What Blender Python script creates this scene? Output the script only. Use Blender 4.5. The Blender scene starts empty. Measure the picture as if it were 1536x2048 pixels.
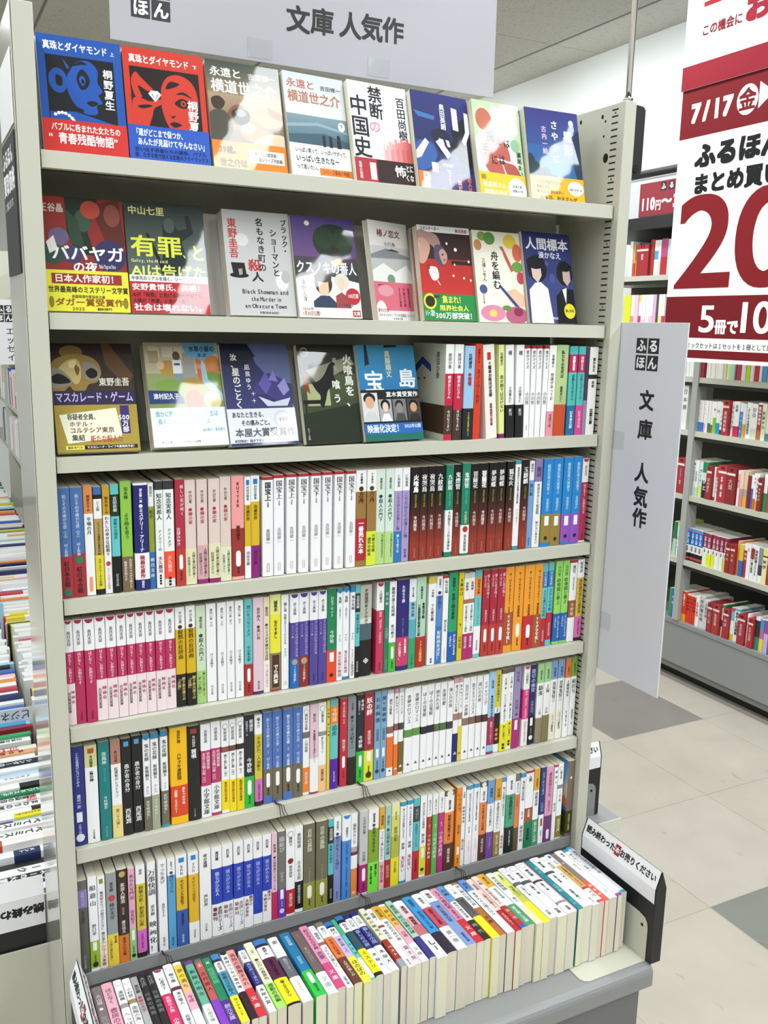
# Paperback display in a bookshop: camera solved from the shelf edges, everything in metres.
CAM_LENS = 32.2647
CAM_M = [[0.891955, 0.07203, -0.44635, -0.155776], [-0.451635, 0.187905, -0.872191, -1.228327], [0.021047, 0.979542, 0.200135, 1.504242], [0.0, 0.0, 0.0, 1.0]]
EXPOSURE = -0.16
WORLD = 0.16
LAMP_X = [-2.4, -0.7, 1.0, 2.1]
LAMP_Y = [-4, -2.6, -1.2, 0.2, 1.8, 3.4]
LAMP_W = 21
WALL_FILL_W = 7
C_CREAM = 'c5c4b5'
import bpy, bmesh, math, random
from mathutils import Matrix, Vector

# ---------------------------------------------------------------- camera, world, lights, exposure
sc = bpy.context.scene
COL = sc.collection
sc.view_settings.view_transform = 'Standard'
sc.view_settings.look = 'None'
sc.view_settings.gamma = 1.0
sc.view_settings.use_curve_mapping = False
sc.view_settings.exposure = EXPOSURE

cam_d = bpy.data.cameras.new('camera'); cam = bpy.data.objects.new('camera', cam_d); COL.objects.link(cam)
cam_d.sensor_fit = 'VERTICAL'; cam_d.sensor_height = 36.0; cam_d.lens = CAM_LENS
cam_d.clip_start = 0.02; cam_d.clip_end = 60
cam.matrix_world = Matrix(CAM_M)
sc.camera = cam

wd = bpy.data.worlds.new('store_ambience'); sc.world = wd; wd.use_nodes = True
wd.node_tree.nodes['Background'].inputs[0].default_value = (0.93, 0.97, 1.0, 1)
wd.node_tree.nodes['Background'].inputs[1].default_value = WORLD

def area(name, loc, sx, sy, power, rot=(0, 0, 0), col=(0.94, 1.0, 1.02)):
    d = bpy.data.lights.new(name, 'AREA'); d.shape = 'RECTANGLE'; d.size = sx; d.size_y = sy
    d.energy = power; d.color = col
    o = bpy.data.objects.new(name, d); o.location = loc; o.rotation_euler = rot; COL.objects.link(o); return o

# fluorescent troffers of the sales floor, in rows along the aisles
for lx in LAMP_X:
    for ly in LAMP_Y:
        area('fluorescent_tube_light', (lx, ly, 2.9), 0.16, 1.25, LAMP_W)

for ly in (1.0, 2.6, 4.2):  # unseen fill lamps, added to brighten the right wall
    area('added_wall_fill', (2.75, ly, 2.85), 0.1, 1.3, WALL_FILL_W, (0, -.5, 0))

# ---------------------------------------------------------------- materials
def srgb(c):
    if isinstance(c, str):
        if len(c) == 3: c = c[0]*2+c[1]*2+c[2]*2
        c = [int(c[i:i+2], 16)/255 for i in (0, 2, 4)]
    return tuple(v/12.92 if v <= 0.04045 else ((v+0.055)/1.055)**2.4 for v in c)

def new_mat(name):
    m = bpy.data.materials.new(name); m.use_nodes = True
    return m, m.node_tree.nodes, m.node_tree.links, m.node_tree.nodes['Principled BSDF']

def plain(name, col, rough=.5, metal=0, coat=0, bump=0, scale=300, spec=.5):
    m, n, l, b = new_mat(name)
    b.inputs['Base Color'].default_value = (*srgb(col), 1); b.inputs['Roughness'].default_value = rough
    b.inputs['Metallic'].default_value = metal; b.inputs['Coat Weight'].default_value = coat
    b.inputs['Coat Roughness'].default_value = .08; b.inputs['Specular IOR Level'].default_value = spec
    tc = n.new('ShaderNodeTexCoord'); nz = n.new('ShaderNodeTexNoise'); nz.inputs['Scale'].default_value = scale
    l.new(tc.outputs['Object'], nz.inputs['Vector'])
    if bump:
        bp = n.new('ShaderNodeBump'); bp.inputs['Strength'].default_value = bump; bp.inputs['Distance'].default_value = .001
        l.new(nz.outputs['Fac'], bp.inputs['Height']); l.new(bp.outputs['Normal'], b.inputs['Normal'])
    return m

def printed(name, rough, coat, crough, wav=0, spec=.4):
    """ink colours of the print come from the face colour attribute"""
    m, n, l, b = new_mat(name)
    a = n.new('ShaderNodeAttribute'); a.attribute_name = 'ink'
    l.new(a.outputs['Color'], b.inputs['Base Color'])
    b.inputs['Roughness'].default_value = rough; b.inputs['Coat Weight'].default_value = coat; b.inputs['Coat Roughness'].default_value = crough
    b.inputs['Specular IOR Level'].default_value = spec
    if wav:
        tc = n.new('ShaderNodeTexCoord'); nz = n.new('ShaderNodeTexNoise'); nz.inputs['Scale'].default_value = 14
        bp = n.new('ShaderNodeBump'); bp.inputs['Strength'].default_value = wav; bp.inputs['Distance'].default_value = .004
        l.new(tc.outputs['Object'], nz.inputs['Vector']); l.new(nz.outputs['Fac'], bp.inputs['Height']); l.new(bp.outputs['Normal'], b.inputs['Coat Normal'])
    return m

M_PRINT = printed('printed_cover_paper', .42, .25, .2)
M_FILM = printed('cover_in_shrink_film', .5, .5, .035, .1, .2)
M_OBI = printed('printed_band_paper', .5, .12, .25)
M_CARD = printed('printed_sign_board', .55, .1, .2)
M_POSTER = printed('printed_poster_sheet', .75, 0, .2, 0, .15)

def pages_mat():
    m, n, l, b = new_mat('page_block_paper')
    a = n.new('ShaderNodeAttribute'); a.attribute_name = 'ink'
    tc = n.new('ShaderNodeTexCoord'); mp = n.new('ShaderNodeMapping'); mp.inputs['Scale'].default_value = (2600, 6, 6)
    nz = n.new('ShaderNodeTexNoise'); nz.inputs['Scale'].default_value = 1; nz.inputs['Detail'].default_value = 3
    mx = n.new('ShaderNodeMix'); mx.data_type = 'RGBA'; mx.blend_type = 'MULTIPLY'; mx.inputs[0].default_value = .35
    rp = n.new('ShaderNodeMapRange'); rp.inputs['To Min'].default_value = .55; rp.inputs['To Max'].default_value = 1.15
    l.new(tc.outputs['Object'], mp.inputs[0]); l.new(mp.outputs[0], nz.inputs['Vector']); l.new(nz.outputs['Fac'], rp.inputs['Value'])
    cb = n.new('ShaderNodeCombineColor')
    for i in range(3): l.new(rp.outputs[0], cb.inputs[i])
    l.new(a.outputs['Color'], mx.inputs[6]); l.new(cb.outputs[0], mx.inputs[7]); l.new(mx.outputs[2], b.inputs['Base Color'])
    b.inputs['Roughness'].default_value = .85; b.inputs['Specular IOR Level'].default_value = .2
    return m
M_PAGE = pages_mat()
M_CREAM = plain('cream_painted_steel', C_CREAM, .42, bump=.12, scale=900)
M_CREAMGLOSS = plain('glossy_cream_side_sheet', C_CREAM, .25, coat=1, spec=.6)
M_STAND = plain('ivory_plastic', 'dcdbd0', .4)
M_GREY = plain('grey_painted_steel', '8b8c8c', .4, bump=.12, scale=900)
M_DGREY = plain('dark_grey_steel', '6c6c6c', .45)
M_BLACK = plain('black_plastic', '1d1d1e', .5)
M_SHADOWGAP = plain('black_slot', '0c0c0a', .8)
M_CHROME = plain('chrome_tube', 'dcdcdc', .12, metal=1)
M_RIBBON = plain('brown_bookmark_ribbon', '3c2c26', .8)
M_RED = plain('orange_red_ribbon', 'd04a34', .8)

def acrylic():
    m, n, l, b = new_mat('clear_acrylic')
    b.inputs['Base Color'].default_value = (.6, .62, .64, 1); b.inputs['Roughness'].default_value = .08
    b.inputs['Alpha'].default_value = .24; b.inputs['Coat Weight'].default_value = .5
    return m
M_CLEAR = acrylic()

def floor_mat():
    m, n, l, b = new_mat('vinyl_floor_tiles')
    tc = n.new('ShaderNodeTexCoord')
    a = n.new('ShaderNodeAttribute'); a.attribute_name = 'ink'
    nz = n.new('ShaderNodeTexNoise'); nz.inputs['Scale'].default_value = 7; nz.inputs['Detail'].default_value = 6
    r1 = n.new('ShaderNodeMapRange'); r1.inputs['From Min'].default_value = .3; r1.inputs['From Max'].default_value = .75; r1.inputs['To Min'].default_value = .93; r1.inputs['To Max'].default_value = 1.04
    vo = n.new('ShaderNodeTexNoise'); vo.inputs['Scale'].default_value = 26; vo.inputs['Detail'].default_value = 3
    r2 = n.new('ShaderNodeMapRange'); r2.inputs['From Min'].default_value = .69; r2.inputs['From Max'].default_value = .74; r2.inputs['To Min'].default_value = 1; r2.inputs['To Max'].default_value = .8
    mp = n.new('ShaderNodeMapping'); mp.inputs['Scale'].default_value = (1, .45, 1)
    mu = n.new('ShaderNodeMath'); mu.operation = 'MULTIPLY'
    vm = n.new('ShaderNodeVectorMath'); vm.operation = 'SCALE'
    l.new(tc.outputs['Object'], nz.inputs['Vector']); l.new(tc.outputs['Object'], mp.inputs[0]); l.new(mp.outputs[0], vo.inputs['Vector'])
    l.new(nz.outputs['Fac'], r1.inputs['Value']); l.new(vo.outputs['Fac'], r2.inputs['Value'])
    l.new(r1.outputs[0], mu.inputs[0]); l.new(r2.outputs[0], mu.inputs[1])
    l.new(a.outputs['Color'], vm.inputs[0]); l.new(mu.outputs[0], vm.inputs['Scale']); l.new(vm.outputs[0], b.inputs['Base Color'])
    b.inputs['Roughness'].default_value = .38; b.inputs['Specular IOR Level'].default_value = .35
    return m
M_FLOOR = floor_mat()

def ceiling_mat():
    m, n, l, b = new_mat('mineral_fibre_ceiling')
    tc = n.new('ShaderNodeTexCoord'); nz = n.new('ShaderNodeTexNoise'); nz.inputs['Scale'].default_value = 110; nz.inputs['Detail'].default_value = 2
    mp = n.new('ShaderNodeMapping'); mp.inputs['Scale'].default_value = (1, .5, 1)
    cr = n.new('ShaderNodeValToRGB'); cr.color_ramp.elements[0].position = .33; cr.color_ramp.elements[0].color = (*srgb('aeaca3'), 1)
    cr.color_ramp.elements[1].position = .42; cr.color_ramp.elements[1].color = (*srgb('c4c2b8'), 1)
    l.new(tc.outputs['Object'], mp.inputs[0]); l.new(mp.outputs[0], nz.inputs['Vector']); l.new(nz.outputs['Fac'], cr.inputs[0]); l.new(cr.outputs[0], b.inputs['Base Color'])
    b.inputs['Roughness'].default_value = .9
    return m
M_CEIL = ceiling_mat()
M_WALL = plain('white_wallpaper', 'e6e7e4', .8, bump=.2, scale=200)

# ---------------------------------------------------------------- mesh helpers
class MB:
    """collects coloured faces; each face carries an ink colour and a material slot"""
    def __init__(s): s.v = []; s.f = []; s.c = []; s.m = []; s.mats = []; s.smooth = []
    def mi(s, mat):
        if mat not in s.mats: s.mats.append(mat)
        return s.mats.index(mat)
    def face(s, pts, col='fff', mat=None, smooth=False):
        i = len(s.v); s.v.extend([tuple(p) for p in pts]); s.f.append(tuple(range(i, i+len(pts)))); s.c.append(col); s.m.append(mat); s.smooth.append(smooth)
    def mesh(s, pts, faces, col='fff', mat=None, smooth=False):
        i = len(s.v); s.v.extend([tuple(p) for p in pts])
        for f in faces: s.f.append(tuple(i+k for k in f)); s.c.append(col); s.m.append(mat); s.smooth.append(smooth)
    def box(s, x0, y0, z0, x1, y1, z1, col='fff', mat=None, bev=0):
        if not bev:
            p = [(x0,y0,z0),(x1,y0,z0),(x1,y1,z0),(x0,y1,z0),(x0,y0,z1),(x1,y0,z1),(x1,y1,z1),(x0,y1,z1)]
            s.mesh(p, [(3,2,1,0),(4,5,6,7),(0,1,5,4),(1,2,6,5),(2,3,7,6),(3,0,4,7)], col, mat); return
        b = bmesh.new(); bmesh.ops.create_cube(b, size=1)
        for v in b.verts: v.co = ((x0+x1)/2+v.co.x*(x1-x0), (y0+y1)/2+v.co.y*(y1-y0), (z0+z1)/2+v.co.z*(z1-z0))
        bmesh.ops.bevel(b, geom=b.edges[:], offset=bev, segments=2, affect='EDGES', profile=.6)
        b.verts.index_update()
        s.mesh([v.co[:] for v in b.verts], [[v.index for v in f.verts] for f in b.faces], col, mat); b.free()
    def prism(s, prof, a0, a1, axis='y', col='fff', mat=None):
        """extrude a closed profile (2D list) along an axis"""
        def P(q, a): return {'y': (q[0], a, q[1]), 'x': (a, q[0], q[1]), 'z': (q[0], q[1], a)}[axis]
        n = len(prof); p = [P(q, a0) for q in prof]+[P(q, a1) for q in prof]
        s.mesh(p, [(i, (i+1) % n, n+(i+1) % n, n+i) for i in range(n)]+[tuple(range(n))[::-1], tuple(range(n, 2*n))], col, mat)
    def tube(s, pts, r, col='fff', mat=None, n=10):
        rings = []
        for i, p in enumerate(pts):
            p = Vector(p); d = (Vector(pts[min(i+1, len(pts)-1)])-Vector(pts[max(i-1, 0)])).normalized()
            a = d.orthogonal().normalized(); b = d.cross(a)
            rings.append([p+r*(a*math.cos(t)+b*math.sin(t)) for t in [2*math.pi*k/n for k in range(n)]])
        v = [tuple(q) for rg in rings for q in rg]; f = []
        for i in range(len(pts)-1):
            for k in range(n): f.append((i*n+k, i*n+(k+1) % n, (i+1)*n+(k+1) % n, (i+1)*n+k))
        f += [tuple(range(n))[::-1], tuple(range((len(pts)-1)*n, len(pts)*n))]
        s.mesh(v, f, col, mat, True)
    def build(s, name, mat, parent=None, recalc=True):
        me = bpy.data.meshes.new(name)
        me.from_pydata(s.v, [], s.f)
        mats = [mat]
        for x in s.m:
            if x is not None and x not in mats: mats.append(x)
        for x in mats: me.materials.append(x)
        me.polygons.foreach_set('material_index', [mats.index(x) if x else 0 for x in s.m])
        me.polygons.foreach_set('use_smooth', s.smooth)
        at = me.color_attributes.new('ink', 'FLOAT_COLOR', 'CORNER'); buf = []
        cache = {}
        for f, c in zip(s.f, s.c):
            if c not in cache: cache[c] = (*srgb(c), 1.0)
            buf.extend(cache[c]*len(f))
        at.data.foreach_set('color', buf)
        me.validate(); me.update()
        o = bpy.data.objects.new(name, me); COL.objects.link(o)
        if parent: o.parent = parent
        return o

def empty(name, loc=(0, 0, 0), rot=(0, 0, 0), parent=None):
    o = bpy.data.objects.new(name, None); COL.objects.link(o); o.location = loc; o.rotation_euler = rot
    o.empty_display_size = .05
    if parent: o.parent = parent
    return o
def tag(o, label=None, cat=None, group=None, kind=None):
    if label: o['label'] = label
    if cat: o['category'] = cat
    if group: o['group'] = group
    if kind: o['kind'] = kind
    return o

# ---------------------------------------------------------------- lettering
GL = {}
def glyph(ch, res=2):
    k = (ch, res)
    if k in GL: return GL[k]
    c = bpy.data.curves.new('glyph', 'FONT'); c.body = ch; c.resolution_u = res
    o = bpy.data.objects.new('glyph', c); COL.objects.link(o)
    me = o.to_mesh(); v = [(p.co.x, p.co.y) for p in me.vertices]; f = [tuple(p.vertices) for p in me.polygons]
    o.to_mesh_clear(); bpy.data.objects.remove(o); bpy.data.curves.remove(c)
    w = (max(p[0] for p in v)-min(p[0] for p in v)) if v else .3
    x0 = min(p[0] for p in v) if v else 0
    GL[k] = (v, f, x0, w); return GL[k]
WIDE = lambda ch: ord(ch) > 0x2000
TURN = set('ー～〜|（）「」〈〉…―－（）')
def put(mb, ch, cx, cy, s, P, col, turn=False, bold=.012, sx=1):
    """one character centred at (cx, cy) of a 2D plane mapped to 3D by P(u, v)"""
    v, f, x0, w = glyph(ch, 2 if s < .016 else 6)
    if not v: return
    mx = .5 if WIDE(ch) else x0+w/2; my = .36
    # weight: the strokes are printed again, shifted by a hair
    if bold < .02: sh = ((-bold, 0), (bold, 0))
    elif bold < .035: sh = ((-bold, -bold), (bold, -bold), (bold, bold), (-bold, bold))
    else: sh = [(i*bold, j*bold) for i in (-1, -.33, .33, 1) for j in (-1, -.33, .33, 1)]
    p0 = Vector(P(cx, cy)); nn = (Vector(P(cx+s*.1, cy))-p0).cross(Vector(P(cx, cy+s*.1))-p0).normalized()
    for k, (dx, dy) in enumerate(sh):
        pts = []; o = nn*(k*5e-6)
        for x, y in v:
            a, b = (x-mx+dx)*s*sx, (y-my+dy)*s
            if turn: a, b = b, -a
            q = P(cx+a, cy+b); pts.append((q[0]+o.x, q[1]+o.y, q[2]+o.z))
        mb.mesh(pts, f, col)
def hline(mb, text, u0, u1, v0, v1, P, col, bold=.012):
    """fit a horizontal line into a box; v grows upwards"""
    adv = [1.0 if WIDE(c) else (.3 if c in " .,':;!iIl" else .58) for c in text]
    tot = sum(adv); s = v1-v0; sx = (u1-u0)/(tot*s)
    if sx > 1.25: sx = 1.25
    u = (u0+u1)/2-tot*s*sx/2
    for c, a in zip(text, adv):
        if c != ' ': put(mb, c, u+a*s*sx/2, (v0+v1)/2, s, P, col, bold=bold, sx=sx)
        u += a*s*sx
def vline(mb, text, u, v0, v1, wmax, P, col, bold=.012):
    """a vertical line from v0 (top) down to v1"""
    n = len(text)
    if n == 0: return
    a = (v0-v1)/n; s = min(a*1.02, wmax)
    for i, c in enumerate(text):
        put(mb, c, u, v0-a*(i+.5), s if WIDE(c) else s*.95, P, col, turn=c in TURN, bold=bold)

# ---------------------------------------------------------------- colour words for labels
PAL = dict(white='f0f0f0', black='1c1c1c', grey='909498', charcoal='4a4a4c', cream='e8e2b8', beige='dccab8', tan='b49868', brown='6a4432', olive='7a7034',
           khaki='9a8a50', yellow='e4d42c', gold='d8a430', orange='e8842c', peach='f0b898', red='c02c30', brick='a84a34', maroon='70203a', pink='e8a4b4', rose='d8588c',
           crimson='b4284c', magenta='a82478', purple='7040a0', violet='504494', lilac='b0a0cc', navy='24286c', blue='2c64b0', azure='2c8ccc', periwinkle='8494c4',
           sky='9cc4e4', turquoise='60bcc0', teal='1c7c80', green='2c8454', lime='94d058', mint='b8d8bc', emerald='38b444', turf='6ca044')
WORDS = {'brick': 'brick-red', 'sky': 'sky-blue', 'azure': 'bright blue', 'turf': 'leaf-green', 'emerald': 'vivid green'}
_lab = {}
def lab(c):
    r, g, b = srgb(c)
    x, y, z = (.4124*r+.3576*g+.1805*b)/.95, .2126*r+.7152*g+.0722*b, (.0193*r+.1192*g+.9505*b)/1.089
    t = [q**(1/3) if q > .008856 else 7.787*q+16/116 for q in (x, y, z)]
    return (116*t[1]-16, 500*(t[0]-t[1]), 200*(t[1]-t[2]))
def cname(c):
    if c in _lab: return _lab[c]
    L = lab(c); best = min(PAL, key=lambda k: sum((p-q)**2 for p, q in zip(L, lab(PAL[k]))))
    _lab[c] = WORDS.get(best, best); return _lab[c]
ORD = 'zeroth first second third fourth fifth sixth seventh eighth ninth tenth eleventh twelfth thirteenth fourteenth fifteenth sixteenth seventeenth eighteenth nineteenth twentieth'.split()
TENS = ['', '', 'twenty', 'thirty', 'forty', 'fifty', 'sixty', 'seventy', 'eighty', 'ninety']
def ordinal(k):
    if k <= 20: return ORD[k]
    if k >= 100: return 'one hundred and ' + (ordinal(k-100) if k > 100 else 'first')
    return TENS[k//10][:-1]+'ieth' if k % 10 == 0 else TENS[k//10]+'-'+ORD[k % 10]
NUM = 'no one two three four five six seven eight nine ten eleven twelve thirteen fourteen fifteen sixteen seventeen eighteen nineteen twenty'.split()
def number(k): return NUM[k] if k <= 20 else TENS[k//10]+('-'+NUM[k % 10] if k % 10 else '')

# ---------------------------------------------------------------- books
def parse_bands(b):
    t = b.split(); out = []; p = 0.0; i = 0
    while i < len(t):
        c = t[i]; e = float(t[i+1]) if i+1 < len(t) else 1.0
        out.append((c.lstrip('*'), p, e, c.startswith('*'))); p = e; i += 2
    return out
def grad_bands(c0, c1, n=14):
    a = [int(c0[i:i+2], 16) for i in (0, 2, 4)]; b = [int(c1[i:i+2], 16) for i in (0, 2, 4)]
    return ['%02x%02x%02x' % tuple(round(p+(q-p)*(k+.5)/n) for p, q in zip(a, b)) for k in range(n)]

PAGES = ['e6e0c8', 'e2dcc4', 'eae4cc', 'dcd6c0', 'e8e0c0', 'dfd8c8']
def outline(t, d, off, seg=6):
    sag = min(.0013, .07*t)
    pts = [(-off, d), (-off, 0.0)]
    for k in range(1, seg):
        q = k/seg; pts.append((q*t, -sag*(1-(2*q-1)**2)-off))
    pts[1] = (-off, -off*.5)
    pts += [(t+off, -off*.5), (t+off, d)]
    return pts
def spine_book(name, t, h, bands, texts, opt, loc, rot, d=.105, page=None, mat=M_PRINT, detail=True, group=None, piv=(0, 0, 0)):
    """spine towards -y, foot at z=0, thickness along +x"""
    opt = opt or {}
    bk = empty(name, loc, rot)
    bs = parse_bands(bands)
    cov = MB(); obi = MB(); has = False
    o = outline(t, d, 0); n = len(o)
    ins = .0004
    inn = [(ins, d), (ins, ins), (t-ins, ins), (t-ins, d)]
    base = [(c, a, b) for c, a, b, ob in bs if not ob]
    # cover walls: printed bands (under a paper band the neighbouring cover colour carries on)
    segs = []
    for c, a, b, ob in bs:
        if ob:
            prev = segs[-1][0] if segs else c
            segs.append((prev, a, b))
        else: segs.append((c, a, b))
    for c, a, b in segs:
        z1, z0 = h*(1-a), h*(1-b)
        cols = [(c, z1, z0)]
        if c == 'ash': c = '333333'
        for cc, zt, zb in cols:
            for i in range(n-1):
                (x0, y0), (x1, y1) = o[i], o[i+1]
                cov.face([(x0, y0, zb), (x1, y1, zb), (x1, y1, zt), (x0, y0, zt)], opt['left'] if i == 0 and 'left' in opt else cc, smooth=False)
    for i in range(3):
        (x0, y0), (x1, y1) = inn[i], inn[i+1]
        cov.face([(x1, y1, 0), (x0, y0, 0), (x0, y0, h), (x1, y1, h)], 'f0f0ea')
    ring = o+inn[::-1]
    cov.face([(x, y, h) for x, y in ring], 'e9e7de'); cov.face([(x, y, 0) for x, y in ring[::-1]], 'e9e7de')   # cut paper edge
    cov.face([(o[0][0], d, 0), (inn[0][0], d, 0), (inn[0][0], d, h), (o[0][0], d, h)], segs[0][0])
    cov.face([(inn[3][0], d, 0), (o[-1][0], d, 0), (o[-1][0], d, h), (inn[3][0], d, h)], segs[0][0])
    ob_rng = None
    for c, a, b, isob in bs:
        if isob:
            has = True; z1, z0 = h*(1-a), h*(1-b)
            if ob_rng is None: ob_rng = [a, b]
            else: ob_rng[1] = b
            oo = outline(t, d, .00025)
            for i in range(len(oo)-1):
                (x0, y0), (x1, y1) = oo[i], oo[i+1]
                obi.face([(x0, y0, z0), (x1, y1, z0), (x1, y1, z1), (x0, y0, z1)], c)
            rg = oo+outline(t, d, .00005)[::-1]
            obi.face([(x, y, z1) for x, y in rg], c); obi.face([(x, y, z0) for x, y in rg[::-1]], c)
    sag = min(.0013, .07*t)
    def plane(extra):
        def P(u, v):
            q = max(0, min(1, u/t)); return (u, -sag*(1-(2*q-1)**2)-extra, v)
        return P
    def on(f):
        return (obi, plane(.0006)) if (ob_rng and ob_rng[0] <= f <= ob_rng[1]) else (cov, plane(.0003))
    def rect(u0, u1, f0, f1, col, lift=0):
        mb, _ = on((f0+f1)/2); P = plane((.0006 if mb is obi else .0003)-.0001+lift)
        k = 4
        for i in range(k):
            a, b = u0+(u1-u0)*i/k, u0+(u1-u0)*(i+1)/k
            mb.face([P(a, h*(1-f1)), P(b, h*(1-f1)), P(b, h*(1-f0)), P(a, h*(1-f0))], col)
    def disc(f, r, col, cx=.5, half=False, lift=0):
        mb, _ = on(f); P = plane((.0006 if mb is obi else .0003)-.00012+lift)
        k = 8; zc = h*(1-f)
        for i in range(k):
            a, b = -r+2*r*i/k, -r+2*r*(i+1)/k
            ha, hb = math.sqrt(max(0, r*r-a*a)), math.sqrt(max(0, r*r-b*b))
            ta, tb = (0, 0) if half else (ha, hb)
            q = [P(t*cx+a, zc-ha), P(t*cx+b, zc-hb), P(t*cx+b, zc+tb), P(t*cx+a, zc+ta)]
            if i == 0: q = [q[0], q[1], q[2]]
            if i == k-1: q = [q[0], q[1], q[3]]
            mb.face(q, col)
    if 'pill' in opt: a, b, c = opt['pill']; rect(t*.3, t*.7, a, b, c); disc(a, t*.2, c); disc(b, t*.2, c)
    if 'lab' in opt: a, b, c = opt['lab']; rect(t*.28, t*.72, a, b, c)
    if 'box' in opt: a, b, c = opt['box']; rect(t*.16, t*.84, a, b, c)
    if 'tagb' in opt: rect(t*.25, t*.75, .03, .08, opt['tagb'])
    if 'tag' in opt: rect(t*.3, t*.62, .08, .16, opt['tag'])
    if 'mt' in opt:
        mb, P = cov, plane(.00018)
        for a, b, za, zb in ((.01, .26, .966, .954), (.26, .5, .954, .942), (.5, .74, .942, .954), (.74, .99, .954, .966)): mb.face([P(t*a, h*za), P(t*b, h*zb), P(t*b, h), P(t*a, h)], opt['mt'])
    if 'semi' in opt: disc(.004, t*.42, opt['semi'], half=True)
    if 'dot' in opt: disc(opt['dot'][0], t*.34, opt['dot'][1])
    if 'ring' in opt: disc(.065, t*.37, '8a8a8a'); disc(.065, t*.31, 'f0f0f0', lift=.00008)
    if texts and detail:
        for w in texts.split(';'):
            q = w.split()
            if len(q) < 4: continue
            side = q.pop() if q[-1] in ('L', 'R') else ''
            s, f0, f1, col = ''.join(q[:-3]), float(q[-3]), float(q[-2]), q[-1]
            mb, P = on((f0+f1)/2)
            u = t*(.5 if not side else (.27 if side == 'L' else .73))
            vline(mb, s, u, h*(1-f0), h*(1-f1), t*(.74 if not side else .44) if not opt.get('big') or len(s) > 4 else t*.95, P, col, .03 if t > .016 else .018)
    if 'sideart' in opt:     # print on the board that faces left
        art_ops(lambda i, v=None, c=None: obi if i and has else cov, opt['sideart'], d, h, None, lambda u, y, v: ((-.00055 if y < -.5 else -.00005)+(y+1 if y < -.5 else y), d-u, v))
    co = cov.build('cover', mat, bk)
    pg = MB(); pc = page or random.choice(PAGES)
    pg.box(ins+.0001, ins+.0002, .0004, t-ins-.0001, d-.001, h-.0004, pc)
    pg.build('page_block', M_PAGE, bk)
    if has: obi.build('paper_band', M_OBI, bk)
    if opt.get('ribbon'):
        r = MB(); x = t*(.1 if opt['ribbon'] == 1 else .4)
        for dx in (0, .002, .004):
            if opt['ribbon'] == 1: pts = [(x+dx*.4, -.0012, .0022), (x+dx*.6, -.0090, .0018), (x+.002+dx, -.0132, .0016), (x+.004+dx*1.6, -.0150, -.001), (x+.005+dx*2.2, -.0156, -.012), (x+.006+dx*3, -.0157, -.02)]
            else: pts = [(x+dx*.4, -.0012, .0022), (x+dx*.5, -.0044, .0020), (x+.001+dx, -.0062, -.0005), (x+.001+dx*1.6, -.0066, -.008), (x+dx*2-.002, -.0068, -.022)]
            r.tube(pts, .0006, '3c2c26', n=5)
        r.build('bookmark_ribbon', M_RIBBON, bk)
    return bk

def gradient_bands():  # black fading into brick red down the spine, as printed on that series
    cs = grad_bands('1c1614', '8c3428', 22); out = []
    for i, c in enumerate(cs): out.append('%s %.3f' % (c, .3+.5*(i+1)/22))
    return '1c1614 .3 '+' '.join(out)+' 94382a 1'
GRAD = gradient_bands()

def art_ops(mb_of, art, w, h, lift_of, place=None):
    """flat printed artwork on a front cover; u to the right, v down, both 0..1"""
    cur = 0; k = 0
    for op in art.split(';'):
        op = op.strip()
        if not op: continue
        q = op.split(); c = q[0]
        if c == 'O': cur = 1; k = 0; mb_of(1, float(q[1]), q[2]); continue
        k += 1
        mb = mb_of(cur)
        if place: y = -.000006*k-(1 if cur else 0); P = lambda u, v, y=y: place(u, y, v)
        else: y = -lift_of(cur)-.000006*k; P = lambda u, v, y=y: (u, y, v)
        X = lambda u: u*w
        Z = lambda v: h*(1-v)
        if c == 'R':
            a, b, e, f = map(float, q[1:5]); mb.face([P(X(a), Z(f)), P(X(e), Z(f)), P(X(e), Z(b)), P(X(a), Z(b))], q[5])
        elif c == 'G':
            a, b, e, f = map(float, q[1:5])
            for i, col in enumerate(grad_bands(q[5], q[6], 16)):
                v0 = b+(f-b)*i/16; v1 = b+(f-b)*(i+1)/16
                mb.face([P(X(a), Z(v1)), P(X(e), Z(v1)), P(X(e), Z(v0)), P(X(a), Z(v0))], col)
        elif c == 'E':
            cx, cy, rx, ry = map(float, q[1:5])
            pts = []
            for i in range(22):
                t = 2*math.pi*i/22; pts.append((min(1, max(0, cx+rx*math.cos(t))), min(1, max(0, cy-ry*math.sin(t)))))
            mb.face([P(X(a), Z(b)) for a, b in pts], q[5])
        elif c == 'P':
            mb.face([P(X(float(p.split(',')[0])), Z(float(p.split(',')[1]))) for p in q[2:]][::-1], q[1])
        elif c == 'S':     # smooth closed shape through the points
            a = [tuple(map(float, p.split(','))) for p in q[2:]]; n = len(a); pts = []
            for i in range(n):
                p0, p1, p2, p3 = a[i-1], a[i], a[(i+1) % n], a[(i+2) % n]
                for t in (0, .2, .4, .6, .8):
                    pts.append(tuple(min(1, max(0, .5*(2*p1[d]+(p2[d]-p0[d])*t+(2*p0[d]-5*p1[d]+4*p2[d]-p3[d])*t*t+(3*p1[d]-p0[d]-3*p2[d]+p3[d])*t**3))) for d in (0, 1)))
            mb.face([P(X(u), Z(v)) for u, v in pts][::-1], q[1])
        elif c in 'TV':
            s = ' '.join(q[1:-5]); a, b, e, f = map(float, q[-5:-1]); col = q[-1]
            if c == 'T': hline(mb, s, X(a), X(e), Z(f), Z(b), P, col, .02)
            else: vline(mb, s, X((a+e)/2), Z(b), Z(f), (e-a)*w, P, col, .02)

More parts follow.
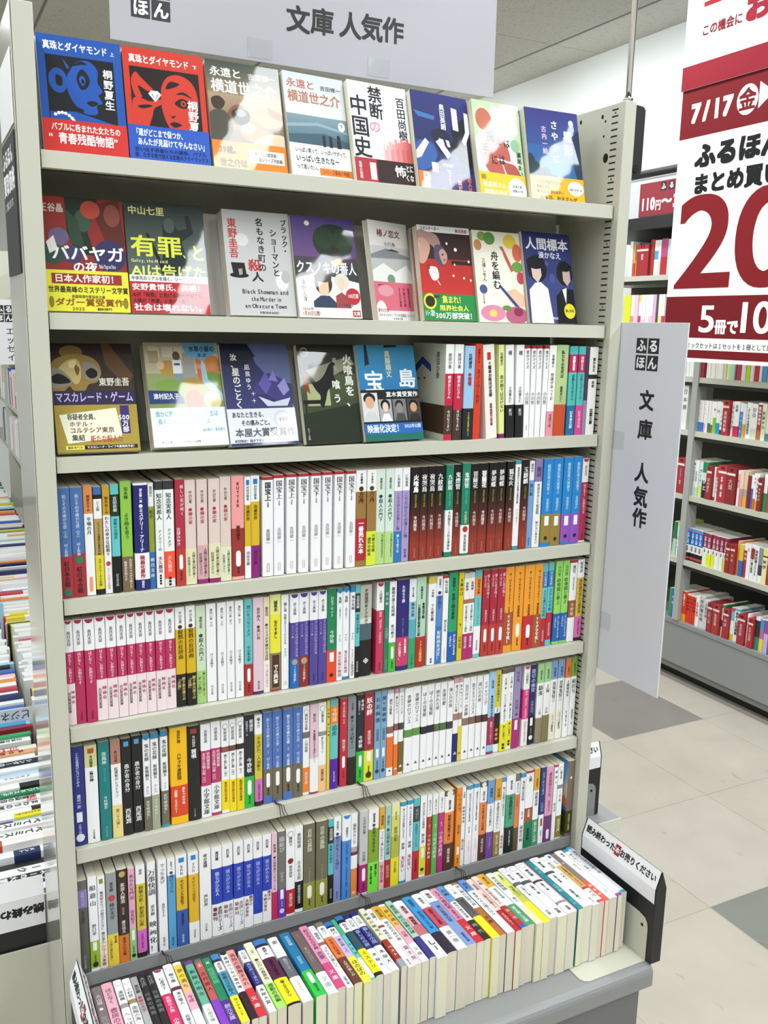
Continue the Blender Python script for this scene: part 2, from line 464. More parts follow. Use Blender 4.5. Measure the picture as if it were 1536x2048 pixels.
def face_book(name, w, h, t, colr, art, loc, lean, turn, page=None):
    """front cover towards -y, leaning back on its lower back edge"""
    root = empty(name, loc, (0, 0, math.radians(turn)))
    body = Matrix.Translation((0, t, 0)) @ Matrix.Rotation(-math.radians(lean), 4, 'X') @ Matrix.Translation((0, -t, 0))
    cov = MB(); ob = MB(); e = .0006
    cov.box(0, 0, 0, w, e, h, colr); cov.box(0, t-e, 0, w, t, h, colr); cov.box(w-e, e, 0, w, t-e, h, colr)
    st = {}
    def mb_of(i, v=None, col=None):
        if v is not None:
            st['obi'] = (v, col); z = h*(1-v); g = .0003
            ob.box(-g, -g, 0, w+g, -.00005, z, col); ob.box(w+.00005, -.00005, 0, w+g, t+g, z, col); ob.box(-g, t+.00005, 0, w+g, t+g, z, col)
            return None
        return ob if i else cov
    if art: art_ops(mb_of, art, w, h, lambda i: .00045 if i else .00003)
    parts = [cov.build('cover', M_FILM, root)]
    pg = MB(); pg.box(.0008, e+.0002, .0005, w-e-.0002, t-e-.0002, h-.0005, page or 'e2dcc6'); parts.append(pg.build('page_block', M_PAGE, root))
    if 'obi' in st: parts.append(ob.build('paper_band', M_FILM, root))
    for p in parts: p.matrix_local = body
    return root

# ---------------------------------------------------------------- book data: place and thickness in tenths of a millimetre, height in mm, printed bands, lettering
BOOKS = {}
BOOKS[3] = [
 (5804, 148, 150, 'f0f0ee .3 c42848 .63 *4a3426 .93 c42848 1', '原田ひ香 .09 .25 333;喫茶おじさん .32 .56 fff;今日もうまい .68 .9 eee', {'left': 'd4d8c4', 'sideart': 'R 0 .63 1 .93 4a3426;R 0 .93 1 1 c9ccb8;E .3 .4 .26 .2 e4dcc8;P 3848a0 .05,.26 .3,.14 .56,.22 .58,.3 .3,.22 .06,.34;E .2 .38 .03 .012 333;E .38 .37 .03 .012 333;V 原田ひ香 .66 .08 .9 .36 3c4048;V もうまい。 .72 .66 .86 .9 e8e0d8;V コーヒーは .5 .66 .64 .9 e8e0d8;V いらないが、 .28 .66 .42 .9 e8e0d8;V 人生は .08 .66 .2 .84 e8e0d8'}),
 (5978, 158, 150, 'f0f0ee .3 c42848 .68 *4a3426 1', '原田ひ香 .09 .25 333;喫茶おじさん .32 .56 fff;今日もうまい .68 .9 eee', None),
 (6154, 182, 148, '9cc4e4 .66 *20242c 1', '辻村深月 .08 .24 223;●傲慢 .28 .42 b03050;その時の直感に従って .7 .96 a8b030', None),
 (6347, 122, 151, 'd84028 1', '東野ひとみ .05 .2 501010;スノーワールド .26 .62 5a1414', None),
 (6612, 206, 150, 'eeeae2 1', '中山七里 .18 .3 333;短いお話ほぼ全部 .22 .55 222;驚愕連続作品収録 .62 .86 902838', {'lean': 5, 'tag': 'c03030'}),
 (6857, 99, 150, 'e4e69a .95 7a2468 1', '岩崎愛方 .08 .22 333;君の顔では泣けない .32 .72 222', {'lean': 3}),
 (6996, 151, 150, 'f0f0f0 .64 *1a1a1a 1', '槿 .06 .11 222;小田雅久仁 .44 .62 333;新刊 .68 .76 ddd', {'lean': 3}),
 (7174, 149, 150, 'f0f0f0 .64 *1a1a1a 1', '槿 .06 .11 222;小田雅久仁 .44 .62 333;新刊 .68 .76 ddd', {'lean': 2}),
 (7335, 101, 149, '9a2030 .03 f2f2f2 1', '君のクイズ .05 .25 222;小川哲 .5 .64 555;▯ .85 .92 888', {'lean': 2}),
 (7449, 90, 149, '9a2030 .03 f2f2f2 1', '君のクイズ .05 .25 222;小川哲 .5 .64 555', {'lean': 1}),
 (7559, 103, 149, '9a2030 .03 f2f2f2 1', '君のクイズ .05 .25 222;小川哲 .5 .64 555', {'lean': 1}),
 (7682, 95, 149, '9a2030 .03 f2f2f2 1', '君のクイズ .05 .25 222;小川哲 .5 .64 555', None),
 (7790, 141, 150, 'f2f0ee .72 e89aa8 1', '青柳碧人 .1 .24 333;怪談があってお .3 .6 444;双葉文庫 .75 .9 a03050', None),
 (7940, 236, 151, 'a8c890 .1 b4c88c .65 c85028 1', '私たちの世代は .06 .36 2a4030;瀬尾まいこ .45 .62 344', None),
 (8205, 163, 149, '4ab0b0 .09 b02858 .29 58bcb8 .66 2070a0 1', '東野圭吾 .11 .27 fff;白鳥とコウモリ上 .31 .6 205058;幻冬舎文庫 .72 .92 def', None),
 (8389, 144, 149, '4ab0b0 .09 b02858 .29 58bcb8 .66 d84890 1', '東野圭吾 .11 .27 fff;白鳥とコウモリ下 .31 .6 205058;幻冬舎文庫 .72 .92 fde', None),
 (8542, 72, 147, '483850 .6 9a86a8 1', '', None),
 (8622, 174, 148, 'ecece8 .31 222 .36 ecece8 1', '湊かなえ .12 .28 333;未来 .38 .46 333;双葉文庫 .7 .88 222', None),
]
BOOKS[4] = [
 (-1, 149, 149, '4a70aa .62 *a83038 1', '街とその不確かな壁（上） .06 .47 cfdcf0;村上春樹 .5 .62 cfdcf0;紅白本合戦 .66 .9 1c1c1c', {'dot': (0.95, '2a7a58')}),
 (156, 157, 149, '4a70aa .6 *a83038 1', '街とその不確かな壁（下） .06 .47 cfdcf0;村上春樹 .5 .62 cfdcf0;紅白本合戦 .72 .97 1c1c1c', {'dot': (0.66, '2a7a58')}),
 (322, 114, 150, 'd8884c .25 f0f0f0 1', '朝倉かすみ .08 .23 402010;平場の月 .28 .44 222', {'pill': (0.84, 0.95, 'e8a070')}),
 (448, 103, 148, '3a6cb0 .07 1c1c24 .11 f0f0f0 .29 b49858 .63 *dcd030 .95 1a1a1a 1', '三上延 .13 .22 222;ビブリア古書堂の事件手帖 .32 .63 2c2010;メディアワークス文庫 .66 .92 333', None),
 (566, 94, 149, 'c89a2c .27 f4eeee 1', '顎木あくみ .1 .26 4a3010;わたしの幸せな結婚十 .28 .65 222;わたしの幸せな結婚 .76 .96 c88898', {'dot': (0.72, 'c04050')}),
 (669, 107, 150, '60c0c0 .09 1c3428 .29 62c4c8 .66 *161616 1', '百田尚樹 .11 .25 e8e8e8;禁断の中国史 .31 .5 14505a;幻冬舎文庫 .82 .94 ccc', None),
 (800, 146, 153, '90c44c .68 *7a6448 1', '宮本輝 .05 .16 2a4a10;よき時を思う .28 .52 2a4a10;おばあちゃんから届いた .7 .97 eee R;晩餐会の知らせ .72 .9 eee L', None),
 (972, 190, 150, 'f0f0f0 .02 22266c .65 *f0f0f0 .9 22266c 1', '深水黎一郎 .05 .18 e8e8f4;●ミステリー・アリーナ .19 .64 e8e8f4;映画化原作 .67 .89 b02030;講談社 .91 .98 dde', None),
 (1171, 75, 149, 'eaeae6 .22 8c9c30 .65 2c6cac 1', '塩田武士 .03 .13 333;起点 .25 .33 3c4810;朝日文庫 .7 .9 d8e8f8', None),
 (1262, 103, 151, '33383a .08 eef0ee 1', '知念実希人 .11 .36 1c2c24;アノマリーの .45 .65 3a5a48;天久鷹央 .7 .86 803040;■■■■ .87 .97 222', None),
 (1374, 143, 151, '33383a .08 eef0ee .66 *f0503c .92 e8e0e0 1', '知念実希人 .11 .36 1c2c24;ナイトメア .44 .62 3a5a48;天久鷹央 .7 .86 fbe0d8;■■■ .9 .99 222', None),
 (1542, 125, 152, 'b03048 .65 *b83c30 1', '新しい花が咲く .05 .34 f4dce0 R;宮部みゆき .45 .62 f4dce0 L;新潮文庫 .86 .95 5c1010', {'pill': (0.72, 0.83, 'f4f4f4')}),
 (1677, 150, 150, 'e0ccc4 .65 *e2deb8 1', '中山七里 .1 .22 333;●棘の家 .26 .42 b02850;人間の裏の顔を暴く .68 .94 444 R;社会派ミステリ .73 .92 444 L', None),
 (1844, 149, 150, 'e0ccc4 .63 *d8a8ac .96 9a2070 1', '中山七里 .1 .22 333;●棘の家 .26 .42 b02850;人間の裏の顔を暴く .66 .94 444 R;社会派ミステリ .7 .92 444 L', None),
 (2011, 160, 150, 'e0ccc4 .62 *e2deb8 .96 9a2070 1', '中山七里 .1 .22 333;●棘の家 .26 .42 b02850;人間の裏の顔を暴く .65 .94 444 R;社会派ミステリ .7 .92 444 L', None),
 (2180, 153, 152, 'dcccc2 .67 *e0e2c0 1', '中山七里 .1 .22 333;●棘の家 .26 .42 b02850;人間の裏の顔を暴く .7 .94 444 R;社会派ミステリ .74 .92 444 L', None),
 (2346, 181, 152, 'f0a0a0 .5 9c3432 .97 f0b0ac 1', 'BUTTER .05 .3 7a2c2c;柚木麻子 .47 .62 3c1010;新潮文庫 .87 .94 5c1010', {'pill': (0.74, 0.85, 'f4f4f4')}),
 (2539, 90, 150, 'eef0f0 .27 d8b428 .68 eef0f0 1', '村田沙耶香 .09 .23 24444c;消滅世界 .28 .43 3c3408;河出文庫 .73 .87 333', {'tagb': '2c74b0'}),
 (2638, 126, 151, 'eef0f0 .25 d8b428 .68 8c1e78 1', '村田沙耶香 .09 .23 24444c;消滅世界 .28 .43 3c3408;河出文庫 .73 .87 3a1030', {'tagb': '2c74b0'}),
 (2808, 163, 148, 'b02c38 .03 f2f2f4 1', '国宝上 .05 .24 333;青春篇 .25 .3 555;吉田修一 .52 .68 888;▯ .85 .95 d0a0a8', None),
 (2983, 154, 150, 'b02c38 .03 f2f2f4 1', '国宝上 .05 .24 333;青春篇 .25 .3 555;吉田修一 .52 .68 888;▯ .85 .95 d0a0a8', None),
 (3186, 150, 150, 'b02c38 .03 f2f2f4 1', '国宝上 .05 .24 333;青春篇 .25 .3 555;吉田修一 .52 .68 888;▯ .85 .95 d0a0a8', None),
 (3374, 155, 150, 'b02c38 .03 f2f2f4 1', '国宝下 .05 .24 333;花道篇 .25 .3 555;吉田修一 .52 .68 888;▯ .85 .95 d0a0a8', None),
 (3573, 154, 150, 'b02c38 .03 f2f2f4 1', '国宝下 .05 .24 333;花道篇 .25 .3 555;吉田修一 .52 .68 888;▯ .85 .95 d0a0a8', None),
 (3762, 151, 150, 'b02c38 .03 f2f2f4 1', '国宝下 .05 .24 333;花道篇 .25 .3 555;吉田修一 .52 .68 888;▯ .85 .95 d0a0a8', None),
 (3956, 149, 150, 'b02c38 .03 f2f2f4 1', '国宝下 .05 .24 333;花道篇 .25 .3 555;吉田修一 .52 .68 888;▯ .85 .95 d0a0a8', None),
 (4147, 151, 150, 'b02c38 .03 f2f2f4 1', '国宝下 .05 .24 333;花道篇 .25 .3 555;吉田修一 .52 .68 888;▯ .85 .95 d0a0a8', None),
 (4308, 170, 150, 'f0f0f0 .22 9a7440 .5 *b02434 .94 9a7440 1', '夕木春央 .03 .14 333;●方舟 .16 .34 4a3414;一番売れた本 .52 .87 fff', None),
 (4491, 157, 150, 'f0f0f0 .22 9a7440 .64 *d4e438 1', '夕木春央 .03 .14 333;●方舟 .16 .34 4a3414;巧緻な伏線 .67 .86 333 R;慮外の結末 .7 .9 333 L', None),
 (4657, 149, 150, 'd4e4d8 .66 *b4d488 1', '東野圭吾 .09 .21 333;●殺人の門下 .26 .55 2c4050;なぜ彼はまだ生きて .68 .94 4a6030 R', None),
 (4815, 145, 150, 'd4e4d8 .66 *b4d488 1', '東野圭吾 .09 .21 333;●殺人の門下 .26 .55 2c4050;なぜ彼はまだ生きて .68 .94 4a6030 R', None),
 (4971, 133, 150, 'f0f0f4 .24 a898c8 .67 *3074b8 1', '仁科裕貴 .07 .2 444;こちらはただの落とし物 .26 .66 5a4c80;無しで恋うな .7 .9 fff', None),
 (5113, 124, 150, 'f0f0f4 .24 a898c8 1', '仁科裕貴 .07 .2 444;こちらはただの落とし物 .26 .75 5a4c80;◎文庫 .86 .96 4a4078', None),
 (5253, 164, 150, 'GR', '火喰鳥', None),
 (5426, 130, 150, 'GR', '夜哭烏', None),
 (5566, 134, 150, 'GR', '夜哭烏', None),
 (5709, 147, 150, 'GR', '九紋龍', None),
 (5902, 135, 150, '248064 .49 *f0f0f0 .95 248064 1', '九紋龍 .1 .27 fff;羽州ぼろ鳶組 .29 .44 60c09c;今村翔吾アニメ化＆漫画化 .5 .93 444', None),
 (6047, 138, 150, 'GR', '鬼煙管', None),
 (6194, 149, 152, '248064 .67 *f2f0f0 .98 248064 1', '鬼煙管 .1 .27 fff;羽州ぼろ鳶組 .29 .44 60c09c;今村翔吾 .52 .65 e0e0c0;直木賞受賞 .77 .96 333', {'dot': (0.715, 'b03030')}),
 (6356, 154, 150, 'GR', '菩薩花', None),
 (6523, 167, 150, 'GR', '菩薩花', None),
 (6708, 157, 150, 'GR', '夢胡蝶', None),
 (6878, 154, 150, 'GR', '夢胡蝶', None),
 (7063, 148, 150, 'GR', '狐花火', None),
 (7220, 112, 151, '3c98a8 .04 f0f0f0 .96 3c98a8 1', '最低追放の少女は能神の最愛花嫁 .07 .48 333;ファンタジー .54 .72 b04050', None),
 (7343, 160, 152, 'GR', '玉麒麟', None),
 (7514, 100, 149, 'f0f0f4 .22 78a0d4 1', '葉真中 .03 .13 333;黒い絵 .26 .4 1c3c6c;講談社文庫 .88 .97 223c70', None),
 (7623, 144, 151, '8c78ac .25 f0f0f0 1', '藤岡 .08 .2 4c3c6c;世田谷みどり助産院 .27 .62 333;明けない夜はない .7 .96 333', None),
 (7795, 202, 151, '2484cc .63 *988038 .96 2484cc 1', '極楽征夷大将軍上 .06 .4 a8d4f0;垣根涼介 .45 .6 a8d4f0;◉ .88 .93 2c2408', {'lab': (0.65, 0.76, 'f4f4f4')}),
 (8007, 195, 151, '2484cc .63 *988038 1', '極楽征夷大将軍上 .06 .4 a8d4f0;垣根涼介 .45 .6 a8d4f0;◉ .9 .95 2c2408', {'lab': (0.66, 0.77, 'f4f4f4')}),
 (8217, 198, 152, '2484cc .65 *9454bc .97 2484cc 1', '極楽征夷大将軍下 .06 .4 a8d4f0;垣根涼介 .45 .6 a8d4f0;◉ .88 .93 241430', {'lab': (0.67, 0.78, 'f4f4f4')}),
 (8424, 186, 152, '2484cc .65 *9454bc 1', '極楽征夷大将軍下 .06 .4 a8d4f0;垣根涼介 .45 .6 a8d4f0;◉ .88 .93 241430', {'lab': (0.67, 0.78, 'f4f4f4')}),
 (8624, 136, 148, 'ece8e4 .28 b02c4c .98 f0e8e4 1', '長月天音 .08 .2 444;ほどなく、お別れです .3 .66 f8e0e4;小学館文庫 .88 .98 4c1020', {'semi': 'b02c4c'}),
]
BOOKS[5] = [
 (-5, 108, 150, 'f2f2f4 .3 b82a5c .6 *f0dce0 1', '長月天音 .1 .24 444;ほどなく、お別れです .31 .59 fbe4ea;映画化 .66 .8 a82848 R;浜辺美波目黒蓮 .68 .88 333 L', {'semi': 'a02850'}),
 (112, 126, 150, 'f2f2f4 .3 b82a5c 1', '長月天音 .1 .24 444;ほどなく、お別れです .31 .62 fbe4ea;小学館文庫 .88 .97 4c1020', {'semi': 'a02850'}),
 (247, 137, 150, 'f2f2f4 .3 b82a5c 1', '長月天音 .1 .24 444;ほどなく、お別れです .31 .62 fbe4ea;小学館文庫 .88 .97 4c1020', {'semi': 'a02850'}),
 (393, 136, 150, 'f2f2f4 .3 b82a5c .6 *f0dce0 1', '長月天音 .1 .24 444;ほどなく、お別れです .31 .59 fbe4ea;映画化 .66 .8 a82848 R;浜辺美波目黒蓮 .68 .88 333 L', {'semi': 'a02850'}),
 (538, 134, 150, 'f2f2f4 .3 b82a5c .6 *f0dce0 1', '長月天音 .1 .24 444;ほどなく、お別れです .31 .59 fbe4ea;映画化 .66 .8 a82848 R;浜辺美波目黒蓮 .68 .88 333 L', {'semi': 'a02850'}),
 (684, 123, 150, 'f2f2f4 .3 b82a5c .6 *f0dce0 1', '長月天音 .1 .24 444;ほどなく、お別れです .31 .59 fbe4ea;映画化 .66 .8 a82848 R;浜辺美波目黒蓮 .68 .88 333 L', {'semi': 'a02850'}),
 (819, 116, 150, 'f2f2f4 .3 b82a5c .6 *f0dce0 1', '長月天音 .1 .24 444;ほどなく、お別れです .31 .59 fbe4ea;映画化 .66 .8 a82848 R;浜辺美波目黒蓮 .68 .88 333 L', {'semi': 'a02850'}),
 (944, 126, 150, 'f2f2f4 .3 b82a5c .6 *f0dce0 1', '長月天音 .1 .24 444;ほどなく、お別れです .31 .59 fbe4ea;映画化 .66 .8 a82848 R;浜辺美波目黒蓮 .68 .88 333 L', {'semi': 'a02850'}),
 (1079, 124, 150, 'f2f2f4 .3 b82a5c .6 *f0dce0 1', '長月天音 .1 .24 444;ほどなく、お別れです .31 .59 fbe4ea;映画化 .66 .8 a82848 R;浜辺美波目黒蓮 .68 .88 333 L', {'semi': 'a02850'}),
 (1216, 132, 150, 'f2f2f4 .3 b82a5c .6 *f0dce0 1', '長月天音 .1 .24 444;ほどなく、お別れです .31 .59 fbe4ea;映画化 .66 .8 a82848 R;浜辺美波目黒蓮 .68 .88 333 L', {'semi': 'a02850'}),
 (1356, 133, 150, 'f2f2f4 .3 b82a5c .6 *f0dce0 1', '長月天音 .1 .24 444;ほどなく、お別れです .31 .59 fbe4ea;映画化 .66 .8 a82848 R;浜辺美波目黒蓮 .68 .88 333 L', {'semi': 'a02850'}),
 (1502, 136, 150, 'f0f0f0 .22 d8b018 .67 *1c1a18 1', '中山七里 .04 .16 333;●殺戮の狂詩曲 .17 .52 3c2c08;御子柴弁護士の .7 .94 e0c880 R;「正義」 .7 .84 e0c880 L', None),
 (1652, 132, 151, 'f0f0f0 .22 d8b018 .67 *1c1a18 1', '中山七里 .04 .16 333;●殺戮の狂詩曲 .17 .52 3c2c08;御子柴弁護士の .7 .94 e0c880 R;「正義」 .7 .84 e0c880 L', None),
 (1799, 137, 149, 'ccdcc0 .66 *a4cc78 1', '東野圭吾 .11 .23 333;●殺人の門上 .28 .56 2c4048;壊したいほど愛して .68 .93 4a6030 R;ずっと憎い .72 .9 4a6030 L', None),
 (1950, 143, 150, 'f0f0f2 1', '黄色い家（上） .05 .25 555;川上未映子 .5 .65 666;中公文庫 .83 .93 777', None),
 (2113, 128, 150, 'f0f0f2 1', '黄色い家（上） .05 .25 555;川上未映子 .5 .65 666;中公文庫 .83 .93 777', None),
 (2255, 114, 150, 'f0f0f2 1', '黄色い家（下） .05 .25 555;川上未映子 .5 .65 666;中公文庫 .83 .93 777', None),
 (2380, 123, 150, 'f0f0f2 1', '黄色い家（下） .05 .25 555;川上未映子 .5 .65 666;中公文庫 .83 .93 777', None),
 (2521, 122, 150, '68bcc0 .67 *ac2c30 1', '想いをつなぐメス .06 .38 2c6c70;中山祐次郎 .48 .64 1c4c50;新潮文庫 .88 .96 4c1010', {'pill': (0.73, 0.84, 'f4f4f4')}),
 (2654, 157, 151, 'e0c4d0 .97 4c2c64 1', '染井為人 .1 .24 333;●黒い糸 .28 .43 3c2c40;角川文庫 .86 .95 333', None),
 (2820, 91, 150, 'e4d8b8 .66 *f2e8e4 1', '重見司 .1 .2 333;●テミスの不確かな法廷 .27 .66 3c3830;リーガルミステリ .7 .95 b05040', None),
 (2923, 165, 152, 'e4e490 .2 e8e238 .6 *8c7a64 .98 b03428 1', '越尾圭 .06 .17 3c3c10;なりすまし .26 .45 44400c;でら興奮 .72 .92 f4ece0', {'box': (0.62, 0.96, '4a2c24')}),
 (3104, 115, 150, 'f0f0f0 1', '猫と竜 .08 .18 333;冒険王子とぐうたら少女 .2 .52 555;アマラ .56 .65 666', {'lab': (0.91, 0.96, 'd8d8d8')}),
 (3238, 138, 150, 'ecedf0 .3 504494 .68 *1c68b4 1', '井上真偽 .09 .22 444;ぎんなみ商店街の事件簿 .31 .67 b4a8dc R;Sister編 .33 .46 d8d0ee L;30万部突破！ .76 .95 f0f4fc', {'semi': '443c84', 'dot': (0.72, 'b49c78')}),
 (3386, 155, 150, 'ecedf0 .3 504494 .67 *8c2c28 1', '井上真偽 .09 .22 444;ぎんなみ商店街の事件簿 .31 .66 b4a8dc R;Brother編 .33 .46 d8d0ee L;30万部突破！ .76 .95 f8ecd8', {'semi': '443c84', 'dot': (0.72, 'b49c78')}),
 (3555, 135, 150, 'ecedf0 .3 504494 1', '井上真偽 .09 .22 444;ぎんなみ商店街の事件簿 .31 .67 b4a8dc R;Sister編 .33 .46 d8d0ee L;小学館文庫 .87 .96 241c50', {'semi': '443c84'}),
 (3700, 136, 150, 'ecedf0 .3 504494 1', '井上真偽 .09 .22 444;ぎんなみ商店街の事件簿 .31 .67 b4a8dc R;Brother編 .33 .46 d8d0ee L;小学館文庫 .87 .96 241c50', {'semi': '443c84'}),
 (3846, 154, 151, '188050 .66 *e44c2c 1', '台北アセット .08 .3 cce8d4;今野敏 .44 .58 cce8d4;◉ .9 .95 4c1008', {'lab': (0.68, 0.78, 'f4f4f4')}),
 (4011, 94, 150, '3484b4 .04 eef0f4 1', '鬼姫 .09 .16 333;～運命の契り～ .2 .34 667;クレハ .5 .58 444;鬼の花嫁の物語 .68 .96 b03c50', {'mt': '3484b4'}),
 (4117, 103, 150, '3484b4 .04 eef0f4 .97 3484b4 1', '鬼姫 .09 .16 333;～運命の契り～ .2 .34 667;クレハ .5 .58 444;鬼の花嫁の物語 .68 .93 b03c50', {'mt': '3484b4'}),
 (4240, 76, 152, '3484b4 .07 eef0f4 1', '鬼の花嫁 .1 .26 333;クレハ .5 .58 444;TVアニメ放送決定 .68 .97 802838', {'mt': '3484b4'}),
 (4325, 77, 152, '60bcc0 .09 1c2824 .29 62c0c4 .66 *141414 1', '百田尚樹 .11 .25 e8e8e8;禁断の中国史 .31 .52 14505a;幻冬舎文庫 .82 .94 ccc', None),
 (4413, 199, 150, 'b8b8ac .36 d8d8d0 .42 486068 .6 181818 1', '平岡陽明●イクサガミ .04 .45 606058;◈ .8 .86 ddd', None),
 (4698, 131, 151, 'f0f0f0 .3 c43458 1', '上田健次 .08 .22 444;銀座「四宝堂」文房具店 .31 .66 f4ccd4;小学館文庫 .87 .96 5c1020', {'semi': 'b82c50'}),
 (4838, 75, 151, '2c7c60 1', '恋大蛇 .1 .26 d0e8dc;今村翔吾 .5 .62 a0ccb8;祥伝社文庫 .85 .96 88b8a0', None),
 (4921, 123, 151, 'f0f0f2 .67 *44b43c 1', '離婚弁護士松岡紬 .06 .38 444;新川帆立 .47 .62 444;新潮文庫 .88 .96 143c10', {'pill': (0.73, 0.84, 'f4f4f4')}),
 (5060, 207, 152, '2c2470 .63 *c83c6c .95 2c2470 1', 'ためらう唇 .06 .25 e0d8f0;サンドラ・ブラウン .42 .62 8c84bc;女王の真骨頂、 .65 .84 fff R;ここにあり。 .68 .88 fff L', None),
 (5283, 126, 151, 'e4eaee .25 94c4d4 .45 58a8bc .66 30a068 1', '佐々木譲 .09 .2 333;樹林の罠 .26 .42 1c3c48;ハルキ文庫 .85 .96 145034', None),
 (5421, 170, 152, 'b4d4b8 .66 *b02c24 1', '宮部みゆき .1 .24 234;●青瓜不動 .28 .46 234 R;三島屋変調百物語九之続 .3 .65 345 L;300万部突破 .7 .94 e8c868', None),
 (5638, 143, 151, 'd0c058 .08 f0f0f0 1', '今野敏 .14 .23 444;マル暴甘糟 .3 .5 333;■■ .92 .98 2458a0', None),
 (5796, 106, 150, 'f0f0f2 .22 5888c8 .57 *3c78bc 1', '真藤順丈 .03 .13 333;●宝島下 .16 .38 1c3c70;祝映画化決定！ .62 .96 eef4ff', None),
 (5914, 97, 150, 'b83844 .03 f0f0f0 1', '私の盲端 .05 .2 333;朝比奈秋 .5 .64 777', {'pill': (0.84, 0.95, 'f0d8d8')}),
 (6025, 164, 153, '249c6c .66 *1c5cac 1', '高瀬隼人 .05 .2 124a34;●星と橋の季節 .22 .52 124a34;手に汗にぎる本 .69 .93 cfe0f8 R;よまにゃ .7 .83 cfe0f8 L', None),
 (6208, 91, 152, 'dcc41c 1', '８番出口 .06 .26 222;↑ .56 .62 222;川村元気 .72 .86 333', None),
 (6308, 100, 150, 'c8c8c8 .06 eceaea .3 a87060 .35 f0f0f0 .7 b02470 1', '森崎緩 .1 .2 333;名古屋お嬢れノン通信 .37 .68 444;双葉文庫 .73 .87 fce4f0', None),
 (6416, 100, 150, 'c8c8c8 .06 eceaea .3 a87060 .35 f0f0f0 .7 b02470 1', '森崎緩 .1 .2 333;名古屋お嬢れノン通信 .37 .68 444;双葉文庫 .73 .87 fce4f0', None),
 (6533, 133, 152, '64b4b8 .08 e08c3c .29 6cc4c8 .64 f0f0f0 .96 6cc4c8 1', '伊坂幸太郎 .1 .27 5c2c10;マイクロスパイ・アンサンブル .31 .62 205860;幻冬舎文庫 .8 .92 444', None),
 (6686, 138, 151, 'a82838 .64 *bc3c38 1', '新しい花が咲く .05 .33 f4d4d8 R;ぽんぽん彩句 .06 .2 f4c4c8 L;宮部みゆき .46 .6 f4d4d8;新潮文庫 .86 .95 5c1010', {'pill': (0.7, 0.82, 'f4f4f4')}),
 (6834, 137, 151, 'a82838 .64 *bc3c38 1', '新しい花が咲く .05 .33 f4d4d8 R;ぽんぽん彩句 .06 .2 f4c4c8 L;宮部みゆき .46 .6 f4d4d8;新潮文庫 .86 .95 5c1010', {'pill': (0.7, 0.82, 'f4f4f4')}),
 (6981, 151, 151, 'a82838 .64 *bc3c38 1', '新しい花が咲く .05 .33 f4d4d8 R;ぽんぽん彩句 .06 .2 f4c4c8 L;宮部みゆき .46 .6 f4d4d8;新潮文庫 .86 .95 5c1010', {'pill': (0.7, 0.82, 'f4f4f4')}),
 (7144, 170, 151, 'f0a030 .53 *a85430 .92 f0a030 1', 'ザ・ロイヤルファミリー .07 .44 6c3c08;早見和真 .46 .53 6c3c08;TVドラマ化！ .56 .9 fff', None),
 (7330, 189, 151, 'f0a030 1', 'ザ・ロイヤルファミリー .07 .44 6c3c08;早見和真 .46 .6 6c3c08;新潮文庫 .85 .94 6c3c08', {'pill': (0.7, 0.81, 'f6f0e4')}),
 (7531, 202, 151, 'f0a030 .6 *c42c30 1', 'ザ・ロイヤルファミリー .07 .44 6c3c08;早見和真 .46 .6 6c3c08;新潮文庫 .86 .95 5c1010', {'pill': (0.73, 0.84, 'f4f4f4')}),
 (7742, 164, 151, 'f0a030 .6 *a85430 1', 'ザ・ロイヤルファミリー .07 .44 6c3c08;早見和真 .46 .6 6c3c08;TVドラマ化！ .63 .95 fff', None),
 (7914, 106, 150, '64b4bc .1 3478b8 .29 6cc4c8 .66 *b82c3c 1', '中山祐次郎 .11 .27 cfe4f4;メスを置け外科医 .31 .64 205860;幻冬舎文庫 .8 .94 f0c8cc', None),
 (8029, 112, 151, '64b4bc .1 3478b8 .29 6cc4c8 .6 *b82c3c .93 6cc4c8 1', '中山祐次郎 .11 .27 cfe4f4;父からの手紙 .31 .58 205860;幻冬舎文庫 .72 .88 f0c8cc', None),
 (8188, 146, 151, '98d868 .63 *2464b0 .97 98d868 1', '小川哲 .05 .18 2c5c18;◎地図と拳上 .2 .52 2c5c18;手に汗にぎる本 .66 .93 cfe0f8 R;よまにゃ .67 .8 cfe0f8 L', None),
 (8345, 141, 151, '98d868 .63 *2464b0 .97 98d868 1', '小川哲 .05 .18 2c5c18;◎地図と拳上 .2 .52 2c5c18;手に汗にぎる本 .66 .93 cfe0f8 R;よまにゃ .67 .8 cfe0f8 L', None),
 (8503, 151, 150, 'b03038 .03 f2f2f2 .49 94583c .7 f2f2f2 1', '連写 .06 .16 555;特殊公安事件班 .2 .36 777;今野敏 .52 .68 e8d0c4', None),
 (8664, 146, 150, 'f0f0f2 .22 d0b448 .7 *d070b0 .96 2a1a24 1', '牧秀彦 .03 .16 444;南町番外同心七最終巻 .24 .66 5c4a10;二見時代小説文庫 .72 .92 6c2458', None),
]
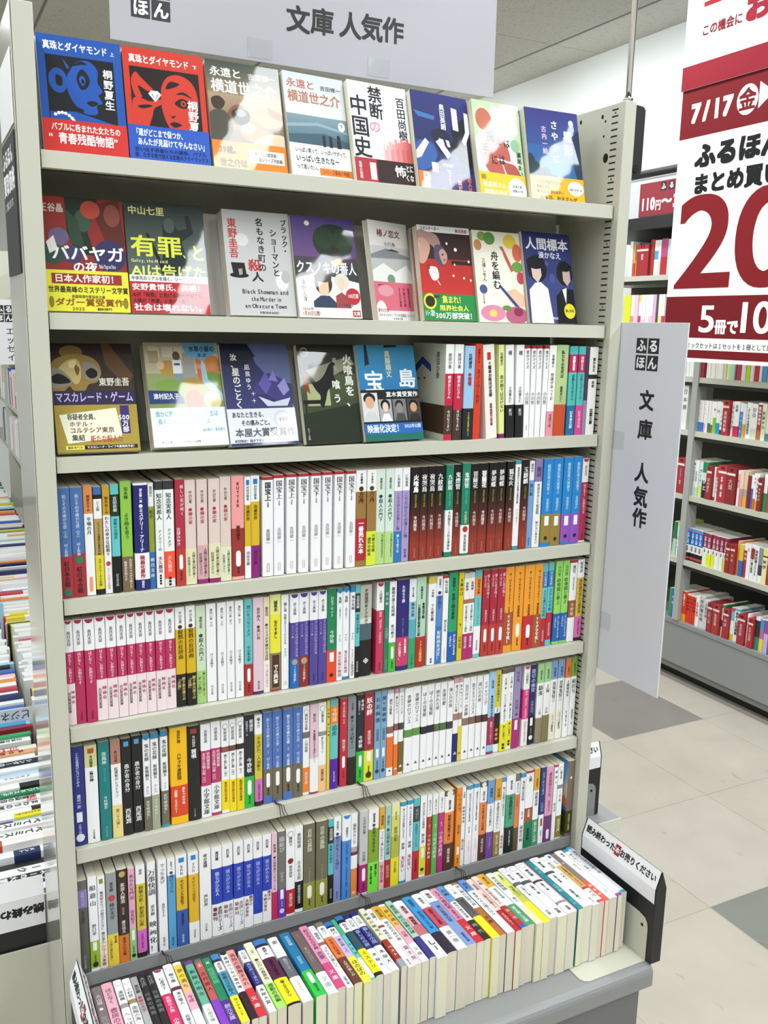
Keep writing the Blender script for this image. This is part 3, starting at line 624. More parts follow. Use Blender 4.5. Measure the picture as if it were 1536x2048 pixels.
BOOKS[6] = [
 (-9, 176, 151, '242c80 1', 'こんな夜更けにバナナかよ .06 .4 c4c8ec;渡辺一史 .48 .62 c4c8ec;文春文庫 .78 .88 a0a8d8', {'lab': (0.66, 0.76, 'f0f0f4'), 'dot': (0.92, 'e8e8f4')}),
 (180, 167, 149, 'd0d090 .22 f0f0f0 1', '今村翔吾 .1 .22 4c5020;童の神 .26 .37 333;ハルキ文庫 .86 .96 444', {'tagb': 'b44c30'}),
 (365, 152, 151, '107a7c 1', '双風神 .1 .23 dcecec;羽州ぼろ鳶組 .26 .4 58a8a8;今村翔吾 .55 .68 dcecec;祥伝社文庫 .86 .97 78b8b8', None),
 (533, 136, 150, 'b07c6c .24 f0f0f0 .66 *e8d488 1', '赤川次郎 .1 .22 402018;紅葉坂のレストラン .27 .58 333;第二十八弾！ .7 .9 806020', None),
 (681, 136, 150, '16161a 1', '愚か者の身分 .26 .55 f0f0f0;西尾潤 .72 .88 f0f0f0', {'tagb': '4c9cd4'}),
 (831, 134, 151, '16161a 1', '愚か者の身分 .26 .55 f0f0f0;西尾潤 .72 .88 f0f0f0', {'tagb': '4c9cd4'}),
 (984, 97, 150, '3484a8 .04 f0f0f2 .64 *70685c 1', '鬼の花嫁 .09 .27 444;新婚編五 .32 .47 444;クレハ .53 .62 555;実写映画化！ .68 .88 e8e4dc', {'mt': '3484a8'}),
 (1095, 109, 151, '3484a8 .06 f0f0f2 .64 *a4a890 1', '鬼の花嫁 .09 .27 444;新婚編五 .32 .47 444;クレハ .53 .62 555;実写映画化！ .68 .88 dcdccc', {'mt': '3484a8'}),
 (1237, 101, 152, '3484a8 .06 f0f0f2 .62 *70685c .97 3c98b8 1', '鬼の花嫁 .09 .27 444;新婚編五 .32 .47 444;クレハ .53 .6 555;実写映画化！ .65 .86 e8e4dc', {'mt': '3484a8'}),
 (1374, 249, 153, 'f4bc10 .6 *d84820 .92 f4bc10 1', '池井戸潤 .03 .16 5c4008;ハヤブサ消防団 .26 .54 4c3808;息もつかせぬ .62 .8 fbe8d8 R;〈田園〉ミステリー .62 .88 fbe8d8 L', None),
 (1632, 179, 151, '18181a 1', '今村翔吾 .1 .22 c8b8b0;茜唄 .24 .34 f0f0f0;ハルキ文庫 .87 .96 999', {'tagb': '9c3830'}),
 (1832, 146, 150, 'f0f0f2 .28 b83468 .66 *f0f0f2 1', '井原忠政 .06 .2 444;北近江合戦心得（六） .3 .64 fbe4ec L;竹田城悲義 .3 .48 fbe4ec R;小学館文庫 .68 .97 333', None),
 (1990, 142, 151, 'f0f0f2 .28 b83468 .65 *f0f0f2 .97 b83468 1', '井原忠政 .06 .2 444;北近江合戦心得（六） .3 .63 fbe4ec L;竹田城悲義 .3 .48 fbe4ec R;小学館文庫 .67 .94 333', None),
 (2145, 116, 150, 'f2f2f2 .28 8c5048 .34 f2f2f2 .64 *f0d820 .97 f2f2f2 1', '井原忠政 .08 .22 444;関ケ原仁義（中） .36 .62 444;戦国足軽出世物語 .66 .88 a03020', {'ring': 1}),
 (2271, 101, 150, 'f2f2f2 .28 6c4840 .34 f2f2f2 .65 *f0d820 1', '井原忠政 .08 .22 444;関ケ原仁義（中） .36 .62 444;戦国足軽出世物語 .67 .9 a03020', {'ring': 1}),
 (2383, 110, 151, 'f2f2f2 .28 302824 .34 f2f2f2 .65 *ecd020 1', '井原忠政 .08 .22 444;関ケ原仁義（下） .36 .62 444;戦国足軽出世物語 .67 .9 4c3810', {'ring': 1}),
 (2502, 151, 152, '20242e .66 *34b440 1', '審議官 .05 .18 f0f0f0 R;隠蔽捜査九・五 .06 .22 c8ccd4 L;今野敏 .46 .62 f0f0f0;新潮文庫 .87 .96 103c14', {'pill': (0.72, 0.84, 'f4f4f4')}),
 (2666, 116, 150, 'f0f0f0 .21 d4c040 .7 *d070b8 .95 301828 1', '幡大介 .03 .14 444;大あばれ二人仙斬り .23 .62 5c5010;二見時代小説文庫 .74 .93 6c2458', None),
 (2804, 144, 151, '4c70b4 .62 *706854 .91 4c70b4 1', '街とその不確かな壁 .06 .38 d4dcf0;（上） .4 .46 d4dcf0;村上春樹 .49 .62 d4dcf0;新潮文庫 .82 .91 2c2818', {'pill': (0.68, 0.8, 'f4f4f4')}),
 (2956, 149, 151, '4c70b4 .62 *706854 .97 4c70b4 1', '街とその不確かな壁 .06 .38 d4dcf0;（下） .4 .46 d4dcf0;村上春樹 .49 .62 d4dcf0;新潮文庫 .82 .91 2c2818', {'pill': (0.68, 0.8, 'f4f4f4'), 'ribbon': 1}),
 (3122, 162, 151, '4c70b4 .62 *706854 .91 4c70b4 1', '街とその不確かな壁 .06 .38 d4dcf0;（上） .4 .46 d4dcf0;村上春樹 .49 .62 d4dcf0;新潮文庫 .82 .91 2c2818', {'pill': (0.66, 0.78, 'f4f4f4')}),
 (3293, 154, 151, '4c70b4 .62 *706854 1', '街とその不確かな壁 .06 .38 d4dcf0;（下） .4 .46 d4dcf0;村上春樹 .49 .62 d4dcf0;新潮文庫 .85 .94 2c2818', {'pill': (0.7, 0.82, 'f4f4f4')}),
 (3456, 107, 150, 'f0f0f0 .29 6c6c6c .36 f0f0f0 .69 *e8842c .97 f0f0f0 1', '西村京太郎 .09 .27 444;三河恋唄 .38 .52 444;双葉文庫 .74 .88 fbe8d4', {'ring': 1}),
 (3572, 135, 151, 'e0c0cc .6 *f0eef0 .98 a03040 1', '實石沙 .1 .2 444;●近畿地方のある場所について .28 .65 5c4048;文庫版 .32 .4 803050', None),
 (3717, 131, 151, 'eeeeec .32 909090 .37 eeeeec .7 *f0c088 1', '近藤史恵 .1 .22 444;旅に出るカフェ .38 .56 444;双葉文庫 .74 .88 4c3010', {'ring': 1}),
 (3863, 48, 152, 'd8c840 1', '中島要 .08 .2 5c5010;誓いの酒 .24 .4 5c5010', None),
 (3920, 134, 152, '62b0b0 .07 e4843c .27 64c0c0 .66 5018a0 1', '今野緒 .09 .24 fbe4d0;追炎 .28 .4 1c5458;幻冬舎文庫 .8 .92 d8c8f0', None),
 (4094, 124, 151, 'bc2838 1', '盤上の向日葵（上） .04 .3 f8dce0;柚月裕子 .46 .6 f8dce0;中公文庫 .82 .9 5c0c14', {'pill': (0.67, 0.77, 'f4f4f4')}),
 (4227, 142, 151, '848c90 .68 *281c1c 1', '北方謙三 .06 .16 30343a;●チンギス紀十二 .2 .58 24282c', None),
 (4389, 127, 152, '20242e .64 *34b440 1', '審議官 .05 .18 f0f0f0 R;隠蔽捜査九・五 .06 .22 c8ccd4 L;今野敏 .46 .6 f0f0f0;新潮文庫 .85 .94 103c14', {'pill': (0.7, 0.8, 'f4f4f4'), 'ribbon': 1}),
 (4525, 162, 153, 'a02c38 .65 *e0dc38 1', '妖の絆 .05 .25 fbe4e4;誉田哲也 .42 .58 e8bcc0;文春文庫 .82 .9 3c3c0c', {'lab': (0.66, 0.77, 'f0f0e8'), 'dot': (0.93, '34340c')}),
 (4703, 109, 152, '7ca4c4 1', '石近純情 .05 .36 20405c;井原忠政 .42 .56 3c5c78;文春文庫 .78 .88 28445c', {'lab': (0.65, 0.75, 'f0f0f4'), 'dot': (0.91, '28384c')}),
 (4820, 99, 152, '7ca4c4 1', '関ケ原純情 .05 .36 20405c;井原忠政 .42 .56 3c5c78;文春文庫 .78 .88 28445c', {'lab': (0.65, 0.75, 'f0f0f4'), 'dot': (0.91, '28384c')}),
 (4933, 117, 151, 'b8c8d0 .04 f0f0f0 .42 906058 .5 f0f0f0 .54 *e8742c .9 f0f0f0 1', '朝刊な歌集 .1 .28 555;▲ .92 .95 222', None),
 (5067, 71, 151, 'd890ac .05 f0f0f0 .4 8c5450 .48 f0f0f0 .64 *e8742c 1', '春とのサイン .08 .28 555;▲ .9 .95 fee', None),
 (5151, 84, 151, 'c8c8d0 .05 f0f0f0 .4 404040 .48 f0f0f0 .62 *706028 .98 f0f0f0 1', 'キャスティング .08 .3 555;▲ .88 .93 fee', None),
 (5251, 146, 150, 'f2f2f4 .49 609048 .58 f2f2f4 1', '奇跡のロマンス .08 0.42 555;▲ .88 .92 444', None),
 (5410, 140, 150, 'f2f2f4 .49 609048 .58 f2f2f4 1', '奇跡のロマンス .08 0.42 555;▲ .88 .92 444', None),
 (5569, 112, 149, 'f2f2f4 .49 282430 .58 f2f2f4 1', 'ぼくの白雪姫 .08 0.37 555;▲ .88 .92 444', None),
 (5692, 122, 149, 'f2f2f4 .49 282430 .58 f2f2f4 1', 'ぼくの白雪姫 .08 0.37 555;▲ .88 .92 444', None),
 (5826, 99, 149, 'f2f2f4 .49 586848 .58 f2f2f4 1', '抱かれた夜 .08 0.32 555;▲ .88 .92 444', None),
 (5937, 121, 149, 'f2f2f4 .49 487040 .58 f2f2f4 1', '永遠の愛 .08 0.28 555;▲ .88 .92 444', None),
 (6070, 112, 149, 'f2f2f4 .49 403840 .58 f2f2f4 1', '強い日の夜 .08 0.32 555;▲ .88 .92 444', None),
 (6191, 99, 152, 'd8a0b4 .06 f0f0f0 .42 a08078 .5 f0f0f0 .66 *20246c 1', '愛されたくていた嘘 .08 .4 555;▲ .87 .92 ccd', None),
 (6299, 64, 152, 'd8a0b4 .06 f0f0f0 .42 a08078 .5 f0f0f0 .58 *e0d030 1', '愛の仏フリーズ .08 .36 555;▲ .88 .93 333', None),
 (6376, 135, 149, 'f2f2f4 .49 887068 .58 f2f2f4 1', '百万分の一の奇跡 .08 0.46 555;▲ .88 .92 444', None),
 (6523, 117, 149, 'f2f2f4 .49 806058 .58 f2f2f4 1', '恋するクリスマス .08 0.46 555;▲ .88 .92 444', None),
 (6653, 109, 149, 'f2f2f4 .49 604038 .58 f2f2f4 1', '遠い日の夜 .08 0.32 555;▲ .88 .92 444', None),
 (6775, 109, 149, 'f2f2f4 .49 403030 .58 f2f2f4 1', 'イチャリング .08 0.37 555;▲ .88 .92 444', None),
 (6893, 135, 152, 'a0c8e4 .55 *a42c54 .89 a0c8e4 .97 803078 1', '東堂燦 .1 .2 234;●狗神秘密の求婚 .28 .56 234;純愛ファンタジー .6 .86 fbd8e4', None),
 (7040, 111, 152, 'd8c83c .45 f0f0f0 .52 *201c18 .9 f0f0f0 1', '世界侵略は地域から .05 .38 4c480c;菅原 .46 .51 444;●●● .7 .86 d87850', None),
 (7162, 138, 152, '6c5c54 .05 f0f0f0 .66 *e8e028 1', '大山誠一郎 .1 .24 444;アリバイ崩し承ります２ .3 .64 222;新しい世界へ .68 .86 333;■■ .9 .98 222', None),
 (7309, 100, 152, '6c5c54 .05 f0f0f0 .64 *e8e028 .96 f0f0f0 1', '大山誠一郎 .1 .24 444;アリバイ崩し承ります .3 .62 222;新しい世界へ .66 .84 333;■■ .88 .95 222', None),
 (7422, 140, 152, '988cb8 .63 *b0247c 1', '光の鳥 .05 .18 4c4470;天川栄一郎 .4 .6 3c3460', {'lab': (0.65, 0.77, 'f0e8f0')}),
 (7624, 128, 151, 'f0f0f0 .29 d84088 .66 *f4ecee 1', '上田健次 .08 .22 444;銀座「四宝堂」文房具店 .3 .65 fbd0e4;人を信じてみたくなる .68 .95 666', {'semi': 'c83c74'}),
 (7763, 129, 151, '20245c .64 *16161c .98 20245c 1', '踏切の幽霊 .05 .34 b8c0ec;高野和明 .44 .6 8c94c8;文春文庫 .78 .86 aaa', {'lab': (0.66, 0.76, 'f0f0f4'), 'dot': (0.91, 'e8e8f0')}),
 (7918, 138, 151, 'a0cc90 .24 f0f0ee .68 *90846c 1', '松岡圭祐 .08 .2 34502c;鎮夷 .27 .4 444;上海 .56 .64 999', None),
 (8069, 142, 151, 'a0cc90 .24 f0f0ee .66 *847850 1', '松岡圭祐 .08 .2 34502c;上海 .27 .38 444;中篇 .56 .64 999', None),
 (8225, 138, 151, '809cc8 .23 f0f0ee .65 *ecead8 1', '垣根涼 .08 .2 243c64;首塚鬼役三 .26 .52 444;シリーズ最新刊 .68 .9 444', None),
 (8378, 137, 151, '809cc8 .23 f0f0ee .63 *ecead8 1', '垣根涼 .08 .2 243c64;首塚鬼役三 .26 .52 444;シリーズ最新刊 .66 .88 444', None),
 (8534, 123, 151, 'd8783c .24 f0f0f2 1', '上田秀人 .08 .2 5c2808;上臈様始末 .27 .48 444;母十個の者一惜 .66 .86 667', None),
 (8679, 125, 151, '74a044 .24 f0f0ee 1', '野木京子 .08 .2 2c4414;殺討ち .27 .46 444;解散後第十一惜 .66 .86 667', None),
]
BOOKS[7] = [
 (-20, 134, 149, '64645c .1 8c7cb4 .29 5c5c54 1', '嘉勝みさき .12 .27 c8bce4;有木勝利 .32 .46 3c3c38;ハヤカワ文庫 .8 .95 c8c8c0', None),
 (127, 123, 152, 'f2f2f4 .68 *94b434 .97 f2f2f4 1', '船遊山 .08 .32 444;野口卓 .5 .62 444;文春文庫 .82 .9 2c3c10', {'lab': (0.69, 0.78, 'f0f4e8'), 'dot': (0.93, '24300c')}),
 (259, 105, 149, 'f0f0f0 .71 *f4dcc8 1', '輪島屋おなつの船出のために .16 .58 666;颯月基矢 .6 .73 555;シリーズ本格 .74 .97 444', {'tagb': '7c9434'}),
 (377, 147, 151, '949c9c .66 *e8cc44 1', '葉室麟 .1 .2 303838;緋の天空 .32 .5 303838;葉室麟 .68 .76 705c10 R;この国の歴史を描く .7 .94 705c10 L', {'dot': (0.27, 'c04050')}),
 (536, 140, 152, '30241e .7 *d87830 1', '素浪人稼業 .14 .36 f0e8dc;新装版 .4 .48 b09c84;藤井邦夫 .54 .68 f0e8dc;素浪人の正義 .72 .92 4c2408', {'dot': (0.05, 'b8a468')}),
 (691, 91, 150, 'e0a8c0 .66 *94c484 1', 'あらたな門出 .06 .34 7c4058;宮本紀子 .45 .6 7c4058;文春文庫 .84 .92 24441c', {'lab': (0.67, 0.78, 'f0f4e8'), 'dot': (0.95, '1c3418')}),
 (804, 132, 151, 'f0f0f0 .2 d4c040 .7 *d068c0 .95 301828 1', '森詠 .04 .1 444;剣撃の影・剣豪同心殿 .22 .66 5c5410;二見時代小説文庫 .73 .9 6c2458', None),
 (974, 114, 152, 'f2f2f4 1', '万事快調 .08 .36 444;波木銅 .46 .58 444;映画化！ .63 .98 1a1a1a', {'big': 1}),
 (1125, 124, 152, 'f2f2f4 1', 'でっちあげ .04 .26 555;福田ますみ .47 .62 666;新潮文庫 .84 .94 777', {'ribbon': 1}),
 (1266, 113, 151, 'f0f0f2 .19 58a0d0 1', '原田マハ .04 .13 444;●風のマジム .14 .38 1c4c70;講談社文庫 .87 .97 1c4c70', None),
 (1392, 164, 152, 'f0f0f2 .24 e0b42c .6 *3c5ca8 1', 'ｙｎｈ .1 .22 556;サピエンス全史下 .27 .55 5c4408;人類の最強へ .62 .78 1c2c60;河出文庫 .87 .96 c8d4f4', {'tagb': '2c80c4'}),
 (1578, 150, 152, 'f0f0f2 .24 e0b42c .77 *f0f0ee 1', 'ｙｎｈ .1 .22 556;サピエンス全史下 .27 .55 5c4408;河出文庫 .85 .94 555', {'tagb': '2c80c4'}),
 (1748, 175, 152, 'f0f0ee 1', '夜の道標 .05 .2 666;芦沢央 .5 .63 777;中公文庫 .82 .91 888', None),
 (1937, 161, 151, 'f0f0f2 .24 2440b0 .64 *f0f0f2 1', '高村薫 .05 .15 444;我らが少女Ａ .28 .55 b8c4f4;合田シリーズ .67 .95 444 R;最新刊 .67 .83 802830 L', None),
 (2108, 159, 151, 'f0f0f2 .24 2440b0 .64 *f0f0f2 1', '高村薫 .05 .15 444;我らが少女Ａ .28 .55 b8c4f4;合田シリーズ .67 .95 444 R;最新刊 .67 .83 802830 L', None),
 (2283, 154, 151, 'f0f0f2 .24 2440b0 .64 *f0f0f2 1', '高村薫 .05 .15 444;我らが少女Ａ .28 .55 b8c4f4;合田シリーズ .67 .95 444 R;最新刊 .67 .83 802830 L', None),
 (2450, 138, 151, 'f0f0f2 .24 2440b0 .64 *f0f0f2 1', '高村薫 .05 .15 444;我らが少女Ａ .28 .55 b8c4f4;慟哭の .64 .76 802830 R;未解決事件 .67 .88 802830 L', None),
 (2602, 143, 151, 'f0f0f2 .24 2440b0 .88 f0f0f2 1', '高村薫 .05 .15 444;我らが少女Ａ .28 .55 b8c4f4', None),
 (2754, 136, 151, 'f0f0f2 .24 2440b0 .64 *f0f0f2 1', '高村薫 .05 .15 444;我らが少女Ａ .28 .55 b8c4f4;慟哭の .64 .76 802830 R;未解決事件 .67 .88 802830 L', None),
 (2901, 92, 150, 'e4c0cc .68 *c42c5c 1', '新海誠 .12 .22 803044;●小説秒速センチメートル .26 .66 443038', None),
 (3003, 122, 151, '70706c .66 *6c3cac 1', '園結び .06 .24 d0d0cc;山本力 .46 .58 c0c0bc;文春文庫 .8 .87 d4c4f0', {'lab': (0.67, 0.78, 'f0f0f4'), 'dot': (0.92, 'e0d4f4')}),
 (3139, 144, 152, 'f2f2f2 .7 *b42830 .98 f2f2f2 1', '織岡子 .09 .2 444;限界国家 .42 .56 444;双葉文庫 .74 .9 fbe0e0', {'ring': 1, 'dot': (0.37, '7c2028')}),
 (3294, 135, 152, 'f2f2f2 .64 *1a1a1a .96 f2f2f2 1', '愛知怪談 .08 .25 444;正木信太郎 .4 .62 666;愛知県の怪談本 .68 .9 ddd', None),
 (3440, 194, 152, '6c6850 .68 *90903c 1', '百年の孤独 .06 .32 c8c8b0;Ｇ・ガルシア＝マルケス .5 .72 a8a88c;新潮文庫 .88 .95 34340c', {'pill': (0.74, 0.84, 'f0f0e0')}),
 (3654, 199, 152, '6c6850 .68 *90903c 1', '百年の孤独 .06 .32 c8c8b0;Ｇ・ガルシア＝マルケス .5 .72 a8a88c;新潮文庫 .88 .95 34340c', {'pill': (0.74, 0.84, 'f0f0e0')}),
 (3868, 92, 151, '54b8bc .09 243430 .29 58bcc0 .66 *141414 1', '百田尚樹 .11 .25 e8e8e8;禁断の中国史 .31 .52 14505a;幻冬舎文庫 .82 .94 ccc', None),
 (3968, 125, 152, 'f0f0f2 .23 8090c4 1', '武田綾乃 .05 .16 444;●愛されなくても別に .18 .62 303c64;講談社文庫 .88 .97 303c64', None),
 (4112, 151, 152, 'f0f0f4 .3 4488d0 1', '福徳秀介 .14 .26 345;今日の空が一番好き、とまだ言えない僕は .33 .85 1c3c70;小学館文庫 .88 .97 1c3c70', {'semi': '3c80c8'}),
 (4276, 111, 151, 'f0f0f0 .4 b0a8a4 .46 6c2458 .5 *f0f0f0 .66 e08438 1', '堀辰のセンセ .12 .36 555;◎ .93 .97 fee', None),
 (4428, 148, 151, 'c4c4c4 .64 *a42470 .98 e8d8e4 1', 'しろがねの葉 .06 .27 444;千早茜 .48 .6 555;新潮文庫 .86 .94 3c0c28', {'pill': (0.7, 0.82, 'f4f0f4'), 'ribbon': 1}),
 (4588, 185, 151, 'f0f0f0 .24 84a424 .64 *74e43c 1', '朝倉宏景 .05 .16 444;●あめつちのうた .17 .52 3c4c0c;競馬に泣く .67 .83 1c4c10 R;青春×お仕事小説 .68 .9 1c4c10 L', None),
 (4789, 95, 151, 'dca434 .27 f0f0f0 .66 *ecb4b8 1', '黒老翁 .1 .22 5c4008;マイヤミ城に囚われた .29 .64 555;富士見文庫 .7 .92 a04858', None),
 (4897, 105, 151, 'a0ccc4 .66 *a82c30 1', '望月麻衣 .12 .24 2c5c58;●公爵家の花嫁 .27 .6 2c5c58;記念の花 .72 .88 e8b8b0', None),
 (5014, 147, 152, 'e4e49c .15 d4d46c .4 b4b440 .66 *e8e024 1', '水生大海 .1 .2 444;逆光の女 .28 .46 44440c;なぜか復讐 .7 .84 5c5c0c', None),
 (5177, 115, 151, '3c94bc .05 f0f0f4 .97 3c94bc 1', '呪いで平安な縁紬になるまで .08 .45 555;夢藤 .5 .58 555;鬼好笑い .66 .86 a04c64', {'mt': '3c94bc'}),
 (5308, 111, 151, '3c94bc .05 f0f0f4 1', '呪いで平安な縁紬になるまで .08 .45 555;夢藤 .5 .58 555;鬼好笑い .66 .86 a04c64', {'mt': '3c94bc'}),
 (5437, 118, 151, '58b8bc .1 3c4444 .29 5cbcc0 .65 *c02c38 1', '真山仁 .13 .25 a8acac;永田町のシンデレラ .31 .6 1c5858;幻冬舎文庫 .75 .9 4c0c10', None),
 (5568, 124, 152, 'f0f0f0 .62 *dcd444 .97 f0f0f0 1', 'あなたが見しの居場所 .08 .4 555;柚久那 .46 .58 555;◉ .88 .93 2c2c0c', {'lab': (0.64, 0.76, 'f0f0e8'), 'left': '2470b0'}),
 (5709, 86, 151, 'f0f0f0 .27 b42c2c 1', '糸井エネ .06 .16 444;●TAG .17 .24 222;#1 .36 .42 fbd8d8;つながる約束 .48 .8 fbd8d8', None),
 (5806, 99, 151, 'f0f0f0 .25 60b054 1', '糸井エネ .06 .16 444;●TAG .17 .24 222;#2 .36 .42 e0f4d8;つながる約束 .48 .8 e0f4d8', None),
 (5923, 108, 151, 'f0f0f0 .25 bc2c84 1', '糸井エネ .06 .16 444;●TAG .17 .24 222;#3 .36 .42 fbd8f0;つながる約束 .48 .8 fbd8f0', None),
 (6041, 183, 152, '685c48 .07 f0f0f0 .27 e4843c .66 *54342c 1', '桑野左泰 .12 .24 444;地獄は地獄で良い .3 .62 6c2c08;書物の警鐘 .72 .9 d8c4b8', {'dot': (0.04, 'e8e4d8')}),
 (6280, 106, 152, 'e8902c 1', 'いつまで .06 .3 7c3c08;畠中恵 .46 .58 7c3c08;新潮文庫 .88 .95 6c3008', {'lab': (0.74, 0.84, 'f4f0e4'), 'ribbon': 1}),
 (6395, 70, 151, 'f0f0f2 1', '小林慈 .06 .14 444;綾崎隼事情 .24 .46 555;朝日文庫 .66 .8 777', None),
 (6486, 129, 151, '4498b8 .05 f0f0f4 .62 *f4ecf0 1', '最高位の少女は能神の最愛花嫁 .1 .46 555;鬼の花嫁 .52 .6 555;ファンタジー .7 .85 b06478', {'mt': '4498b8'}),
 (6632, 125, 151, '4498b8 .05 f0f0f4 .62 *f4ecf0 1', '最高位の少女は能神の最愛花嫁 .1 .46 555;鬼の花嫁 .52 .6 555;ファンタジー .7 .85 b06478', {'mt': '4498b8'}),
 (6767, 138, 152, '685c48 .07 f0f0f0 .26 e4843c .67 *54342c 1', '桑野左泰 .12 .24 444;天を斬る剣士の悲願 .29 .62 6c2c08;書物の警鐘 .72 .9 d8c4b8', {'dot': (0.04, 'e8e4d8')}),
 (6918, 139, 152, '6c9cd0 .3 f0f0f2 .66 *74489c 1', '清朝恬 .1 .22 243c64;ト伝説女の羅記 .32 .58 555;ファンタジー .72 .88 d8c4f0', None),
 (7071, 132, 152, 'dca434 .28 f0f0f0 .68 *947c3c 1', '岩谷翔 .12 .24 5c4008;水晶宮の恋わたし .3 .64 555;富士見Ｌ文庫 .72 .97 f0e8d0', None),
 (7214, 81, 151, '4498b8 .06 f0f0f4 .7 *f4ecee 1', '嘘つき花嫁は三度恋をする .12 .5 555;最愛花嫁 .74 .92 b06478', {'mt': '4498b8'}),
 (7308, 188, 152, 'f0f0f0 .24 48a07c .66 *1a201e .99 2c8c64 1', '岩井圭也 .06 .18 444;水晶庭の恋人 .26 .56 1c4434;あの日二度と後悔する .7 .9 c8ccc8', None),
 (7510, 92, 152, '78705c .1 f0f0f0 .27 e87c48 .7 *5c5038 1', '喜多みどり .12 .25 444;さよなら、 .3 .46 7c3010', None),
 (7615, 106, 151, '4498b8 .06 f0f0f4 1', '鬼の娘白契約婚 .1 .36 555;結木ノ瀬 .5 .6 666;最愛花嫁 .68 .9 a04858', {'mt': '4498b8'}),
 (7732, 168, 152, 'b02c34 .03 f0f0f0 .48 9c5434 .66 *1c7c50 1', '人間 .06 .14 444;月砂糖 .5 .6 f0e0d4;連雀神譚 .74 .9 0c3c24', None),
 (7917, 122, 152, 'dca434 .28 f0f0f0 .66 *44946c 1', '朱雀新吾 .12 .24 5c4008;誤解英雄 .3 .48 555;富士見Ｌ文庫 .69 .96 e0f0e8', None),
 (8070, 104, 151, '243c78 .62 *f0f0f2 1', 'エス・サシノダメ .06 .36 c8d4f0;石持真 .46 .58 a0b0dc;文春文庫 .82 .9 444', {'lab': (0.67, 0.77, 'b45434')}),
 (8187, 158, 151, 'dc9cb8 .65 *743c74 1', '満身創痍の少女 .08 .4 8c3c64;青田マサ .45 .6 8c3c64', {'pill': (0.85, 0.94, 'f0e4f0')}),
 (8359, 77, 151, 'b83844 .03 f2f2f2 1', '解放入 .06 .26 555;朝比奈 .5 .62 777', None),
 (8453, 116, 151, 'f2f2f2 .28 8c8c88 .33 f2f2f2 .69 *888038 .98 f2f2f2 1', '藤木直 .1 .2 444;へっぽこ腕 .35 .5 555;双葉文庫 .73 .9 f0ecd0', {'ring': 1}),
 (8670, 142, 152, '7c685c .66 *3c3c18 .96 7c685c 1', '● .2 .24 f0e8e0;書店員さん最高 .7 .92 d8d888', {'left': '6ca0c8', 'sideart': 'G 0 0 1 .3 5490c4 a8c4d8;G 0 .3 1 .6 d8d4cc c8a890;P d07848 .3,.5 .7,.42 1,.5 1,.6 .2,.62;P 3468a8 0,.58 .5,.5 1,.62 1,.68 0,.68;R 0 .66 1 .92 eceae4;V 黒ようこ .3 .06 .75 .4 1c3448;V 口コミ続々 .3 .68 .62 .9 34343c;V 感動の名作 .7 .68 .95 .9 34343c;R 0 .92 1 1 5c6430'}),
]
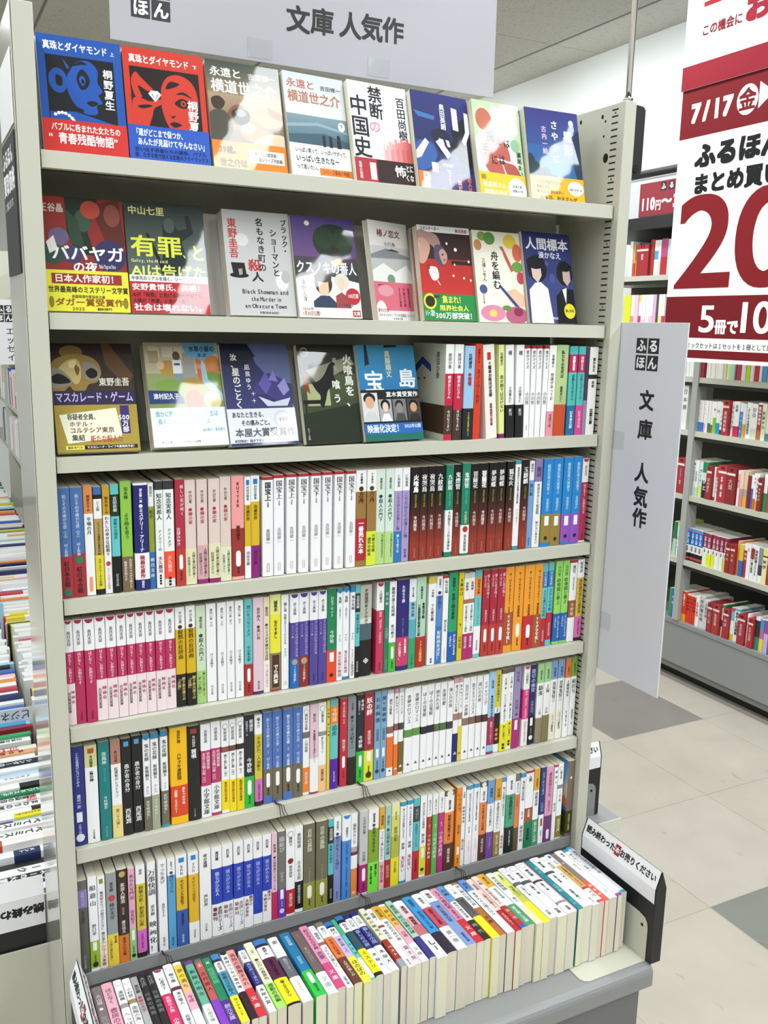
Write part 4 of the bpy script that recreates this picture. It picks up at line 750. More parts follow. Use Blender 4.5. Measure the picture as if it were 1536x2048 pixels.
TRAY = [
 (-4, 42, 150, '8c4038 .32 f0ecea 1', '', None),
 (50, 132, 150, '74686a 1', '大山誠 .12 .26 c8bcbc;◉ .3 .34 f0e0e0;三つの川 .42 .7 a89ca0', None),
 (191, 146, 150, 'dca4b4 1', 'ほどなく .08 .3 7c4058;書房の夜に .36 .7 7c4058;第三巻 .78 .92 7c4058', None),
 (360, 108, 150, 'f0f0f0 .34 988c8c .4 f0f0f0 1', '湯岡楓 .16 .3 444;へっぽこ腕更し .46 .9 444', {'ring': 1}),
 (479, 104, 150, 'f0f0f0 .3 94784c .36 f0f0f0 1', '小村悠 .14 .28 444;南陽の海 .4 .6 444;双葉文庫 .74 .9 555', {'ring': 1}),
 (594, 91, 150, '9c9c9c .68 *60a4cc 1', '葉室麟 .12 .24 303438;●緋の天空 .28 .5 a03048', None),
 (698, 97, 150, '1c1c1c 1', '大江戸 .06 .2 999;日暮の残照 .28 .6 777', None),
 (804, 102, 150, '1c1c1c 1', '大江戸 .06 .2 999;日暮の残照 .28 .6 777', None),
 (916, 139, 150, 'f0f0f2 .36 c8285c 1', '石渡淳子 .12 .3 444;恋情の人魚 .4 .62 f4c8d4;小学館文庫 .7 .95 f4d8e0', {'semi': 'a02850'}),
 (1075, 125, 150, 'f0f0f0 .34 5c2838 .39 f0f0f0 1', '楊十鳳 .14 .28 444;渚の螢火 .42 .6 333;双葉文庫 .74 .92 444', {'ring': 1}),
 (1215, 114, 150, 'f0f0ee .04 e0c440 .3 e8b080 .46 e4a0b4 .7 f0f0f0 1', '夢の満ち .1 .4 806010;今成 .5 .6 803048', None),
 (1384, 113, 150, '6c3c78 .06 64a890 .66 *f0f0f0 1', '新緑の呪文 .14 .55 1c4c40;小説文庫 .72 .9 777', None),
 (1523, 105, 150, '3c6c58 .04 b85450 .62 *7c3cb4 1', '王 .06 .14 f4dcd8;古代殺人 .2 .5 5c1c20', None),
 (1637, 122, 150, '1c7c50 .64 *4c2c7c 1', '黒 .06 .1 c0e8d0;怪談珍聞 .16 .4 68bc8c;創元文庫 .7 .92 c8b8e8', None),
 (1780, 112, 150, '3c7cbc .08 1c2438 .12 f0f0f0 .27 4c94ac .64 *e8d828 1', '東田直 .14 .25 333;悲願の少年殺人 .3 .62 143c4c;ダイヤモンド .68 .92 5c5410', None),
 (1917, 96, 150, 'f0f0f0 .62 *301820 1', '薬屋の少女の事件簿 .08 .58 444', {'mt': '141414'}),
 (2021, 115, 150, 'dc9890 .6 *c83038 1', '孤独の薔薇まみれ .06 .56 803030;文庫 .7 .9 fbd8d8', None),
 (2177, 103, 150, '24286c .07 f0f0f0 .26 24286c .62 *f2f2f4 1', '石山尚 .1 .22 555;燕は戻って来ない .28 .6 a8b0e4;本屋大賞 .66 .9 333', None),
 (2304, 131, 150, 'e8e8c4 .64 *a0d464 1', '江戸一 .12 .22 444;●江戸の春景色 .26 .6 444;感動の長編 .66 .92 2c5010', None),
 (2456, 190, 152, '3474b8 .08 141c30 .12 f0f0f0 .3 541c3c .62 *ecd81c .97 141414 1', '真井ん .14 .26 444;悪の門の彼女 .34 .58 1c0814;極上ミステリ .66 .9 5c5410', None),
 (2677, 147, 150, 'f0f0ee .32 64646a .64 *f0ece8 1', '東 .06 .12 555;鴨川ランナー .36 .56 c8c8cc;ミステリー .7 .9 b07080', None),
 (2878, 154, 150, '1c74a0 .62 *30b848 1', '荻田俊輔 .06 .22 a8d4e8;百年文 .4 .52 a8d4e8;新潮文庫 .82 .94 10501c', {'pill': (0.68, 0.8, 'f0f4f0')}),
 (3055, 146, 150, '6c5c5a .68 *f0f0f2 1', '三つ .06 .12 a89c98;●四季の誘い .28 .52 a09490;文庫 .74 .92 999', None),
 (3210, 128, 150, 'd88cac .62 *c84878 1', '好きなもの手紙 .06 .4 6c2c4c;恋愛 .44 .56 6c2c4c;文庫 .72 .9 fbd0e0', None),
 (3347, 99, 150, 'f0f0f0 .28 9c6058 .33 f0f0f0 1', '畑野智 .12 .24 444;ふたたび楽しく .36 .7 444;双葉文庫 .84 .96 444', {'ring': 1}),
 (3469, 129, 150, '78746a .07 f0f0f0 .26 e87838 .6 *64382c 1', '新川ノ .1 .22 444;幸楽の料理番 .3 .56 7c2c08;人生の愉しみ .66 .9 d8c0b4', None),
 (3615, 124, 150, '3474b8 .07 1c2438 .1 f0f0f0 .25 c4b4d4 .6 *e0dc40 1', '緑川 .12 .22 444;夢の森（上） .3 .55 4c3c60;ほのぼの .66 .9 5c5810', None),
 (3748, 66, 150, '48a87c .28 64b8bc .66 f0f0f0 .97 58b4b4 1', '幻の恋 .4 .62 1c5050', None),
 (3824, 119, 150, '3474b8 .07 141c24 .12 f0f0f0 .28 2c4c54 .58 *e4dc1c .95 141414 1', '桜井茜 .14 .26 333;ミステリ .62 .9 5c5810', None),
 (3955, 108, 150, '24286c .07 f0f0f0 .26 24286c .6 *f2f2f4 1', '石川尚 .1 .22 555;暮しの小説 .28 .56 a8b0e4;本屋大 .66 .9 444', None),
 (4078, 122, 150, '24286c .07 f0f0f0 .26 24286c .6 *f2f2f4 1', '石川尚 .1 .22 555;暮しの小説 .28 .56 a8b0e4;本屋大 .66 .9 444', None),
 (4249, 96, 150, 'e0dcc0 .56 *943028 .88 98989c 1', '神様の御用人 .08 .5 444;ベスト .66 .84 f0d8cc', None),
 (4354, 101, 150, 'f0f0f0 .3 8c4c38 .34 f0f0f0 1', '遠藤ノ .08 .22 444;暗殺の街 .38 .55 333;双葉文庫 .88 .97 444', {'ring': 1}),
 (4464, 116, 150, 'dca434 .24 f0f0f0 .66 e8ccd4 1', '新谷晶 .06 .2 5c4008;狼の花の夜の姫 .28 .62 444;富士見 .7 .95 604048', None),
 (4595, 116, 150, 'f0f0f0 .03 e0b448 .34 ecac80 .46 e8a8b8 .7 f4f0f2 1', '夢の満ち .1 .4 7c5c10;白夜 .5 .6 803048;文庫 .76 .92 777', None),
 (4729, 105, 150, 'a0c8b4 .66 *34347c 1', '霧島悠 .08 .24 1c4438;妖の屋敷の謎 .28 .6 1c4438', None),
 (4845, 169, 150, 'f0ecee .12 e8c4cc .3 d89aa4 .45 c06870 .62 *f0f0f0 1', '滝羽涼 .1 .24 5c3038;暗殺姫 .3 .45 4c2028;しー .72 .9 444', None),
 (5034, 163, 150, '2c90cc .66 *2c1c34 1', '警視庁 .06 .2 104c74;●女神のいない朝 .28 .6 104c74', None),
 (5210, 165, 150, 'f0f0f2 .26 c44860 .62 *f0f0f4 1', '明治文 .08 .2 555;薔薇十字の屋敷 .3 .58 701c30;第一巻 .7 .9 999', None),
 (5384, 173, 151, 'f0f0f4 .22 5484c4 .24 7c94c4 1', '角田 .06 .16 444;青い百合の花 .3 .6 30487c;講談社文庫 .8 .95 30487c', {'left': '4878b8'}),
 (5567, 134, 150, 'd898b4 .3 d088a8 .6 *c02c34 1', '王子の婚約者 .05 .4 6c2c50;恋愛の話 .42 .58 6c2c50;文庫 .7 .92 fbd0d0', None),
 (5710, 117, 150, '5c98cc .3 f0f0f0 .66 *2c2420 1', '岩崎 .06 .2 1c3c60;神社の異世界書 .32 .62 444;時代 .7 .92 a89c90', None),
 (5836, 139, 150, 'f0f0f0 .26 5c585c .62 *ecdc24 1', '三木 .1 .2 555;星空のカフェ .3 .58 2c2c30', None),
 (5984, 114, 150, 'b87434 .04 f0f0f0 .5 *b0682c 1', '深い緑の伝説の庭 .06 .46 444;文庫 .66 .8 5c2c08', None),
 (6112, 147, 151, '5c8cc8 .22 f0f0f2 .66 f0eef0 1', '南町 .06 .18 24406c;夏休みの公園の日々 .26 .7 555', {'left': '4878b8'}),
 (6269, 112, 150, 'ecccc0 .62 *ac2430 1', '高里椎 .1 .22 5c4038;王都の花嫁さん .3 .58 5c4038;ミステリー .68 .9 f4d0d0', None),
 (6391, 105, 150, 'ecd4cc .6 *ac3430 .95 3c5ca8 1', '小林 .08 .18 5c4440;夢の国の花嫁さん .26 .56 5c4440;第二巻 .66 .86 e8b0a8', None),
 (6505, 150, 150, 'dcaa34 .26 f0f0f0 .62 *48946c 1', '喜多由 .06 .2 5c4008;異世界英雄 .3 .5 555;富士見Ｌ文庫 .66 .95 e0f0e8', None),
 (6669, 121, 150, 'e8ece4 .66 *d8d4b4 1', '夜の植物園 .08 .36 555;春の .5 .6 777', None),
 (6804, 131, 150, 'e4e8b4 .14 d4d86c .4 c0c444 .62 *ecdc20 1', '水瀬恭一 .06 .2 505410;浅倉りう .3 .5 505410', None),
 (6951, 132, 150, 'f0f0f0 .3 64646a .36 f0f0f0 1', '楠木蓮 .14 .26 444;仏間の大事 .4 .58 333;双葉 .86 .95 555', {'ring': 1}),
 (7098, 174, 151, 'f0f0f0 .3 4c4c54 .36 f0f0f0 1', '楠木蓮 .14 .26 444;仏間の二番 .4 .58 333;双葉 .86 .95 555', {'ring': 1}),
 (7283, 175, 151, 'f0f0f0 .36 3c3434 .4 f0f0f0 .78 888 .82 f0f0f0 1', '楠木蓮 .14 .28 444;仏間の三番 .42 .58 333;双葉 .88 .96 555', {'ring': 1}),
 (7467, 23, 150, 'd894a8 1', '', None),
 (7499, 105, 150, '187c84 1', '消え .14 .28 88c8cc;小学館 .5 .66 88c8cc;文庫 .8 .92 68b0b4', None),
 (7615, 176, 151, 'f0f0f0 .3 484848 .35 f0f0f0 1', '楠木蓮 .1 .22 444;仏間の真義 .38 .54 333;双葉文庫２ .68 .88 444', {'ring': 1}),
 (7802, 122, 150, 'f0f0f0 1', '遠田詩 .12 .26 444;月神の .36 .5 555;双葉文庫 .86 .96 444', {'ring': 1}),
 (7935, 115, 150, 'f0f0f4 .24 cca050 .7 *b42c30 .74 f0f0f0 .96 b82c48 1', '村田 .14 .22 4c5c8c;不思議な国の二人の少年 .28 .68 4c3410;河出 .78 .9 333', {'tagb': '2c68b0'}),
 (8058, 85, 150, '7c6c64 .6 *e84c3c 1', '物 .2 .24 c8b8b0;最新作 .66 .92 fbd8d0', None),
 (8155, 160, 151, 'eeeeea 1', '楠本 .06 .14 446;東京の宿にて .3 .5 888;文春 .8 .9 aaa', None),
 (8332, 95, 150, '3490b4 .05 f0f0f4 .95 78286c 1', '縁を結んで六秘書の .1 .5 666;スターツ .7 .84 999', {'mt': '3490b4'}),
 (8438, 118, 150, '3490b4 .04 b4b8bc .5 d0d4d8 .95 3c88a8 1', '鬼灯りの夜の花嫁の夜 .1 .6 555', None),
]
FACES = [
 (1, 0.0072, 0.1017, 0.147, 0.016, 0, 14, '1f50a4', None, 'blue cover with a dark woodcut face', 'R .09 .17 .9 .77 14151b;S 1f50a4 .12,.34 .2,.28 .3,.31 .33,.4 .28,.48 .19,.49 .12,.43;S 14151b .2,.34 .27,.36 .26,.43 .2,.42;S 1f50a4 .36,.3 .46,.21 .6,.19 .7,.26 .69,.36 .74,.44 .69,.48 .73,.54 .66,.57 .66,.64 .52,.65 .4,.58 .33,.48 .32,.38;S 14151b .44,.35 .5,.27 .56,.29 .6,.36 .55,.43 .48,.44;S 1f50a4 .47,.36 .51,.32 .55,.36 .51,.41;E .515 .37 .018 .02 101018;S 14151b .4,.25 .5,.2 .58,.22 .5,.23;S 14151b .54,.55 .62,.53 .68,.55 .6,.58;S 1f50a4 .28,.16 .3,.2 .36,.26 .33,.27;S 14151b .12,.6 .3,.58 .5,.62 .4,.66 .2,.65;P 1f50a4 .1,.66 .4,.64 .86,.72 .86,.77 .1,.77;E .16 .68 .02 .014 f4f4f4;E .2 .665 .02 .014 f4f4f4;E .24 .66 .02 .014 f4f4f4;E .28 .665 .02 .014 f4f4f4;E .32 .68 .02 .014 f4f4f4;E .35 .7 .02 .014 f4f4f4;E .37 .72 .02 .014 f4f4f4;E .39 .745 .02 .014 f4f4f4;T 真珠とダイヤモンド .07 .05 .84 .13 f4f4f4;T 上 .87 .08 .92 .12 f4f4f4;V 桐野夏生 .76 .24 .88 .6 f4f4f4;O .72 c8302c;T バブルに呑まれた女たちの .1 .75 .92 .82 f8ece8;T “青春残酷物語” .06 .83 .94 .93 f8ece8'),
 (1, 0.1111, 0.105, 0.147, 0.016, 0, 14, 'c6382a', 'c43a2c', 'red cover with a dark woodcut face', 'R .07 .17 .93 .77 1c1414;S c6382a .44,.36 .52,.24 .68,.2 .84,.26 .9,.4 .87,.56 .78,.68 .64,.76 .52,.7 .44,.54;S 1c1414 .5,.34 .56,.27 .68,.28 .6,.32;S 1c1414 .6,.46 .7,.41 .82,.46 .7,.5;E .71 .455 .035 .028 c6382a;E .71 .455 .015 .014 1c1414;S 1c1414 .62,.38 .72,.35 .83,.4 .72,.375;S 1c1414 .52,.55 .55,.58 .6,.57 .56,.6;S 1c1414 .52,.65 .58,.63 .67,.65 .58,.68;S c6382a .08,.3 .14,.22 .2,.26 .3,.33 .34,.36 .28,.38 .16,.34 .2,.44 .12,.44;S c6382a .08,.48 .18,.45 .3,.47 .42,.44 .44,.48 .34,.53 .3,.62 .2,.77 .08,.77;S 1c1414 .14,.52 .26,.5 .32,.51 .2,.54;P f0f0f0 .28,.4 .32,.37 .4,.37 .44,.4 .36,.47;P 9a9aa0 .31,.4 .41,.4 .36,.45;P f0f0f0 .34,.4 .38,.4 .36,.445;T 真珠とダイヤモンド .07 .06 .82 .14 f4f4f4;T 下 .86 .09 .92 .13 f4f4f4;V 桐野夏生 .75 .42 .9 .8 f4f4f4;O .69 2a54b4;T 「運がどこまで保つか、 .06 .72 .7 .79 f0f4fc;T あんたが見届けてやんなさい」 .1 .8 .97 .87 f0f4fc;T 狂い出す若者たちの運命、バブル .06 .885 .95 .925 10204c;T 彼、たぎる地で迎える圧巻のクライマックス .06 .93 .97 .975 10204c'),
 (1, 0.2207, 0.105, 0.147, 0.014, 2, 14, '4c4438', None, 'brown cover with two hands', 'G 0 0 1 .3 3c443c 8c7c64;G 0 .3 1 .75 a89074 6c5848;S c89058 .58,.46 .72,.34 .95,.3 1,.36 1,.52 .8,.58 .66,.54;S 8c5434 .8,.38 1,.44 1,.5 .84,.46;S b07048 .34,.56 .5,.52 .66,.58 .86,.64 .96,.72 .7,.75 .46,.7;S d0a078 .4,.6 .5,.55 .62,.58 .56,.64 .46,.66;S 7c5038 .24,.48 .34,.4 .46,.4 .42,.5 .34,.58 .26,.56;S 24201e .3,.46 .42,.42 .54,.46 .52,.54 .4,.58 .32,.54;S 7c7470 .35,.45 .44,.43 .5,.47 .44,.5 .37,.49;S a86c48 .22,.54 .3,.56 .36,.6 .34,.63 .26,.6;S d8c4a8 .62,.7 .8,.64 1,.64 1,.75 .6,.75;S 4c4840 .0,.5 .2,.46 .3,.6 .2,.75 .0,.75;S 3c2c24 .04,.36 .14,.33 .22,.38 .16,.45 .06,.44;T 永遠と .05 .06 .48 .15 e8e8e0;T 吉田修一 .56 .08 .95 .14 c8c8c0;T 横道世之介 .05 .17 .95 .3 f0f0ea;O .74 e07e24;T 39歳。 .08 .78 .36 .86 2c1c0c;R .48 .8 .97 .92 e8e4dc;T 累計53万部突破！ .56 .815 .9 .855 444;T 超人気シリーズ完結編 .52 .865 .94 .905 444;T 世之介は .08 .9 .45 .98 2c1c0c'),
 (1, 0.332, 0.0967, 0.147, 0.014, 6, 14, 'd4d8d8', None, 'pale grey seaside cover', 'G 0 0 1 .4 c8d4d8 dcdcd8;G 0 .4 1 .68 7c94a0 4c6878;P 8ca4b0 .0,.5 .5,.46 1,.52 1,.54 .5,.49 0,.53;P 3c5868 0,.6 .6,.56 1,.62 1,.68 0,.68;E .58 .6 .025 .025 1c2024;R .555 .62 .605 .69 1c2024;E .69 .6 .025 .025 1c2024;R .665 .62 .72 .69 1c2024;E .83 .585 .03 .03 1c2024;R .795 .61 .865 .69 1c2024;T 永遠と .05 .06 .52 .15 b0705c;T 吉田修一 .6 .09 .95 .14 34343a;T 横道世之介 .05 .17 .92 .29 b0705c;E .9 .47 .06 .045 f0f0f0;T 下 .87 .445 .93 .49 333;O .69 eeeeec;T いっぱい笑って、いっぱいサボって、 .08 .72 .97 .77 444;T いっぱい生きたなー .08 .79 .8 .86 333;T って思いたい。 .08 .88 .46 .93 444;R .45 .9 1 .97 e07c28;T シリーズ最後の物語 .5 .91 .95 .96 7c3408'),
 (1, 0.4304, 0.1012, 0.147, 0.018, 6, 14, 'eeeef0', None, 'white cover with huge black characters and a pink crowd', 'V 中国史 .0 .14 .31 .76 1c1c20;V 禁断 .3 .03 .6 .36 1c1c20;T の .3 .37 .5 .5 d88c98;V 百田尚樹 .8 .1 .96 .54 2c2c30;R 0.440 0.660 0.490 .76 f2d4d4;E 0.465 0.648 .024 .019 f2d4d4;R 0.500 0.620 0.550 .76 ecc0c0;E 0.525 0.608 .024 .019 ecc0c0;R 0.560 0.630 0.610 .76 e8b0b0;E 0.585 0.618 .024 .019 e8b0b0;R 0.610 0.590 0.660 .76 e6acac;E 0.635 0.578 .024 .019 e6acac;R 0.660 0.610 0.710 .76 e09c9c;E 0.685 0.598 .024 .019 e09c9c;R 0.710 0.560 0.760 .76 dc9090;E 0.735 0.548 .024 .019 dc9090;R 0.760 0.590 0.810 .76 d88484;E 0.785 0.578 .024 .019 d88484;R 0.810 0.550 0.860 .76 d87c7c;E 0.835 0.538 .024 .019 d87c7c;R 0.860 0.570 0.910 .76 d27070;E 0.885 0.558 .024 .019 d27070;R 0.910 0.540 0.960 .76 cc6464;E 0.935 0.528 .024 .019 cc6464;R 0.950 0.580 1.000 .76 c85c5c;E 0.975 0.568 .024 .019 c85c5c;R 0.530 0.680 0.580 .76 e4a8a8;E 0.555 0.668 .024 .019 e4a8a8;R 0.630 0.670 0.680 .76 d88c8c;E 0.655 0.658 .024 .019 d88c8c;R 0.730 0.660 0.780 .76 d07c7c;E 0.755 0.648 .024 .019 d07c7c;R 0.830 0.650 0.880 .76 c86868;E 0.855 0.638 .024 .019 c86868;R 0.900 0.660 0.950 .76 c05858;E 0.925 0.648 .024 .019 c05858;O .76 30181c;R 0 .76 .36 1 a83038;R .24 .8 .34 .97 e8e0e0;T とに .86 .78 .99 .86 f0f0f0;T 怖 .66 .8 .86 .92 f0f0f0;V 衝撃の問題 .04 .8 .12 .97 f0c8c8;T くな .84 .88 .99 .95 f0f0f0'),
 (1, 0.5332, 0.105, 0.147, 0.015, 6, 14, '2a3276', None, 'navy cover with huge white characters and a dark tree', 'G 0 0 1 .5 2a2c70 20285c;G 0 .5 1 .8 283c78 1c2048;P 3c6cac .02,.2 .4,.24 .36,.28 .1,.26;S 0c1020 .66,.34 .8,.26 1,.24 1,.7 .84,.7 .7,.62 .6,.54 .68,.46;S 34589c 0,.56 .16,.5 .32,.54 .36,.66 .22,.78 0,.8;S 141a34 .3,.42 .44,.36 .6,.4 .64,.5 .56,.62 .4,.6;P f0f0f4 .7,.12 .8,.13 .8,.36 .7,.35;P f0f0f4 .93,.15 1,.16 1,.36 .9,.5 .84,.46 .92,.36;P f0f0f4 0,.62 .18,.48 .24,.52 .08,.68 0,.7;P f0f0f4 .36,.5 .44,.47 .62,.62 .55,.67;P f0f0f4 .42,.46 .5,.47 .52,.53 .46,.53;P f0f0f4 .54,.47 .6,.475 .62,.54 .57,.54;R .25 .72 .36 .93 f0f0f4;V 奥田英朗 .48 .1 .58 .37 e8e8ec;T river .44 .7 .64 .76 e8e8ec;T 下 .5 .78 .59 .85 e8e8ec;O .82 3c2c60;P d87838 0,.82 .2,.82 .2,.9 .12,1 0,1;R .08 .83 .18 1 e8e0d8;V 圧倒の犯罪小説 .09 .84 .17 .99 333;V 捜査線上の３人の男 .5 .84 .58 .99 e8d8f0;V 誰だ .64 .88 .8 .99 f0b0a8;V 犯人は .82 .84 .98 .99 e86858'),
 (1, 0.64, 0.0934, 0.147, 0.015, 6, 14, 'b4cca0', 'e8e8e0', 'pale green cover with a round red pie on plates', 'E .2 .2 .22 .16 c4d8b0;E .22 .2 .17 .12 b86850;E .7 .26 .2 .15 eeeada;E .72 .25 .14 .1 a85848;E .46 .1 .08 .07 f0eee0;E .45 .62 .42 .3 eeeada;E .42 .58 .3 .23 b4584c;E .72 .74 .16 .1 a85044;P eeeada .42,.6 .98,.64 .98,.66 .44,.62;P eeeada .5,.6 .72,.94 .66,.96;E .85 .44 .1 .07 8cb490;T 掬 .24 .3 .42 .44 241c1c;T え .44 .37 .56 .46 241c1c;T は .6 .36 .74 .48 241c1c;T 手 .12 .45 .28 .58 241c1c;T に .3 .56 .44 .68 241c1c;T は .46 .55 .6 .67 241c1c;V 瀬尾まいこ .86 .5 .96 .84 222;O .76 e0c034;R .04 .79 .14 .84 a88420;T 書店員さん .06 .86 .56 .92 f8f4e0;T 絶賛の声が .06 .94 .6 .99 f8f4e0;E .8 .92 .2 .13 f0f0f0;T 本屋大賞 .7 .87 .9 .9 2c5c4c;T 感動の声 .68 .92 .92 .95 444'),
 (1, 0.7351, 0.105, 0.147, 0.015, 0, 14, '2c3478', None, 'blue night-sky cover with dark treetops', 'G 0 0 1 .4 2c2c74 284888;G 0 .4 1 .78 285898 246490;E .86 .12 .045 .035 f4f4ec;E .1 .72 .14 .14 14303c;E .04 .6 .08 .1 14303c;E .3 .74 .12 .1 143040;E .46 .78 .1 .06 1c4450;E .98 .5 .14 .3 20304c;R .27 .66 .29 .78 0c2028;V さやかに .46 .1 .6 .6 e8e4c8;V 星影 .68 .2 .86 .5 e8e4c8;V 古内一絵 .28 .18 .38 .5 d8b4c8;O .74 eca81c;T 父に何かが起きたのか― .1 .78 .58 .83 4c3408;T 真実を求め、 .1 .84 .4 .88 4c3408;T 富子は山に身を託す― .1 .89 .6 .93 4c3408;E .84 .85 .15 .08 f4f0e8;T 感動の家族小説 .72 .85 .96 .88 444;T ある日、お父さんが .08 .95 .92 .995 2c1c04'),
 (2, 0.0006, 0.1037, 0.147, 0.016, 0, 13, '8c2c26', '8c2c30', 'red and dark green monster cover', 'G 0 0 .5 .5 a02c24 7c2c28;P 1c2c24 .3,0 .7,0 .55,.3 .62,.5 .4,.5 .3,.3;P 5c241c .6,.05 .95,.0 1,.4 .8,.46;E .5 .2 .1 .1 3c5440;E .6 .1 .12 .08 b84838;P 2c4434 .3,.1 .44,.2 .5,.44 .34,.4;E .2 .35 .12 .08 6c5c84;E .12 .5 .14 .09 2c4c44;E .86 .14 .1 .1 8c4840;E .35 .5 .12 .08 443c64;E .8 .5 .2 .14 34305c;P e8e4e0 .05,.4 .14,.34 .18,.46 .08,.5;T 王谷晶 .0 .06 .28 .14 d8d4cc;T ババヤガ .1 .42 .98 .56 f0f0f0;T の夜 .34 .56 .64 .66 f0f0f0;T Baba Yaga no Yoru .66 .57 .86 .62 e0e0e0;O .64 e6e040;R .08 .67 .92 .76 9c3028;T 日本人作家初！ .11 .675 .89 .75 f8f4e8;T 世界最高峰のミステリー文学賞 .03 .78 .99 .84 2c2c10;T 英国推理作家協会主催 .3 .855 .7 .885 5c5418;T ダガー賞受賞作 .1 .885 .93 .955 8c4818;E .06 .92 .03 .05 8c8420;E .95 .92 .03 .05 8c8420;T 2025 .28 .958 .46 .995 7c5410;T 翻訳部門 .52 .965 .85 .99 4c4410'),
 (2, 0.1065, 0.105, 0.148, 0.018, 0, 13, '48524c', '4c2428', 'dark green cover with big yellow-green characters', 'G 0 0 1 .65 2c3834 5c6864;P 1c2428 .46,.2 .6,.16 .66,.24 .78,.22 .76,.1 .82,.1 .86,.26 .7,.34 .74,.5 .7,.64 .4,.64 .46,.4;E .55 .2 .07 .07 4c5650;P 101818 .24,.28 .28,.28 .46,.6 .42,.62;T 中山七里 .04 .04 .5 .12 e0dc90;T 有罪 .04 .3 .7 .5 e0e44c;T 、 .7 .4 .8 .5 e0e44c;T と .8 .36 1 .52 e0e44c;T Guilty, the AI said .04 .51 .5 .55 d8d890;T AIは告げた .04 .56 1 .68 e0e47c;O .66 b82a30;R 0 .66 1 .72 f0f0ee;T 半歩先のリアルを描く、リーガルミステリ .02 .67 .96 .71 222;T 安野貴博氏、共感！ .02 .735 .95 .8 f8f0f0;T AIが「有罪」と告げる時代が来ても、 .02 .815 .97 .86 400c10;T 人間が「希望」と告げる限り、 .02 .87 .8 .91 400c10;T 社会は壊れない。 .03 .915 .96 .985 fff'),
 (2, 0.2405, 0.1, 0.147, 0.018, 3, 13, 'c6c6c6', None, 'light grey cover with a black top hat', 'E .26 .28 .1 .06 e0e0e0;E .82 .66 .1 .09 e8e8e8;E .88 .62 .07 .06 b8b8b8;V 東野圭吾 .06 .08 .2 .46 b83838;V ブラック・ .84 .06 .98 .4 1c1c1c;V ショーマンと .67 .16 .81 .62 1c1c1c;V 名もなき町の .48 .06 .6 .58 1c1c1c;T 殺 .32 .46 .52 .58 b83038;T 人 .36 .58 .54 .68 1c1c1c;E .18 .62 .14 .025 141414;P 141414 .07,.5 .27,.5 .29,.63 .1,.63;P a8a098 .17,.56 .23,.555 .23,.61 .18,.62;T Black Showman and .2 .74 .9 .8 2c2c2c;T the Murder in .32 .81 .78 .87 2c2c2c;T an Obscure Town .22 .88 .86 .935 2c2c2c;T KOBUNSHA BUNKO .44 .955 .72 .985 444'),
 (2, 0.3426, 0.105, 0.147, 0.015, 6, 13, '504878', None, 'purple cover with a great tree at dusk', 'G 0 0 1 .4 54488c 6c4c7c;G 0 .4 1 .65 4c4050 304038;E .64 .24 .32 .18 24342c;E .5 .2 .16 .11 2c402c;E .8 .22 .16 .12 2c402c;R .6 .3 .72 .46 2c241c;P e8a83c .56,.44 .72,.4 .8,.46 .6,.47;E .25 .07 .04 .025 f0e8d0;P f0f0ec 0,.62 .3,.56 .7,.6 1,.64 1,1 0,1;E .42 .66 .14 .11 3c2c24;P e8c8a8 .34,.62 .5,.62 .5,.74 .42,.8 .34,.74;E .42 .6 .14 .05 3c2c24;P 34405c .24,.84 .36,.78 .5,.78 .62,.86 .62,.9 .24,.9;E .72 .63 .12 .08 e0dcd0;P ecd0b8 .66,.6 .76,.6 .76,.7 .7,.74 .66,.7;P a04848 .6,.78 .7,.74 .82,.8 .84,.9 .6,.9;T クスノキの番人 .02 .44 .98 .57 f4f4f0;V 東野圭吾 .05 .63 .17 .84 2c2c2c;E .88 .78 .12 .085 b83038;T 100万部 .79 .75 .97 .8 f8e8e8;T 初のアニメーション映画化 .22 .855 .9 .885 444;T 2026年 .05 .9 .24 .93 a03040;T 1月30日公開！ .05 .935 .36 .985 a03040;R .85 .92 .98 .985 b03038;T 文庫 .86 .93 .97 .975 f8e8e8'),
 (2, 0.4677, 0.093, 0.148, 0.01, 24, 10, 'e8e6e2', None, 'white cover with a pink band turned away', 'G 0 .25 1 .62 d0d0d0 b4b8b4;P 8c9094 0,.34 .4,.27 1,.34 1,.36 0,.38;P 44505c .4,.29 .55,.27 .75,.29 .7,.3;P f0f0ee 0,.5 .3,.42 .6,.5 .9,.42 1,.5 1,.62 0,.62;E .46 .58 .1 .05 7c9c84;T 椿ノ恋文 .2 .08 .8 .16 7c4038;T 小川糸 .34 .2 .68 .25 5c5c5c;O .61 df7386;R 0 .9 1 1 f0eeec;E .12 .92 .14 .12 f0eeec;T 80000 .06 .63 .3 .66 801c38;V 鎌倉の文具店 .84 .66 .9 .86 8c2c48;V 手紙を代筆 .72 .66 .78 .86 8c2c48;V 主人公の物語 .6 .66 .66 .86 8c2c48;E .28 .7 .2 .06 e8a0ac;T 第90万部 .02 .88 .3 .92 c04860;T のベストセラー『ツバキ文具店』シリーズ .04 .93 .98 .965 444;T 幻冬舎文庫 .4 .97 .64 .995 666'),
